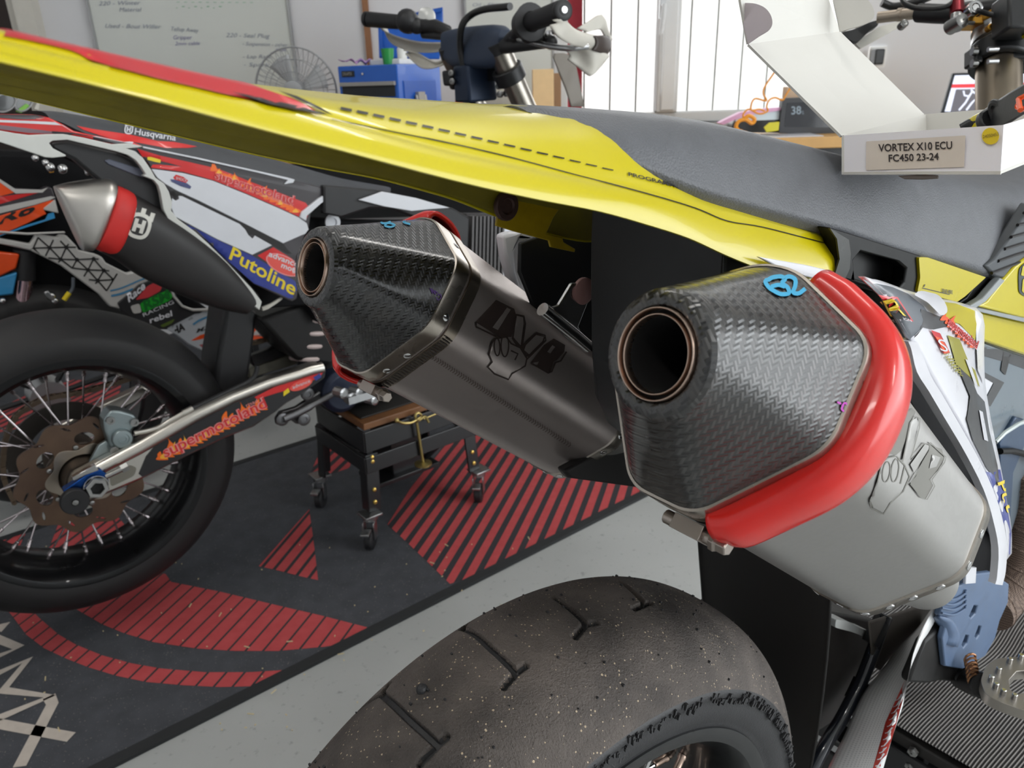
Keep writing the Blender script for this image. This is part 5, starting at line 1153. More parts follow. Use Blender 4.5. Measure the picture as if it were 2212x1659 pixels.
Q('shroud_white_patch', [[(776, 432), (827, 414), (900, 428), (972, 449), (930, 452), (890, 456), (830, 446)]], .16, .006, m_wht2, bevel=.001)
Q('black_shroud', [[(700, 400), (827, 412), (980, 450), (1015, 470), (1012, 545), (1000, 560), (960, 520), (900, 470), (850, 452), (800, 450), (740, 470), (700, 462)]], .15, .02, m_blk2, bevel=.004)
q = MB()
for i in range(9): a, b = B2.on(1016+8.2*i, 466, .12), B2.on(1012+8.2*i, 650, .12); q.box((a+b)/2, (b-a)/2, B2.F*.0028, B2.R*.012)
q.build('radiator_fins', mat('radiator_grey', (92, 90, 90), .5, .4), M2, smooth=False)
Q('radiator_core', [[(1008, 462), (1090, 462), (1086, 660), (1004, 660)]], .108, .03, mat('radiator_dark', (54, 53, 54), .6), bevel=.002)
Q('radiator_white_edge', [[(1086, 462), (1104, 466), (1114, 600), (1110, 660), (1084, 660)]], .13, .03, m_wht2, bevel=.003)
Q('shroud_tab', [[(1098, 505), (1130, 500), (1150, 512), (1112, 520)]], .135, .004, mat('white_plastic', (225, 225, 222), .4), bevel=.001)
# muffler of the second bike
def side_loft(name, secs, lat, m, parent, hw=.046, nn=24, **k):
    rows = []
    for u_, l_, w_ in secs:
        U_, L_ = B2.on(*u_, lat), B2.on(*l_, lat); c_ = (U_+L_)/2; h_ = (U_-L_)/2; r_ = []
        for j in range(nn):
            t = 2*pi*j/nn; cx, sy = cos(t), sin(t); e = .72
            r_.append(c_+h_*(abs(cx)**e*(1 if cx > 0 else -1))+B2.R*(hw*w_*abs(sy)**e*(1 if sy > 0 else -1)))
        rows.append(r_)
    o = loft(name, rows, m, parent, closed=True, cap=True, nu=3, nv=2, **k); fix_normals(o); return o
mb2 = side_loft('muffler', [((262, 402), (214, 543), 1), ((300, 424), (250, 562), 1.02), ((340, 448), (300, 596), 1.02), ((410, 495), (385, 636), 1), ((480, 552), (462, 664), .9), ((552, 632), (522, 676), .7)], .118, mat('black_coated_muffler', (33, 31, 31), .48, vary=.15, scale=12), M2)
sc_m = steel('scuffed_cap', (196, 192, 186), .36)
side_loft('end_cap', [((117, 402), (178, 540), .55), ((124, 400), (179, 541), .68), ((150, 394), (180.5, 541), .8), ((190, 388), (182, 541), .92), ((226, 384), (184, 541), .99), ((240, 388), (187, 541), 1.0), ((248, 394), (194, 541), .98)], .118, sc_m, mb2)
side_loft('red_guard_ring', [((247, 398), (197, 536), 1.06), ((252, 400), (200, 535), 1.14), ((266, 405), (224, 546), 1.16), ((282, 414), (238, 550), 1.12), ((287, 420), (244, 548), 1.05)], .118, mat('matt_red_guard', (206, 40, 36), .55, vary=.1, scale=30), mb2)
T_b = tree_of(mb2)
crown_emblem(T_b, 300, 488, 26, .30, mat('badge_white', (208, 206, 198), .45), mb2, .0008)
q = MB(); q.tube([B2.on(218, 384, .115), B2.on(236, 380, .115)], .006, 10); q.build('cap_lug', m_alu, mb2)
# shock spring and linkage
sp_ = B2.on(668, 735, .03); d_ = B2.on(682, 690, .03)-B2.on(658, 800, .03); ctr = sp_; hl = d_.length/2; u0 = d_.normalized(); e1 = (B2.F-u0*B2.F.dot(u0)).normalized(); e2 = u0.cross(e1)
q = MB(); q.tube([ctr-u0*hl+u0*(2*hl*i/90)+(e1*cos(i*.28)+e2*sin(i*.28))*.030 for i in range(91)], .0055, 8); q.build('shock_spring', mat('pearl_spring', (206, 188, 184), .3), M2)
MB().tube([ctr-u0*hl, ctr+u0*hl], .014, 16).build('shock_body', m_blk2, M2)
m_cast = steel('cast_grey', (120, 120, 122), .45)
q = MB(); q.tube(cat([B2.on(*p, .10) for p in ((612, 905), (640, 893), (676, 874), (706, 858), (722, 848))], 4), [.009]*8+[.007]*9, 12); q.build('brake_pedal', m_cast, M2)
Q('linkage_plate', [[(596, 905), (606, 890), (640, 880), (690, 846), (704, 850), (696, 868), (660, 890), (662, 905), (655, 918), (640, 916), (626, 906), (610, 920), (598, 918)]], .085, .012, m_cast, bevel=.003)
for p in ((610, 906), (657, 906), (665, 852)): MB().lathe(B2.on(*p, .099), B2.R, [(-.006, .014), (.002, .014), (.004, .011), (.004, .006), (.002, .005), (.002, .0001)], 18).build('linkage_bolt', m_cast, M2)
fpg = MB()
for p, r_ in (((735, 848), .012), ((752, 856), .010), ((768, 846), .011), ((758, 862), .008), ((790, 852), .014), ((802, 862), .012)): fpg.lathe(B2.on(*p, .16), B2.R+B2.F*.3, [(-.012, .001), (-.012, r_), (.012, r_), (.014, r_*.6), (.014, .001)], 10)
fpg.box(B2.on(775, 856, .17), B2.F*.03, B2.R*.012, V((0, 0, .008))); fpg.build('foot_peg', m_alu, M2, smooth=False)
q = MB(); q.lathe(B2.on(730, 840, .07), B2.R, [(-.05, .001), (-.05, .05), (.02, .05), (.03, .04), (.03, .001)], 28); q.build('engine_case', mat('navy_engine', (34, 42, 62), .45, .3), M2, bevel=.002)
Q('engine_block', [[(560, 690), (700, 640), (900, 560), (1000, 560), (1010, 640), (900, 800), (830, 868), (740, 880), (690, 850), (706, 790), (640, 780)]], .06, .14, mat('dark_engine', (30, 29, 29), .55, .3), bevel=.01)
# fork, front wheel
fa = B2.on(1118, 190, .10); fl_ = B2.L(fa)
def leg(lat_):
    p1 = B2.W(fl_.x, lat_, fl_.z); p2 = B2.W(fl_.x+.30, lat_, fl_.z-.52); p0 = B2.W(fl_.x-.045, lat_, fl_.z+.078)
    q = MB().tube([p0, p2], .0265, 24).build('fork_tube', steel('fork_silver', (176, 170, 160), .3), M2)
    MB().tube([p0, p0+(p0-p2).normalized()*.022], [.026, .022], 24).build('fork_cap', m_blk2, q)
    MB().tube([p2, B2.W(fl_.x+.42, lat_, fl_.z-.74)], .024, 20).build('fork_slider', m_chr, M2)
leg(.095); leg(-.095)
fw = Frame(51, B2.W(fl_.x+.44, 0, fl_.z-.76+0)); fw.o.z = .345
tyre_mesh(fw, 0, .29, [(l*.8, r_-.008) for l, r_ in pf2], 120, 'front_tyre', MATS['black_slick_rubber'], M2)
for dz in (.03, -.16):
    q = MB()
    for la in (.095, -.095): q.lathe(B2.W(fl_.x-.02+(-.10*(dz-.03)), la, fl_.z+dz), (B2.W(fl_.x+.30, la, fl_.z-.52)-B2.W(fl_.x, la, fl_.z)), [(-.016, .027), (-.016, .036), (.016, .036), (.016, .027)], 24)
    q.box(B2.W(fl_.x-.01, 0, fl_.z+dz), B2.F*.022, B2.R*.085, V((0, 0, .014))); q.build('triple_clamp', m_blk, M2, bevel=.002)
for p in ((976, 158), (994, 160), (978, 176), (994, 178), (1078, 186), (1096, 184), (1080, 204), (1094, 202), (1030, 146), (1034, 168)):
    MB().lathe(B2.on(*p, .06 if p[0] > 1050 else -.02), -B2.F+B2.R*.3, [(-.004, .0075), (.004, .0075), (.005, .006), (.005, .003), (.003, .0025), (.003, .0001)], 12).build('clamp_bolt', m_bolt, M2)
Q('bolt_cluster', [[(970, 152), (1000, 150), (1006, 184), (974, 186)]], -.03, .03, m_blk2, bevel=.004, rr=.008)
Q('steering_head', [[(1010, 140), (1070, 140), (1076, 216), (1014, 222)]], .03, .06, mat('navy_frame', (30, 44, 66), .4, .3), bevel=.006)
# handlebar, pad, grips, guards
m_gripb = mat('black_grip_rubber', (32, 32, 34), .6, bump=.2, bscale=500); m_hg = mat('dirty_white_guard', (206, 202, 192), .5, vary=.06)
gl0, gl1 = B2.on(797, 42, -.40), B2.on(890, 50, -.27); gr0, gr1 = B2.on(1211, 24, .40), B2.on(1140, 50, .27)
pc = B2.on(1040, 108, 0.0); MB().tube(cat([gl0, gl1, B2.on(955, 62, -.17), B2.on(1000, 100, -.06)+V((0, 0, .0)), B2.on(1075, 104, .06), B2.on(1108, 78, .17), gr1, gr0], 6), .0125, 14).build('handlebar', m_blk2, M2)
for a, b in ((gl0, gl1), (gr0, gr1)):
    d = b-a; g_ = MB().lathe(a, d, [(0, .001), (0, .017), (.004, .019), (d.length*.9, .0175), (d.length*.92, .026), (d.length*.96, .026), (d.length*.97, .014)], 24).build('grip', m_gripb, M2)
    MB().lathe(a-d.normalized()*.014, d, [(0, .001), (0, .009), (.001, .0095), (.001, .0165), (.003, .019), (.012, .019), (.013, .013)], 24).build('bar_end', m_blk2, g_)
    MB().lathe(a-d.normalized()*.0155, d, [(0, .001), (0, .006), (.003, .0065)], 12).build('bar_end_bolt', m_chr, g_)
rows = []
PT = [(966, 68), (1000, 60), (1050, 54), (1078, 54), (1093, 64)]; PB = [(969, 130), (992, 146), (1035, 148), (1074, 146), (1092, 128)]
lats = [-.10, -.06, .03, .085, .11]
for a, b, l_ in zip(PT, PB, lats):
    A_, C_ = B2.on(*a, l_), B2.on(*b, l_); c_ = (A_+C_)/2; h_ = (A_-C_)/2; e_ = .62 if l_ in (-.10, .11) else 1
    rows.append([c_+h_*(abs(cos(t))**.6*(1 if cos(t) > 0 else -1))+B2.F*(.034*e_*abs(sin(t))**.6*(1 if sin(t) > 0 else -1)) for t in np.linspace(0, 2*pi, 21)[:-1]])
o = loft('bar_pad', rows, mat('navy_bar_pad', (38, 50, 70), .6, vary=.08, scale=20), M2, closed=True, cap=True, nu=2, nv=2); fix_normals(o)
q = MB(); q.tube(cat([B2.on(*p, l_) for p, l_ in (((1024, 232), .02), ((1010, 190), .0), ((1002, 150), -.0), ((994, 100), .0), ((998, 56), .02), ((1018, 32), .04), ((1048, 20), .10), ((1102, 14), .2))], 6), .0075, 12); q.build('throttle_cable', mat('cable_black', (22, 22, 23), .35), M2)
def blade(name, T_, B_, lat_, m, bulge=.02, th=.004):
    rows = []
    for a, b, l_ in zip(T_, B_, lat_):
        A_, C_ = B2.on(*a, l_), B2.on(*b, l_); rows.append([A_, A_.lerp(C_, .3)+B2.F*bulge, A_.lerp(C_, .7)+B2.F*bulge, C_])
    return loft(name, rows, m, M2, nu=4, nv=3, solid=th, offset=0)
blade('hand_guard_strap', [(800, 32), (812, 36), (824, 62), (848, 76), (880, 86), (915, 92), (966, 93)], [(808, 30), (824, 50), (840, 88), (866, 104), (900, 112), (930, 113), (966, 108)], [-.405, -.41, -.40, -.36, -.30, -.24, -.16], m_hg, .012)
blade('hand_guard_shield', [(872, 108), (900, 114), (925, 128), (945, 134), (970, 122)], [(876, 116), (896, 136), (914, 147), (942, 145), (972, 130)], [-.34, -.30, -.25, -.22, -.17], m_hg, .012)
blade('hand_guard_strap', [(1194, 44), (1216, 42), (1238, 62), (1262, 72), (1288, 78)], [(1188, 54), (1204, 78), (1232, 96), (1258, 102), (1284, 108)], [.405, .41, .40, .38, .35], m_hg, .012)
blade('hand_guard_shield', [(1246, 62), (1272, 46), (1298, 32), (1306, 60), (1314, 80)], [(1262, 72), (1280, 66), (1296, 64), (1304, 76), (1312, 90)], [.36, .36, .36, .34, .33], m_hg, .01)
blade('hand_guard_shield', [(1209, 104), (1236, 98), (1268, 104), (1292, 112), (1306, 116)], [(1226, 128), (1250, 146), (1274, 164), (1290, 150), (1302, 128)], [.33, .34, .36, .36, .35], m_hg, .012)
blade('hand_guard_tip', [(1282, 78), (1300, 77), (1314, 79)], [(1280, 108), (1296, 114), (1310, 118)], [.37, .36, .34], mat('brown_guard_tip', (62, 52, 48), .5), .008)
cl_ = MB()
for p, l_, r_ in (((880, 46), -.27, .03), ((900, 56), -.25, .02), ((920, 52), -.23, .012)): cl_.ball(B2.on(*p, l_), r_, 8)
cl_.tube([B2.on(905, 58, -.25), B2.on(940, 56, -.2), B2.on(968, 66, -.15)], [.012, .016, .012], 12); cl_.tube([B2.on(915, 74, -.25), B2.on(960, 78, -.17)], .011, 10); cl_.build('brake_reservoir', m_blk2, M2)
MB().ball(B2.on(914, 50, -.235), .0075, 6).build('kill_button', m_red2, M2)
cr = MB(); cr.lathe(gr1+(gr0-gr1)*.05, gr0-gr1, [(-.03, .012), (-.03, .026), (.0, .034), (.008, .036), (.010, .020)], 24)
for p, l_, r_ in (((1140, 76), .25, .016), ((1166, 84), .27, .013), ((1190, 92), .3, .014), ((1110, 80), .18, .012)): cr.ball(B2.on(*p, l_), r_, 8)
cr.tube([B2.on(1090, 100, .12), B2.on(1130, 96, .2), B2.on(1175, 92, .28)], [.016, .014, .012], 12); cr.build('throttle_housing', m_blk2, M2)
lv = MB(); lv.tube(cat([B2.on(*p, l_) for p, l_ in (((1120, 84), .2), ((1180, 98), .3), ((1225, 104), .36), ((1270, 100), .38))], 5), .006, 10); lv.build('brake_lever', m_alu, M2)
bb = MB()
for p, l_ in (((1132, 84), .2), ((1122, 92), .2), ((1152, 92), .22), ((1186, 74), .3), ((1200, 66), .32)): bb.lathe(B2.on(*p, l_-.01), B2.R-B2.F*.4, [(-.006, .001), (-.006, .008), (.006, .008), (.007, .001)], 10)
bb.build('lever_bolts', m_chr, M2)
nr = blade('front_number_plate', [(1100, 116), (1124, 116), (1144, 127), (1154, 160), (1170, 236)], [(1098, 124), (1108, 150), (1120, 180), (1130, 205), (1140, 236)], [.07, .08, .09, .10, .11], mat('grey_back_of_plate', (122, 116, 108), .5), .0)
nr.location = V(nr.location)+B2.F*.14
# ================================================================== front of the near motorcycle: fork, bar, lever (top right)
def A_(px, py, t): return at(px, py, t)
fk = MB(); ft = A_(2156, 60, 1.09); fb = A_(2160, 420, 1.02); fk.tube([ft, fb], .0285, 28); fork = fk.build('fork_tube', mat('titanium_fork', (150, 138, 122), .32, 1), M1)
ud = (ft-fb).normalized()
gold = mat('gold_anodised', (190, 140, 52), .3, .9)
q = MB(); c0 = A_(2156, 82, 1.085); q.lathe(c0, ud, [(-.010, .0285), (-.010, .0335), (-.002, .0335), (0, .031), (.006, .031), (.010, .0335), (.014, .030), (.014, .001)], 32); q.build('fork_collar', m_alu, M1)
q = MB(); c1 = A_(2150, 62, 1.085); q.lathe(c1, ud, [(0, .001), (0, .030), (.010, .030), (.014, .026), (.014, .001)], 8); q.box(c1+_r*-.030+ud*.008, _r*.016, ud*.006, _f*.012); q.build('fork_cap', gold, M1, bevel=.0015)
for p in ((2137, 61), (2153, 60), (2168, 60)):
    MB().lathe(A_(p[0], p[1], 1.050), -_f, [(-.004, .0045), (.004, .0045), (.005, .0035), (.005, .0022), (.003, .002), (.003, .0001)], 14).build('cap_screw', gold, M1)
q = MB(); c2 = A_(2158, 124, 1.075); q.lathe(c2, ud, [(-.0145, .029), (-.0145, .038), (.0145, .038), (.0145, .029)], 28); q.box(c2+_r*.05, _r*.05, ud*.015, _f*.028); q.box(c2-_r*.036, _r*.006, ud*.0145, _f*.014); q.build('triple_clamp', m_blk, M1, bevel=.003)
for y in (111, 137):
    MB().tube([A_(2099, y, 1.06), A_(2110, y, 1.06)], .0055, 12).build('clamp_bolt', m_bolt, M1); MB().tube([A_(2134, y-4, 1.034), A_(2156, y-5, 1.034)], .0033, 10).build('clamp_slot', m_alu, M1)
q = MB(); q.tube(cat([A_(1985, 28, 1.17), A_(2050, 30, 1.13), A_(2110, 22, 1.10), A_(2170, 14, 1.07), A_(2260, 6, 1.02)], 5), .0135, 16); q.build('handlebar', m_blk, M1)
q = MB(); q.tube([A_(1896, 38, 1.20), A_(1992, 27, 1.165)], .0085, 16); q.tube([A_(1940, 32, 1.185), A_(1950, 31, 1.18)], .0098, 16); q.build('lever_perch', mat('dull_titanium', (168, 156, 142), .4, .9), M1)
slab('clutch_lever', [rnd([(1819, 69), (1843, 64), (1879, 48), (1900, 42), (1896, 56), (1879, 66), (1858, 87), (1843, 90), (1828, 81)], 4)], lambda x, y: A_(x, y, 1.22), -_f, .012, m_blk, M1, bevel=.003)
slab('hand_guard', [rnd([(1846, 92), (1900, 57), (1939, 46), (1952, 44), (1942, 58), (1900, 82), (1858, 105)], 4)], lambda x, y: A_(x, y, 1.235), -_f, .004, m_hg, M1, bevel=.001)
MB().lathe(A_(1950, 54, 1.165), -_f, [(-.006, .001), (-.006, .006), (.006, .006), (.007, .004), (.007, .001)], 12).build('perch_bolt', m_bolt, M1)
q = MB(); q.lathe(A_(2065, 52, 1.07), -_f+_r*.2, [(-.012, .001), (-.012, .010), (.012, .010), (.014, .007), (.014, .001)], 16); q.tube([A_(2066, 30, 1.075), A_(2064, 66, 1.075)], .0075, 12); q.build('adjuster_block', m_bolt, M1)
MB().tube([A_(2072, 48, 1.07), A_(2104, 50, 1.07)], .0028, 10).build('adjuster_rod', m_bolt, M1)
MB().tube([A_(2067, 6, 1.10), A_(2068, 32, 1.09)], .0095, 12).build('red_bar_collar', mat('red_anodised', (120, 22, 34), .3, .8), M1)
bc = A_(2104, 19, 1.065); MB().lathe(bc, -_f, [(-.008, .010), (.004, .010), (.005, .008), (.005, .006), (.003, .0055)], 20).lathe(bc, -_f, [(.002, .0055), (.0045, .005), (.0045, .0001)], 6).build('bar_clamp_bolt', m_chr, M1)
q = MB(); q.box(A_(2194, 34, 1.03), _r*.022, ud*.030, _f*.02); q.build('bar_mount', m_blk, M1, bevel=.004)
MB().tube([A_(2215, 70, 1.02), A_(2240, 72, 1.02)], .008, 10).build('yellow_clip', m_yel, M1)
for pts, r_ in (([(1948, -8, 1.15), (1955, 8, 1.14), (1985, 18, 1.12), (2040, 16, 1.10), (2075, -10, 1.1)], .004), ([(2110, 22, 1.05), (2135, 30, 1.05), (2168, 36, 1.04)], .0035), ([(1905, 6, 1.2), (1930, 14, 1.2), (1975, 6, 1.18), (2010, -8, 1.17)], .006)):
    MB().tube(cat([A_(*p) for p in pts], 6), r_, 10).build('control_cable', MATS['cable_black'], M1)
# ================================================================== white cardboard box lying on the seat
def bat(x, y, t): return at(x, y, t*.70)
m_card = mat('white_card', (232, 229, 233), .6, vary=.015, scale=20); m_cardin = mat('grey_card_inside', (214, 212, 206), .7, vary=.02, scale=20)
FL0, FR0, FL1, FR1, BL1 = bat(1818, 377, .70), bat(2161, 376, .615), bat(1818, 293, .70), bat(2168, 270, .615), bat(1998, 248, .80)
BR1 = FR1+(BL1-FL1); dn = ((FL0-FL1)+(FR0-FR1))/2; BL0, BR0 = BL1+(FL0-FL1), BR1+(FR0-FR1)
bx = thing('cardboard_box', 'open white cardboard box with printed label on the grey seat', 'box', (FL0+FR0+BL0+BR0)/4)
def wall(name, a, b, c_, d, m, par, th=.0016, inward=None):
    n_ = (b-a).cross(d-a).normalized()
    if inward is not None and n_.dot(inward) < 0: n_ = -n_
    return obj(name, [a, b, c_, d]+[p+n_*th for p in (a, b, c_, d)], [(0, 1, 2, 3), (7, 6, 5, 4), (0, 4, 5, 1), (1, 5, 6, 2), (2, 6, 7, 3), (3, 7, 4, 0)], m, par, smooth=False)
ctr_ = (FL0+FR0+BL1+BR1)/4
front = wall('front_panel', FL0, FR0, FR1, FL1, m_card, bx, inward=ctr_-FL0)
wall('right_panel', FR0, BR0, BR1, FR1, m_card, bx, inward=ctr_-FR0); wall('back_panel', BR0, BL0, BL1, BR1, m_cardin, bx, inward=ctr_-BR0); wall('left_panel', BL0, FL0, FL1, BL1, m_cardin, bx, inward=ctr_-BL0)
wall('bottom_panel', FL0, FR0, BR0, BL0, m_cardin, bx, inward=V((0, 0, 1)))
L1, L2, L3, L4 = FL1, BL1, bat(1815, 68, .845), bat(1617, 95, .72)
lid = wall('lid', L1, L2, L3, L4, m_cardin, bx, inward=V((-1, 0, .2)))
L5, L6 = bat(1858, -60, .83), bat(1592, -46, .70)
T1, T2 = bat(1790, -2, .83), bat(1600, 2, .705); L5 = L3.lerp(T1, 1.35); L6 = L4.lerp(T2, 1.35)
wall('lid_flap', L4, L3, L5, L6, m_cardin, bx, inward=V((-1, 0, .2)))
dx_, dy_ = (L5-L3), (L6-L4)
def tab(name, base, pts, m): 
    v2, f = fill2d([pts]); n_ = len(v2); P_ = [base(*p) for p in v2]; nr_ = -_f*.0012
    return obj(name, P_+[p-nr_ for p in P_], [tuple(q) for q in f]+[tuple(i+n_ for i in reversed(q)) for q in f], m, bx, smooth=False)
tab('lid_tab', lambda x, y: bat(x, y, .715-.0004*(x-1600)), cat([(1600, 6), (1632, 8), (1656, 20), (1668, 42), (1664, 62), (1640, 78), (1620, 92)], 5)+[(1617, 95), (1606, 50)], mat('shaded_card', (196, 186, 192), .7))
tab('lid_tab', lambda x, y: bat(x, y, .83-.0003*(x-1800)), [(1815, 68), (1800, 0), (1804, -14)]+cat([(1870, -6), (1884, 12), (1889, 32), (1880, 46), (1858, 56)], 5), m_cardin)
e1_, e2_ = (FR0-FL0), (FL1-FL0); nf = e1_.cross(e2_).normalized(); nf = nf if nf.dot(CAM-FL0) > 0 else -nf
def onface(x, y, o=.0005):
    d = ray(x, y); return CAM+d*((FL0-CAM).dot(nf)/d.dot(nf))+nf*o
slab('paper_label', [rnd([(1872, 306), (2086, 293), (2083, 361), (1871, 368)], 2)], lambda x, y: onface(x, y, .0006), nf, .0004, mat('cream_label', (216, 204, 192), .6), bx)
m_print = mat('label_print', (44, 34, 32), .6)
text('label_print', 'VORTEX X10 ECU', (1899, 328.5), (2058, 322), (-.5, -16), lambda x, y: onface(x, y, .0011), m_print, bx, bold=True)
text('label_print', 'FC450 23-24', (1921, 350), (2029, 346), (-.5, -15), lambda x, y: onface(x, y, .0011), m_print, bx, bold=True)
slab('round_sticker', [[(2140+18.5*cos(t), 294.5+18*sin(t)) for t in np.linspace(0, 2*pi, 30)[:-1]]], lambda x, y: onface(x, y, .0006), nf, .0004, mat('yellow_paper_dot', (230, 200, 20), .5), bx)
text('pen_note', '24050453', (2124, 300), (2158, 294), (-1, -7), lambda x, y: onface(x, y, .0011), mat('brown_pen', (120, 100, 40), .6), bx, shear=.03)
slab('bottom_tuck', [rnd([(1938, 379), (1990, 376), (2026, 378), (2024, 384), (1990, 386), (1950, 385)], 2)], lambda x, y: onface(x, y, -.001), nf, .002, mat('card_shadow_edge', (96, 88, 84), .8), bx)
# wiring plug inside
wh_ = thing('wiring_plug', 'black wiring plug with yellow wires and orange seal inside the white box', 'plug', bat(2170, 250, .66))
ax_ = bat(2205, 218, .62)-bat(2140, 258, .67); q = MB(); q.box((bat(2205, 218, .62)+bat(2140, 258, .67))/2, ax_*.5, _u*.009, _f*.010); q.tube([bat(2143, 258, .668), bat(2130, 268, .675)], .008, 12); q.build('plug_body', m_blk, wh_, bevel=.002)
MB().tube(cat([bat(2150, 262, .665), bat(2142, 236, .665), bat(2146, 222, .66), bat(2160, 226, .655), bat(2168, 240, .65)], 5), .0022, 8).build('lock_loop', m_blk, wh_)
q = MB()
for a, b in (((2200, 214), (2228, 200)), ((2204, 238), (2228, 228)), ((2200, 214), (2204, 238))): q.tube([bat(*a, .605), bat(*b, .595)], .0014, 8)
q.build('orange_seal', m_ora, wh_); MB().tube([bat(2197, 229, .606), bat(2200, 229, .605)], .002, 8).build('orange_dot', m_ora, wh_)
for a, b, c_ in (((2086, 276, .70), (2110, 258, .69), (2142, 246, .672)), ((2098, 278, .70), (2120, 268, .685), (2140, 256, .672))): MB().tube(cat([bat(*a), bat(*b), bat(*c_)], 5), .0032, 10).build('yellow_wire', m_yel, wh_)
MB().tube(cat([bat(2078, 278, .70), bat(2096, 268, .695), bat(2112, 262, .69), bat(2140, 252, .675)], 5), .0034, 10).build('black_wire', m_blk, wh_)
# ================================================================== workbench along the back wall and what stands on it
BZ = .82; BY0, BY1 = 2.58, 3.22
m_wood = mat('workbench_wood', (206, 160, 96), .5, vary=.12, scale=12)
wbn = thing('workbench', 'long workbench with wooden top against the back wall under the window', 'workbench', (.7, 2.9, 0))
quadbox('bench_top', -1.0, 2.5, BY0, BY1, BZ-.035, BZ, m_wood, wbn, bevel=.003)
quadbox('bench_front', -.98, 2.48, BY0+.03, BY0+.05, BZ-.22, BZ-.036, m_blk, wbn)
for x in (-.95, .15, 1.25, 2.42):
    for y in (BY0+.06, BY1-.06): quadbox('leg', x-.03, x+.03, y-.03, y+.03, 0, BZ-.036, m_blk, wbn)
def onb(px, py, y): return ony(px, py, y)
# desk fan
fc = onb(641, 196, 2.85); fan = thing('desk_fan', 'grey wire cage fan standing on the bench in front of the whiteboard', 'fan', (fc.x, fc.y, BZ))
m_cage = mat('grey_cage_wire', (158, 160, 162), .45, .3); R_ = .138
def ringpts(r_, y, n=48): return [V((fc.x+r_*cos(t), fc.y+y, fc.z+r_*sin(t))) for t in np.linspace(0, 2*pi, n+1)]
q = MB()
for r_, y in ((R_, 0), (R_, -.012), (.10, -.035), (.06, -.045), (.10, .03)): q.tube(ringpts(r_, y), .0022 if r_ == R_ else .0012, 6, cap=False)
for i in range(44):
    a = 2*pi*i/44; d = V((cos(a), 0, sin(a)))
    q.tube([fc+d*.03+V((0, -.048, 0)), fc+d*.10+V((0, -.035, 0)), fc+d*R_+V((0, -.006, 0))], .0010, 5); q.tube([fc+d*.03+V((0, .04, 0)), fc+d*.10+V((0, .03, 0)), fc+d*R_], .0010, 5)
q.build('cage', m_cage, fan)
MB().lathe(fc, (0, -1, 0), [(-.04, .03), (.052, .032), (.055, .02), (.055, .001)], 24).build('hub', m_cage, fan)
for k in range(4):
    a0 = k*pi/2+.4; rows = []
    for r_ in (.03, .07, .115): rows.append([fc+V((r_*cos(a0+da), -.01+dy, r_*sin(a0+da))) for da, dy in ((-.35, -.015), (0, 0), (.42, .018))])
    loft('blade', rows, mat('smoky_fan_blade', (190, 192, 194), .4), fan, nu=3, nv=3, solid=.002)
q = MB(); q.tube([V((fc.x, fc.y+.05, BZ+.01)), V((fc.x, fc.y+.05, fc.z))], .012, 12); q.lathe((fc.x, fc.y+.05, BZ), (0, 0, 1), [(0, .001), (0, .09), (.012, .085), (.02, .02), (.02, .001)], 28); q.tube([fc+V((0, .05, 0)), fc+V((0, .03, 0))], .03, 16); q.build('stand', m_cage, fan)
# blue tool chest
c0 = V((-.335, 2.64, BZ)); dl = V((-.90, .44, 0)).normalized(); dr = V((.44, .90, 0)).normalized(); wl_, wr_, hz = .232, .27, .255
tc = thing('tool_chest', 'blue metal tool chest with drawers standing on the bench', 'tool chest', c0)
m_bl = mat('blue_enamel', (24, 92, 188), .35, vary=.05, coat=.2); m_gr = mat('grey_rail', (158, 156, 152), .45, .3); m_dk = mat('drawer_dark', (28, 32, 36), .6)
up = V((0, 0, 1)); MB().box(c0+dl*wl_/2+dr*wr_/2+up*hz/2, dl*wl_/2, dr*wr_/2, up*hz/2).build('body', m_bl, tc, smooth=False, bevel=.004)
def chest_face(name, u0, u1, v0, v1, m, side='L', th=.004, par=None):
    d, n_ = (dl, -dr) if side == 'L' else (dr, -dl); o = c0 if side == 'L' else c0
    return MB().box(o+d*(u0+u1)/2+up*(v0+v1)/2+n_*th/2, d*(u1-u0)/2, up*(v1-v0)/2, n_*th/2).build(name, m, par or tc, smooth=False, bevel=.001)
for k in range(4):
    v1 = .205-.052*k; dw = chest_face('drawer', .012, .218, v1-.046, v1, m_dk); chest_face('drawer_rail', .008, .222, v1-.012, v1, m_gr, th=.012, par=dw)
bpl = chest_face('brand_plate', .165, .215, .222, .240, m_dk)
text('plate_lettering', 'DRAPER', (.21, .226), (.172, .226), (0, .010), lambda x, y: c0+dl*x+up*y-dr*.0048, m_gr, bpl)
chest_face('lock', .128, .135, .226, .233, m_chr, th=.006); chest_face('side_panel', .03, .23, .02, .205, mat('blue_enamel_dark', (22, 82, 172), .4), 'R', .003)
hd_ = chest_face('carry_handle', .095, .135, .10, .17, m_gr, 'R', .016); q = MB(); q.tube([c0+dr*.088-dl*.01+up*.16, c0+dr*.086-dl*.02+up*.08, c0+dr*.144-dl*.02+up*.08, c0+dr*.142-dl*.01+up*.16], .005, 8); q.build('handle_loop', m_gr, hd_)
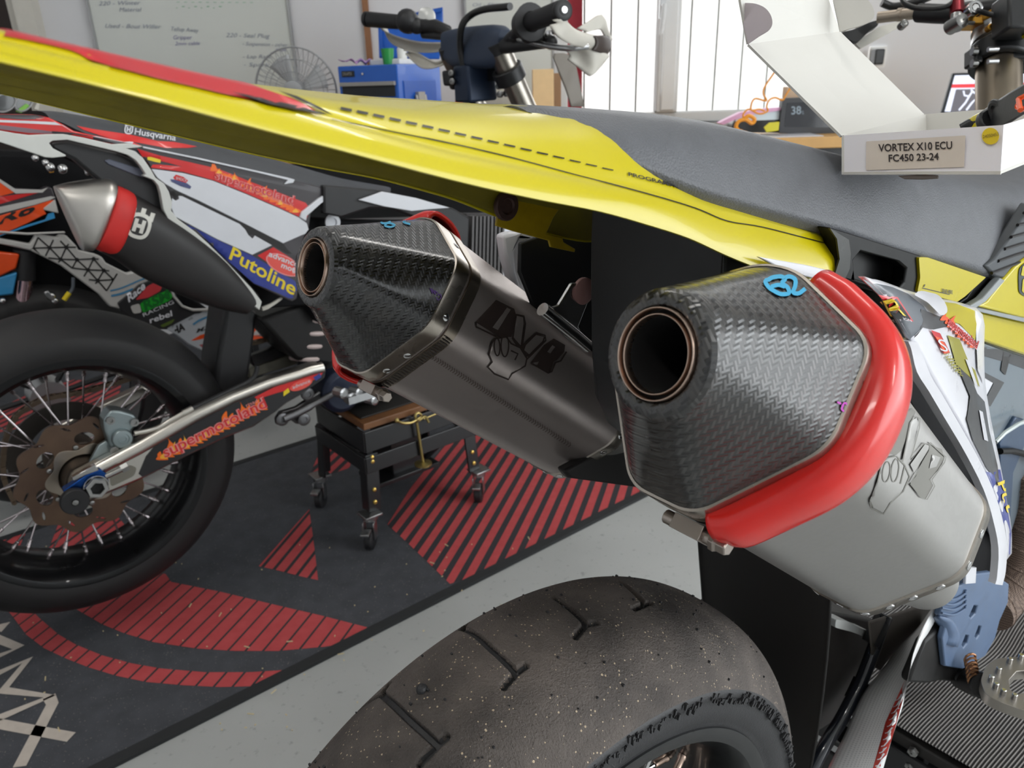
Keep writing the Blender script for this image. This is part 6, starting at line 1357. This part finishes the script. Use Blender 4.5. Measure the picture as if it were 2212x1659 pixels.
# open blue rack behind, with a lamp, and small things on the chest
rk = thing('tool_rack', 'blue metal rack panel standing upright behind the tool chest', 'rack', onb(885, 120, 2.93))
slab('panel', [[(816, 46), (880, 30), (956, 15), (957, 60), (949, 128), (819, 126)]], lambda x, y: onb(x, y, 2.93), (0, -1, 0), .02, m_bl, rk, bevel=.003)
slab('rim', [[(816, 46), (880, 30), (956, 15), (956, 24), (880, 39), (824, 53), (828, 118), (819, 126)]], lambda x, y: onb(x, y, 2.91), (0, -1, 0), .012, mat('blue_enamel_dark', (22, 82, 172), .4), rk, bevel=.002)
lp_ = onb(922, 36, 2.88); o = MB().lathe(lp_, (0, -1, 0), [(-.03, .001), (-.03, .026), (0, .030), (.004, .029), (.006, .024), (.008, .001)], 28).build('round_lamp', mat('lamp_glass', (206, 206, 202), .2, .3), None); o['label'] = 'round silver lamp hanging on the blue rack panel'; o['category'] = 'lamp'
def loose(name, mb, m, label, cat_, group=None, **k):
    o = mb.build(name, m, None, **k); o['label'] = label; o['category'] = cat_
    if group: o['group'] = group
    return o
cz = BZ+hz
cc = c0+dl*.05+dr*.10+up*hz; cu = onb(837, 112, cc.y); loose('cup', MB().lathe((cu.x, cc.y, cz), up, [(.001, .001), (.001, .016), (.05, .022), (.048, .020), (.006, .014), (.006, .001)], 24), mat('green_cup_plastic', (46, 150, 70), .4), 'small green cup standing on top of the blue tool chest', 'cup')
tr = c0+dl*.02+dr*.06+up*hz; loose('tray', MB().box(c0+dl*.10+dr*.17+up*(hz+.009), dl*.06, dr*.09, up*.009), m_white, 'flat white tray lying on the blue tool chest', 'tray', smooth=False, bevel=.003)
vv = c0+dl*.19+dr*.05+up*hz; rows = []
for i in range(5): rows.append([vv+dl*(.036*(j-2)/2)+dr*(.05*(i-2)/2)+up*(.002+.020*abs(sin(i*1.7+j*1.3))) for j in range(5)])
cl = loft('cleaning_cloth', rows, mat('lilac_cloth', (176, 140, 186), .9, bump=.2), None, nu=3, nv=3, solid=.002); cl['label'] = 'crumpled lilac cloth on left end of the blue tool chest'; cl['category'] = 'cloth'
wp_ = onb(868, 108, 2.86); loose('spray_bottle', MB().lathe((wp_.x, 2.86, cz), up, [(0, .001), (0, .016), (.05, .017), (.065, .010), (.08, .009), (.08, .001)], 20), m_white, 'white bottle behind the left handguard on the tool chest', 'bottle')
# red cone and cartons left of the window
cp_ = onb(994, 190, 2.95); loose('safety_cone', MB().lathe((cp_.x, 2.95, BZ), up, [(0, .001), (0, .05), (.01, .05), (.012, .042), (.19, .010), (.195, .008), (.195, .001)], 28), mat('cone_red', (226, 44, 62), .45), 'red cone standing on the bench behind the handlebar', 'cone')
k0, k1 = onb(1150, 150, 2.95), onb(1196, 152, 2.95); loose('carton', MB().box(((k0.x+k1.x)/2, 2.98, (BZ+k0.z)/2), ((k1.x-k0.x)/2, 0, 0), (0, .03, 0), up*((k0.z-BZ)/2)), mat('beige_carton', (226, 196, 150), .7), 'beige carton standing left of the window', 'carton', 'cartons left of the window', smooth=False, bevel=.002)
k0, k1 = onb(1192, 158, 3.05), onb(1212, 158, 3.05); loose('carton', MB().box(((k0.x+k1.x)/2, 3.08, (BZ+k0.z)/2), ((k1.x-k0.x)/2, 0, 0), (0, .03, 0), up*((k0.z-BZ)/2)), mat('brown_carton', (150, 120, 92), .7), 'narrow brown carton beside the window frame', 'carton', 'cartons left of the window', smooth=False, bevel=.002)
# weather display, coiled lead, pack, laptop, socket
ws = thing('weather_display', 'black weather station display on the bench beside the window', 'display', onb(1750, 290, 2.72))
def onw(x, y, o=0): return onb(x, y, 2.72)+V((0, -o, 0))
slab('case', [rnd([(1691, 212), (1860, 206), (1870, 293), (1682, 288)], 4)], onw, (0, -1, 0), .03, mat('display_case', (44, 45, 49), .35), ws, bevel=.003)
scr = slab('screen', [[(1700, 222), (1856, 216), (1862, 276), (1694, 274)]], lambda x, y: onw(x, y, .001), (0, -1, 0), .001, mat('lcd_glass', (30, 32, 38), .12, coat=.6), ws)
text('digits', '38', (1709, 247), (1730, 246), (0, -17), lambda x, y: onw(x, y, .0025), mat('lcd_digits', (132, 146, 156), .4), ws, bold=True)
text('digits', '%', (1731, 247), (1736, 247), (0, -8), lambda x, y: onw(x, y, .0025), MATS['lcd_digits'], ws)
MB().box(onb(1722, 205, 2.80), (.045, 0, 0), (0, .02, 0), up*.05); o = loose('small_box', MB().box(V((onb(1722, 202, 2.82).x, 2.82, BZ+.075)), (.045, 0, 0), (0, .02, 0), up*.075), mat('beige_card_small', (206, 178, 150), .7), 'small beige box behind the black weather display', 'box', smooth=False, bevel=.002)
m_lead = mat('orange_lead', (232, 150, 34), .4)
q = MB()
for pts, r_ in (([(1690, 130), (1673, 156), (1653, 186), (1649, 202), (1656, 216), (1650, 217), (1632, 213), (1624, 222), (1623, 238), (1640, 236), (1652, 240)], .003), ([(1720, 170), (1698, 205), (1690, 216), (1675, 211), (1662, 216), (1656, 230), (1658, 240), (1640, 246), (1618, 236), (1606, 246), (1606, 258)], .003),
        ([(1606, 258), (1618, 250), (1630, 258), (1624, 266), (1610, 258), (1596, 262), (1590, 274), (1598, 284), (1612, 288), (1606, 292)], .0065), ([(1590, 290), (1600, 282), (1614, 292), (1620, 288)], .004)):
    q.tube(cat([onb(*p, 2.66) for p in pts], 6), r_, 8)
q.build('coil', m_lead, None); o = bpy.data.objects['coil']; o.name = 'coiled_lead'; o['label'] = 'orange coiled lead tangled on the bench beside the weather display'; o['category'] = 'lead'
pk = thing('tool_pack', 'black and white pack with pink flap and yellow tab on the bench', 'pack', onb(1630, 285, 2.74))
onp = lambda x, y: onb(x, y, 2.74)
slab('lower_shell', [rnd([(1578, 286), (1582, 268), (1604, 258), (1690, 256), (1690, 287)], 3)], onp, (0, -1, 0), .06, m_blk, pk, bevel=.003)
slab('upper_shell', [rnd([(1586, 262), (1604, 246), (1640, 238), (1690, 238), (1690, 258), (1640, 260)], 3)], lambda x, y: onb(x, y, 2.735), (0, -1, 0), .05, mat('pale_blue_shell', (206, 220, 226), .4), pk, bevel=.003)
slab('pink_flap', [[(1553, 266), (1600, 243), (1650, 235), (1690, 232), (1690, 238), (1610, 250), (1562, 270)]], lambda x, y: onb(x, y, 2.73), (0, -1, 0), .04, mat('pink_flap', (222, 170, 204), .5), pk, bevel=.002)
slab('yellow_tab', [[(1650, 275), (1662, 265), (1684, 263), (1682, 282), (1656, 286)]], lambda x, y: onb(x, y, 2.672), (0, -1, 0), .004, mat('lime_tab', (206, 196, 40), .5), pk, bevel=.001)
sh = loose('paper_sheet', MB().box((onb(1660, 288, 2.66).x, 2.66, BZ+.002), (.16, 0, 0), (0, .06, 0), up*.0012), m_wht, 'white sheet lying on the bench under the black display', 'paper', smooth=False)
lt = thing('laptop', 'laptop with red and white web page on the bench behind the box', 'laptop', onb(2090, 262, 2.80))
LY = lambda y: 2.80+.0012*(240-y)
onl = lambda x, y, o=0: onb(x, y, LY(y))+V((0, -o, .0))
slab('screen_case', [rnd([(2033, 244), (2058, 158), (2250, 152), (2250, 248)], 3)], onl, (0, -1, .15), .008, mat('laptop_case', (48, 52, 56), .4), lt, bevel=.002)
em_w, em_r, em_g = emis('screen_white', (206, 210, 226), .75), emis('screen_red', (196, 60, 66), .75), emis('screen_grey', (92, 90, 96), .7)
slab('display', [[(2040, 241), (2062, 163), (2245, 158), (2245, 243)]], lambda x, y: onl(x, y, .002), (0, -1, .15), .0004, em_w, lt); slab('page_banner', [[(2054, 190), (2056, 182), (2245, 178), (2245, 187)]], lambda x, y: onl(x, y, .003), (0, -1, .15), .0003, em_r, lt)
slab('page_picture', [[(2052, 241), (2064, 193), (2245, 190), (2245, 242)]], lambda x, y: onl(x, y, .003), (0, -1, .15), .0003, em_g, lt)
q = MB()
for l_ in ([(2070, 238), (2084, 222), (2094, 205), (2100, 196)], [(2086, 238), (2098, 222), (2108, 212), (2120, 230)], [(2080, 196), (2082, 206), (2092, 208)], [(2096, 194), (2108, 204), (2120, 198)]): ribbon(lambda x, y: onl(x, y, .004), l_, 4, 0, q)
q.build('page_drawing', em_w, lt); MB().box(onb(2140, 270, 2.72)+V((0, 0, -.0)), (.17, 0, 0), (0, .10, 0), up*.008); MB().box((onb(2140, 262, 2.72).x, 2.70, BZ+.009), (.16, 0, 0), (0, .10, 0), up*.008).build('keyboard_base', MATS['laptop_case'], lt, smooth=False, bevel=.002)
so_ = thing('wall_socket', 'white wall socket right of the window', 'socket', onb(1900, 122, WY)); s0, s1 = onb(1872, 146, WY), onb(1915, 100, WY)
quadbox('plate', s0.x, s1.x, WY-.008, WY-.0005, s0.z, s1.z, m_white, so_, bevel=.002); quadbox('insert', s0.x+.02, s1.x-.008, WY-.010, WY-.008, s0.z+.012, s1.z-.012, mat('socket_insert', (206, 204, 198), .4), so_)
s0, s1 = onb(1873, 141, WY), onb(1899, 106, WY); loose('charger_plug', MB().box(((s0.x+s1.x)/2, WY-.035, (s0.z+s1.z)/2), ((s1.x-s0.x)/2, 0, 0), (0, .024, 0), up*((s1.z-s0.z)/2)), m_blk, 'black charger plugged into the white wall socket', 'charger', smooth=False, bevel=.006)
# ================================================================== lift stands
m_stand = mat('black_powder_coat', (26, 27, 29), .38, vary=.1, coat=.2); m_brass = mat('zinc_yellow', (176, 158, 100), .35, .9); m_board = mat('oiled_board', (128, 86, 52), .5, vary=.25, scale=18); m_rub = mat('scuffed_top_rubber', (36, 34, 32), .6, vary=.2, scale=12)
m_zinc = steel('zinc_plate', (190, 192, 192), .3); m_goldb = mat('brass_bolt', (214, 180, 96), .3, .9)
def stand(fr, cx, cy, hx, hy, sx, sy, zt, label, ribbed, gold):
    o0 = fr.W(cx, cy, 0); o0.z = 0; R = thing('lift_stand', label, 'stand', o0)
    w = lambda x, y, z: V((o0.x, o0.y, 0))+fr.F*x+fr.R*y+V((0, 0, z))
    MB().box(w(0, 0, zt-.009), fr.F*hx, fr.R*hy, V((0, 0, .008))).build('top_board', m_rub if ribbed else m_board, R, smooth=False, bevel=.002)
    if ribbed:
        n = int(2*hy/.0036); rows = []; rr_ = random.Random(4)
        nx = 36
        for i in range(nx+1):
            x = -hx*.985+2*hx*.985*i/nx; row = []
            for j in range(n*4+1):
                y = -hy+2*hy*j/(n*4); row.append(w(x, y+.006*sin(x*16+.6)+.0015*sin(x*41), zt+.0050+.0009*cos(2*pi*j/4)+.003*abs(sin(x*11))*sin(y*9)**2))
            rows.append(row)
        t = NT('ribbed_rubber'); uv = t.uv(); sx_ = t.new('ShaderNodeSeparateXYZ'); t.link(uv, sx_.inputs[0])
        rb = t.math('GREATER_THAN', t.math('COSINE', t.math('MULTIPLY', sx_.outputs[0], 2*pi*n)), .1)
        t.set(Base_Color=t.mix(rb, hexc(40, 37, 36), t.mix(t.noise(20, 3), hexc(96, 92, 88), hexc(136, 132, 128))), Roughness=.6)
        loft('ribbed_mat', rows, t.m, R, uv=(1, 1))
    else:
        MB().box(w(0, -.012, zt+.0015), fr.F*hx*.93, fr.R*hy*.86, V((0, 0, .002))).build('rubber_pad', m_rub, R, smooth=False, bevel=.001)
    q = MB()
    for z0, h_, k in ((zt-.045, .026, .004), (zt-.100, .020, .010)):
        for s in (-1, 1):
            q.box(w(0, s*(hy+k), z0), fr.F*(hx+k), fr.R*.003, V((0, 0, h_))); q.box(w(s*(hx+k), 0, z0), fr.F*.003, fr.R*(hy+k), V((0, 0, h_)))
    q.build('frame', m_stand, R, smooth=False, bevel=.0015)
    for i in (-1, 1):
        for j in (-1, 1):
            a = w(i*(hx+.006), j*(hy+.006), zt-.075); b = w(i*sx, j*sy, .088); d = b-a; up_ = d.normalized()
            lg = MB(); ex = (fr.F-up_*fr.F.dot(up_)).normalized(); ey = (fr.R-up_*fr.R.dot(up_)-ex*fr.R.dot(ex)).normalized()
            lg.box((a+b)/2-ex*i*.014, ex*.016, ey*.003, d/2); lg.box((a+b)/2-ey*j*.014, ex*.003, ey*.016, d/2); L = lg.build('leg', m_stand, R, smooth=False, bevel=.0008)
            for k, z_ in enumerate((.05, .12, .62, .84)):
                p = a+d*z_; MB().lathe(p-ex*i*.014+ey*j*.003, ey*j, [(0, .0055), (.003, .005), (.004, .003), (.004, .0001)], 12).build('bolt', gold, L)
            ca = MB(); ca.box(b+V((0, 0, -.004)), fr.F*.022, fr.R*.022, V((0, 0, .003))); ca.lathe(b+V((0, 0, -.018)), (0, 0, 1), [(0, .001), (0, .018), (.011, .018), (.011, .001)], 20)
            off = fr.F*(-.012)+fr.R*.012
            for s in (-1, 1): ca.box(b+off*.7+V((0, 0, -.040))+ (fr.F*.7+fr.R*.7)*(s*.013), (fr.F*.7-fr.R*.7)*.013, (fr.F*.7+fr.R*.7)*.0015, V((0, 0, .022)))
            ca.box(b+off*2.6+V((0, 0, -.030)), (fr.F*.7-fr.R*.7)*.014, (fr.F*.7+fr.R*.7)*.010, V((0, 0, .003)))
            C_ = ca.build('caster', m_zinc, R, bevel=.001); wc_ = b+off; wc_.z = .026
            MB().lathe(wc_, fr.F*.7+fr.R*.7, [(-.010, .001), (-.010, .022), (-.007, .026), (.007, .026), (.010, .022), (.010, .001)], 28).build('wheel', m_blk2, C_)
    q = MB(); q.box(w(0, 0, .16), fr.F*.045, fr.R*.05, V((0, 0, .06))); q.box(w(-.01, .02, .108), fr.F*.09, fr.R*.05, V((0, 0, .006))); q.tube([w(.05, .03, .11), w(hx*.9, hy*.8, zt-.10)], .008, 10); q.tube([w(-.05, -.04, .12), w(-hx*.9, -hy*.8, zt-.10)], .008, 10); q.build('lift_mechanism', m_stand, R, bevel=.002)
    return R
s2 = stand(B2, .70, 0, .145, .115, .160, .128, .305, 'black lift stand with worn wooden top and brass bolts, under the white and red motorcycle', False, m_goldb)
q = MB(); la = .135
q.tube(cat([B2.on(*p, la) for p in ((856, 908), (870, 914), (888, 913), (904, 904), (910, 897), (902, 892), (897, 900), (905, 908), (918, 900), (926, 912))], 5), .0032, 8)
q.ball(B2.on(857, 908, la), .006, 8); q.tube([B2.on(900, 912, la), B2.on(914, 1000, la)], .0036, 10); c_ = B2.on(914, 1000, la); q.lathe(c_, (0, 0, 1), [(-.004, .001), (-.004, .021), (0, .021), (.002, .012), (.004, .001)], 28); q.tube([B2.on(915, 905, .12), B2.on(975, 880, .12)], .003, 8)
q.build('brass_handle', m_brass, s2)
s1 = stand(B1, .675, .03, .182, .185, .19, .19, .282, 'black lift stand with ribbed rubber top, under the yellow motorcycle', True, m_bolt)
q = MB(); a, b = onz(1996, 1590, .276), onz(2140, 1662, .276); d = (b-a).normalized(); q.box((a+b)/2, (b-a)/2, V((-d.y, d.x, 0))*.008, V((0, 0, .006))); q.build('wood_edge', m_wood, s1, smooth=False, bevel=.002)
for p in ((1972, 1624), (1966, 1655)): MB().lathe(B1.onx(*p, .488), -B1.F, [(-.002, .001), (-.002, .006), (.003, .0055), (.004, .003), (.004, .001)], 6).build('frame_bolt', m_bolt, s1)
# ================================================================== third motorcycle, behind the second
M3 = thing('motorcycle', 'orange, white and blue motorcycle mostly hidden behind the white and red one', 'motorcycle', B2.W(.3, -.62, -B2.o.z))
H = lambda name, pts, lat, th, m, **k: plate(name, B2, [pts], lat, th, m, M3, **k)
m_org = mat('fluo_orange_plastic', (244, 84, 24), .35, coat=.2); m_sky = mat('sky_blue_plastic', (58, 150, 206), .35, coat=.2); m_wht3 = mat('grubby_white_plastic', (196, 194, 190), .45, vary=.06)
H('engine_block', [(-60, 325), (150, 330), (340, 420), (360, 600), (480, 690), (490, 740), (300, 700), (200, 690), (-60, 690)], -.60, .10, mat('matt_black_parts', (20, 20, 22), .7), bevel=.01)
H('tail_cowl', [(-60, 370), (0, 387), (33, 408), (90, 411), (101, 405), (112, 404), (120, 426), (127, 460), (94, 452), (100, 462), (58, 483), (0, 508), (-60, 530)], -.55, .04, m_char, bevel=.004)
la = -.5485
H('orange_panel', [(-60, 390), (0, 392), (31, 416), (0, 424), (-60, 434)], la, .002, m_org); H('white_edge', [(-60, 374), (0, 387), (33, 408), (90, 410), (104, 405), (92, 416), (34, 418), (0, 394), (-60, 380)], la+.001, .002, m_wht3)
H('red_band', [(-60, 436), (0, 425), (90, 413), (81, 417), (0, 441), (-60, 454)], la, .002, m_red2); H('white_band', [(-60, 462), (0, 447), (110, 424), (120, 426), (108, 432), (72, 443), (0, 461), (-60, 476)], la, .002, m_wht3)
op = H('orange_panel', [(-60, 482), (0, 466), (72, 445), (109, 433), (117, 432), (94, 452), (100, 462), (58, 483), (0, 508), (-60, 530)], la, .003, m_org, bevel=.001); T_o = tree_of(op)
text('panel_lettering', 'R6', (-6, 486), (72, 459), (7, -24), lambda x, y: hit(T_o, x, y, .001), m_inkb, op, bold=.03, shear=.05)
H('blue_edge', [(104, 462), (116, 459), (119, 471), (70, 487), (20, 503), (-60, 532), (-60, 526), (0, 508), (58, 486), (98, 474)], la+.001, .003, m_sky); H('white_fin', [(94, 450), (119, 431), (127, 461), (96, 454)], la+.002, .008, m_wht3, bevel=.002)
H('hose', [(-40, 498), (0, 499), (60, 503), (140, 500), (142, 504), (60, 508), (0, 504), (-40, 503)], -.54, .006, m_wht3, bevel=.002)
lt_ = H('lattice_guard', [(-60, 510), (0, 515), (65, 527), (78, 507), (124, 513), (127, 508), (143, 508), (165, 531), (170, 541), (205, 549), (220, 555), (229, 568), (275, 591), (294, 586), (330, 602), (300, 620), (276, 640), (262, 668), (237, 662), (214, 636), (130, 573), (65, 541), (0, 527), (-60, 520)], -.545, .02, m_wht3, bevel=.004)
T_l3 = tree_of(lt_); q = MB()
n_ = {k: v for k, v in dict(a=(82, 513), A=(72, 536), B=(107, 535), C=(143, 534), D=(164, 534), b=(115, 518), c=(130, 520), d=(148, 527), E=(104, 557), f=(131, 560), G=(166, 561), h=(202, 559), i=(213, 560), J=(156, 579), K=(190, 583), L=(224, 584), M=(236, 585), N=(192, 604), O=(211, 606), P=(245, 604), Q=(253, 591), R=(230, 628), s=(85, 549), t=(98, 553), u=(126, 567), v=(181, 597), w=(206, 613), x=(66, 540)).items()}
for l_ in 'aA AB BC CD aB Bb Cc Cd As Bt Bf Cf CG Ef fG Gh hi fu fJ GJ GK hK hL JK KL LM Kv KO LO LP NO OP Ow OR PR QR xA'.split(): ribbon(T_l3, [n_[l_[0]], n_[l_[1]]], 3.2, .0008, q)
for k in 'BCfGhKLO': x, y = n_[k]; sticker('', T_l3, [[(x+4.5*cos(t), y+4.5*sin(t)) for t in np.linspace(0, 2*pi, 10)[:-1]]], None, None, off=.0010, grid=4, mb=q)
q.build('truss_print', m_inkb, lt_, auto=0)
q = MB(); ribbon(T_l3, cat([(238, 628), (262, 622), (300, 606), (322, 598)], 4), 3.2, .001, q); ribbon(T_l3, cat([(240, 639), (262, 634), (296, 620)], 4), 4.5, .001, q); q.build('blue_lines', mat('steel_blue_print', (70, 140, 184), .4), lt_, auto=0)
dk = H('dark_sticker_panel', [(254, 655), (300, 615), (345, 598), (372, 618), (382, 640), (400, 664), (440, 672), (420, 690), (372, 712), (340, 712), (300, 700), (262, 672)], -.540, .02, m_blk2, bevel=.003); T_k3 = tree_of(dk)
k3 = lambda name, pts, m, off=.0008: sticker(name, T_k3, [rnd(pts, 5)], m, dk, off=off, grid=8)
k3('red_sticker', [(292, 648), (318, 618), (342, 606), (351, 613), (347, 628), (320, 643)], mat('soft_red_print', (206, 60, 66), .5)); k3('green_sticker', [(302, 656), (330, 640), (361, 627), (374, 638), (368, 648), (309, 676)], mat('bright_green_print', (24, 168, 40), .5)); k3('white_sticker', [(281, 661), (301, 655), (306, 675), (288, 678)], m_wht3)
put3 = lambda x, y: hit(T_k3, x, y, .0016)
text('sticker_lettering', 'Race', (278, 653), (314, 622), (-4, -16), put3, m_wht, dk, bold=.03); text('sticker_lettering', 'RSM', (313, 671), (368, 644), (-5, -20), put3, mat('dark_green_print', (10, 110, 34), .5), dk, bold=.04)
text('sticker_lettering', 'RACING', (310, 684), (376, 655), (-3, -7), put3, m_wht, dk); text('sticker_lettering', 'rebel', (324, 698), (372, 682), (-2, -12), put3, m_wht, dk, bold=.02); k3('olive_sticker', [(345, 703), (378, 688), (372, 698), (352, 707)], mat('leaf_print', (90, 110, 40), .5))
H('fairing_edge', [(367, 619), (372, 622), (379, 640), (396, 660), (418, 668), (469, 666), (486, 680), (484, 684), (468, 672), (417, 673), (393, 664), (374, 642)], -.535, .01, m_wht3, bevel=.002)
fp3 = H('white_fairing', [(356, 709), (422, 675), (469, 673), (490, 684), (482, 712), (476, 748), (440, 760), (408, 745), (385, 726)], -.540, .012, mat('cool_white_fairing', (194, 200, 206), .4), bevel=.003); T_f3 = tree_of(fp3)
put4 = lambda x, y: hit(T_f3, x, y, .0012)
text('fairing_lettering', 'HA', (376, 723), (400, 711), (-4, -15), put4, m_inkb, fp3, bold=.04); text('fairing_lettering', 'MX', (424, 719), (454, 709), (2, -9), put4, m_inkb, fp3, bold=True, shear=.05)
sticker('orange_wedge', T_f3, [[(403, 740), (432, 724), (484, 702), (480, 718), (440, 731)]], m_org, fp3); sticker('pink_patch', T_f3, [[(430, 745), (474, 734), (472, 750), (444, 757)]], mat('dusty_pink', (176, 96, 100), .6), fp3)
q = MB(); ribbon(T_f3, cat([(417, 701), (430, 692), (450, 684), (474, 679)], 4), 4, .001, q); q.build('blue_lines', MATS['steel_blue_print'], fp3, auto=0)
o4 = H('orange_fairing', [(552, 690), (566, 677), (604, 673), (616, 678), (622, 690), (628, 712), (600, 724), (545, 738), (546, 706)], -.535, .012, m_org, bevel=.003); T_4 = tree_of(o4)
sticker('white_band', T_4, [[(545, 710), (580, 702), (623, 688), (628, 712), (590, 716), (546, 726)]], m_wht3, o4); sticker('grey_band', T_4, [[(545, 724), (590, 715), (628, 708), (628, 716), (600, 724), (545, 738)]], m_gry, o4, off=.001)
text('fairing_lettering', '4', (562, 697), (578, 693), (4, -18), lambda x, y: hit(T_4, x, y, .0014), mat('violet_print', (84, 30, 90), .4), o4, bold=.04)
q = MB(); q.tube([B2.on(52, 540, -.58), B2.on(52, 604, -.58)], .024, 16); q.build('fork_sleeve', m_blk2, M3); q = MB(); q.tube([B2.on(54, 604, -.58), B2.on(44, 690, -.58)], .017, 16); q.build('fork_leg', steel('pinkish_fork', (190, 160, 166), .25), M3)
H('orange_scoop', [(-60, 540), (0, 544), (43, 549), (35, 581), (0, 598), (-60, 620)], -.55, .02, m_org, bevel=.004); H('blue_scoop', [(-60, 622), (0, 599), (38, 588), (29, 637), (0, 640), (-60, 650)], -.552, .02, m_sky, bevel=.004)
q = MB()
for p, r_ in (((98, 352), .008), ((108, 362), .011), ((135, 366), .012), ((190, 372), .01), ((76, 342), .008), ((110, 640), .010), ((118, 650), .008), ((6, 650), .007)): q.ball(B2.on(*p, -.54), r_, 7)
q.build('engine_fasteners', m_chr, M3); H('amber_lamp', [(97, 358), (108, 360), (118, 372), (108, 374)], -.535, .006, m_fl2, bevel=.002)
q = MB(); q.tube(cat([B2.on(*p, -.54) for p in ((158, 600), (157, 622), (150, 634))], 4), .004, 8); q.build('brake_hose', m_gry, M3); q = MB(); q.tube([B2.on(150, 632, -.54), B2.on(138, 648, -.54)], .006, 8); q.build('yellow_sleeve', m_ylw, M3); H('caliper', [(95, 632), (104, 628), (118, 646), (116, 650), (106, 646)], -.53, .01, m_alu, bevel=.002)
fw3 = Frame(51, B2.W(.05, -.62, 0)); fw3.o.z = .30
tyre_mesh(fw3, 0, .29, [(l*.8, r_-.008) for l, r_ in pf2], 140, 'tyre', MATS['black_slick_rubber'], M3)
MB().lathe(fw3.o, fw3.R, [(-.06, .212), (-.06, .222), (.06, .222), (.06, .212), (-.06, .212)], 80).build('rim', m_rim, M3)
for i in range(8):
    a = 2*pi*i/8; MB().tube([fw3.W(.03*cos(a), 0, .03*sin(a)), fw3.W(.212*cos(a+.1), 0, .212*sin(a+.1))], .007, 8).build('spoke', m_blk2, M3)
MB().lathe(fw3.o, fw3.R, [(-.04, .001), (-.04, .045), (.04, .045), (.04, .001)], 32).build('hub', m_alu, M3)
# mat under the third motorcycle
c = [V((p.x, p.y, 0)) for p in (B2.W(x, y, 0) for x, y in ((-.9, -1.95), (1.5, -1.95), (1.5, -1.06), (-.9, -1.06)))]
gm = thing('floor_mat', 'black and red garage mat seen through the spokes, behind the white motorcycle', 'mat', (c[0]+c[2])/2)
slab('pile', [[(p.x, p.y) for p in c]], flatz(MT), (0, 0, 1), .0055, bpy.data.materials['mat_black_pile'], gm)
floorpoly('printed_block', [(-30, 900), (60, 850), (160, 820), (262, 830), (250, 880), (160, 895), (40, 925), (-30, 940)], mr2)
# clear goggles hanging at the left edge, beyond the bikes
gg = thing('goggles', 'clear plastic goggles with green sticker at left edge above the white fender', 'goggles', B2.on(40, 240, -.75))
for el in ((10, 222, 26, 22), (52, 222, 20, 20)):
    pts = [(el[0]+el[2]*cos(t)-6*sin(t), el[1]+el[3]*sin(t)) for t in np.linspace(0, 2*pi, 28)[:-1]]; inn = [(el[0]+(el[2]-4)*cos(t)-5*sin(t), el[1]+(el[3]-4)*sin(t)) for t in np.linspace(0, 2*pi, 28)[:-1]]
    plate('rim', B2, [pts, inn], -.75, .015, mat('clear_rim', (150, 150, 150), .2), gg, bevel=.003); plate('lens', B2, [inn], -.757, .004, mat('smoked_lens', (60, 62, 62), .12, coat=.5), gg)
plate('green_sticker', B2, [[(34, 240), (56, 224), (64, 228), (46, 244)]], -.754, .001, mat('lime_sticker', (126, 190, 70), .5), gg)
plate('strap', B2, [[(72, 236), (80, 222), (86, 224), (84, 240)]], -.75, .01, m_edge2, gg, bevel=.002)
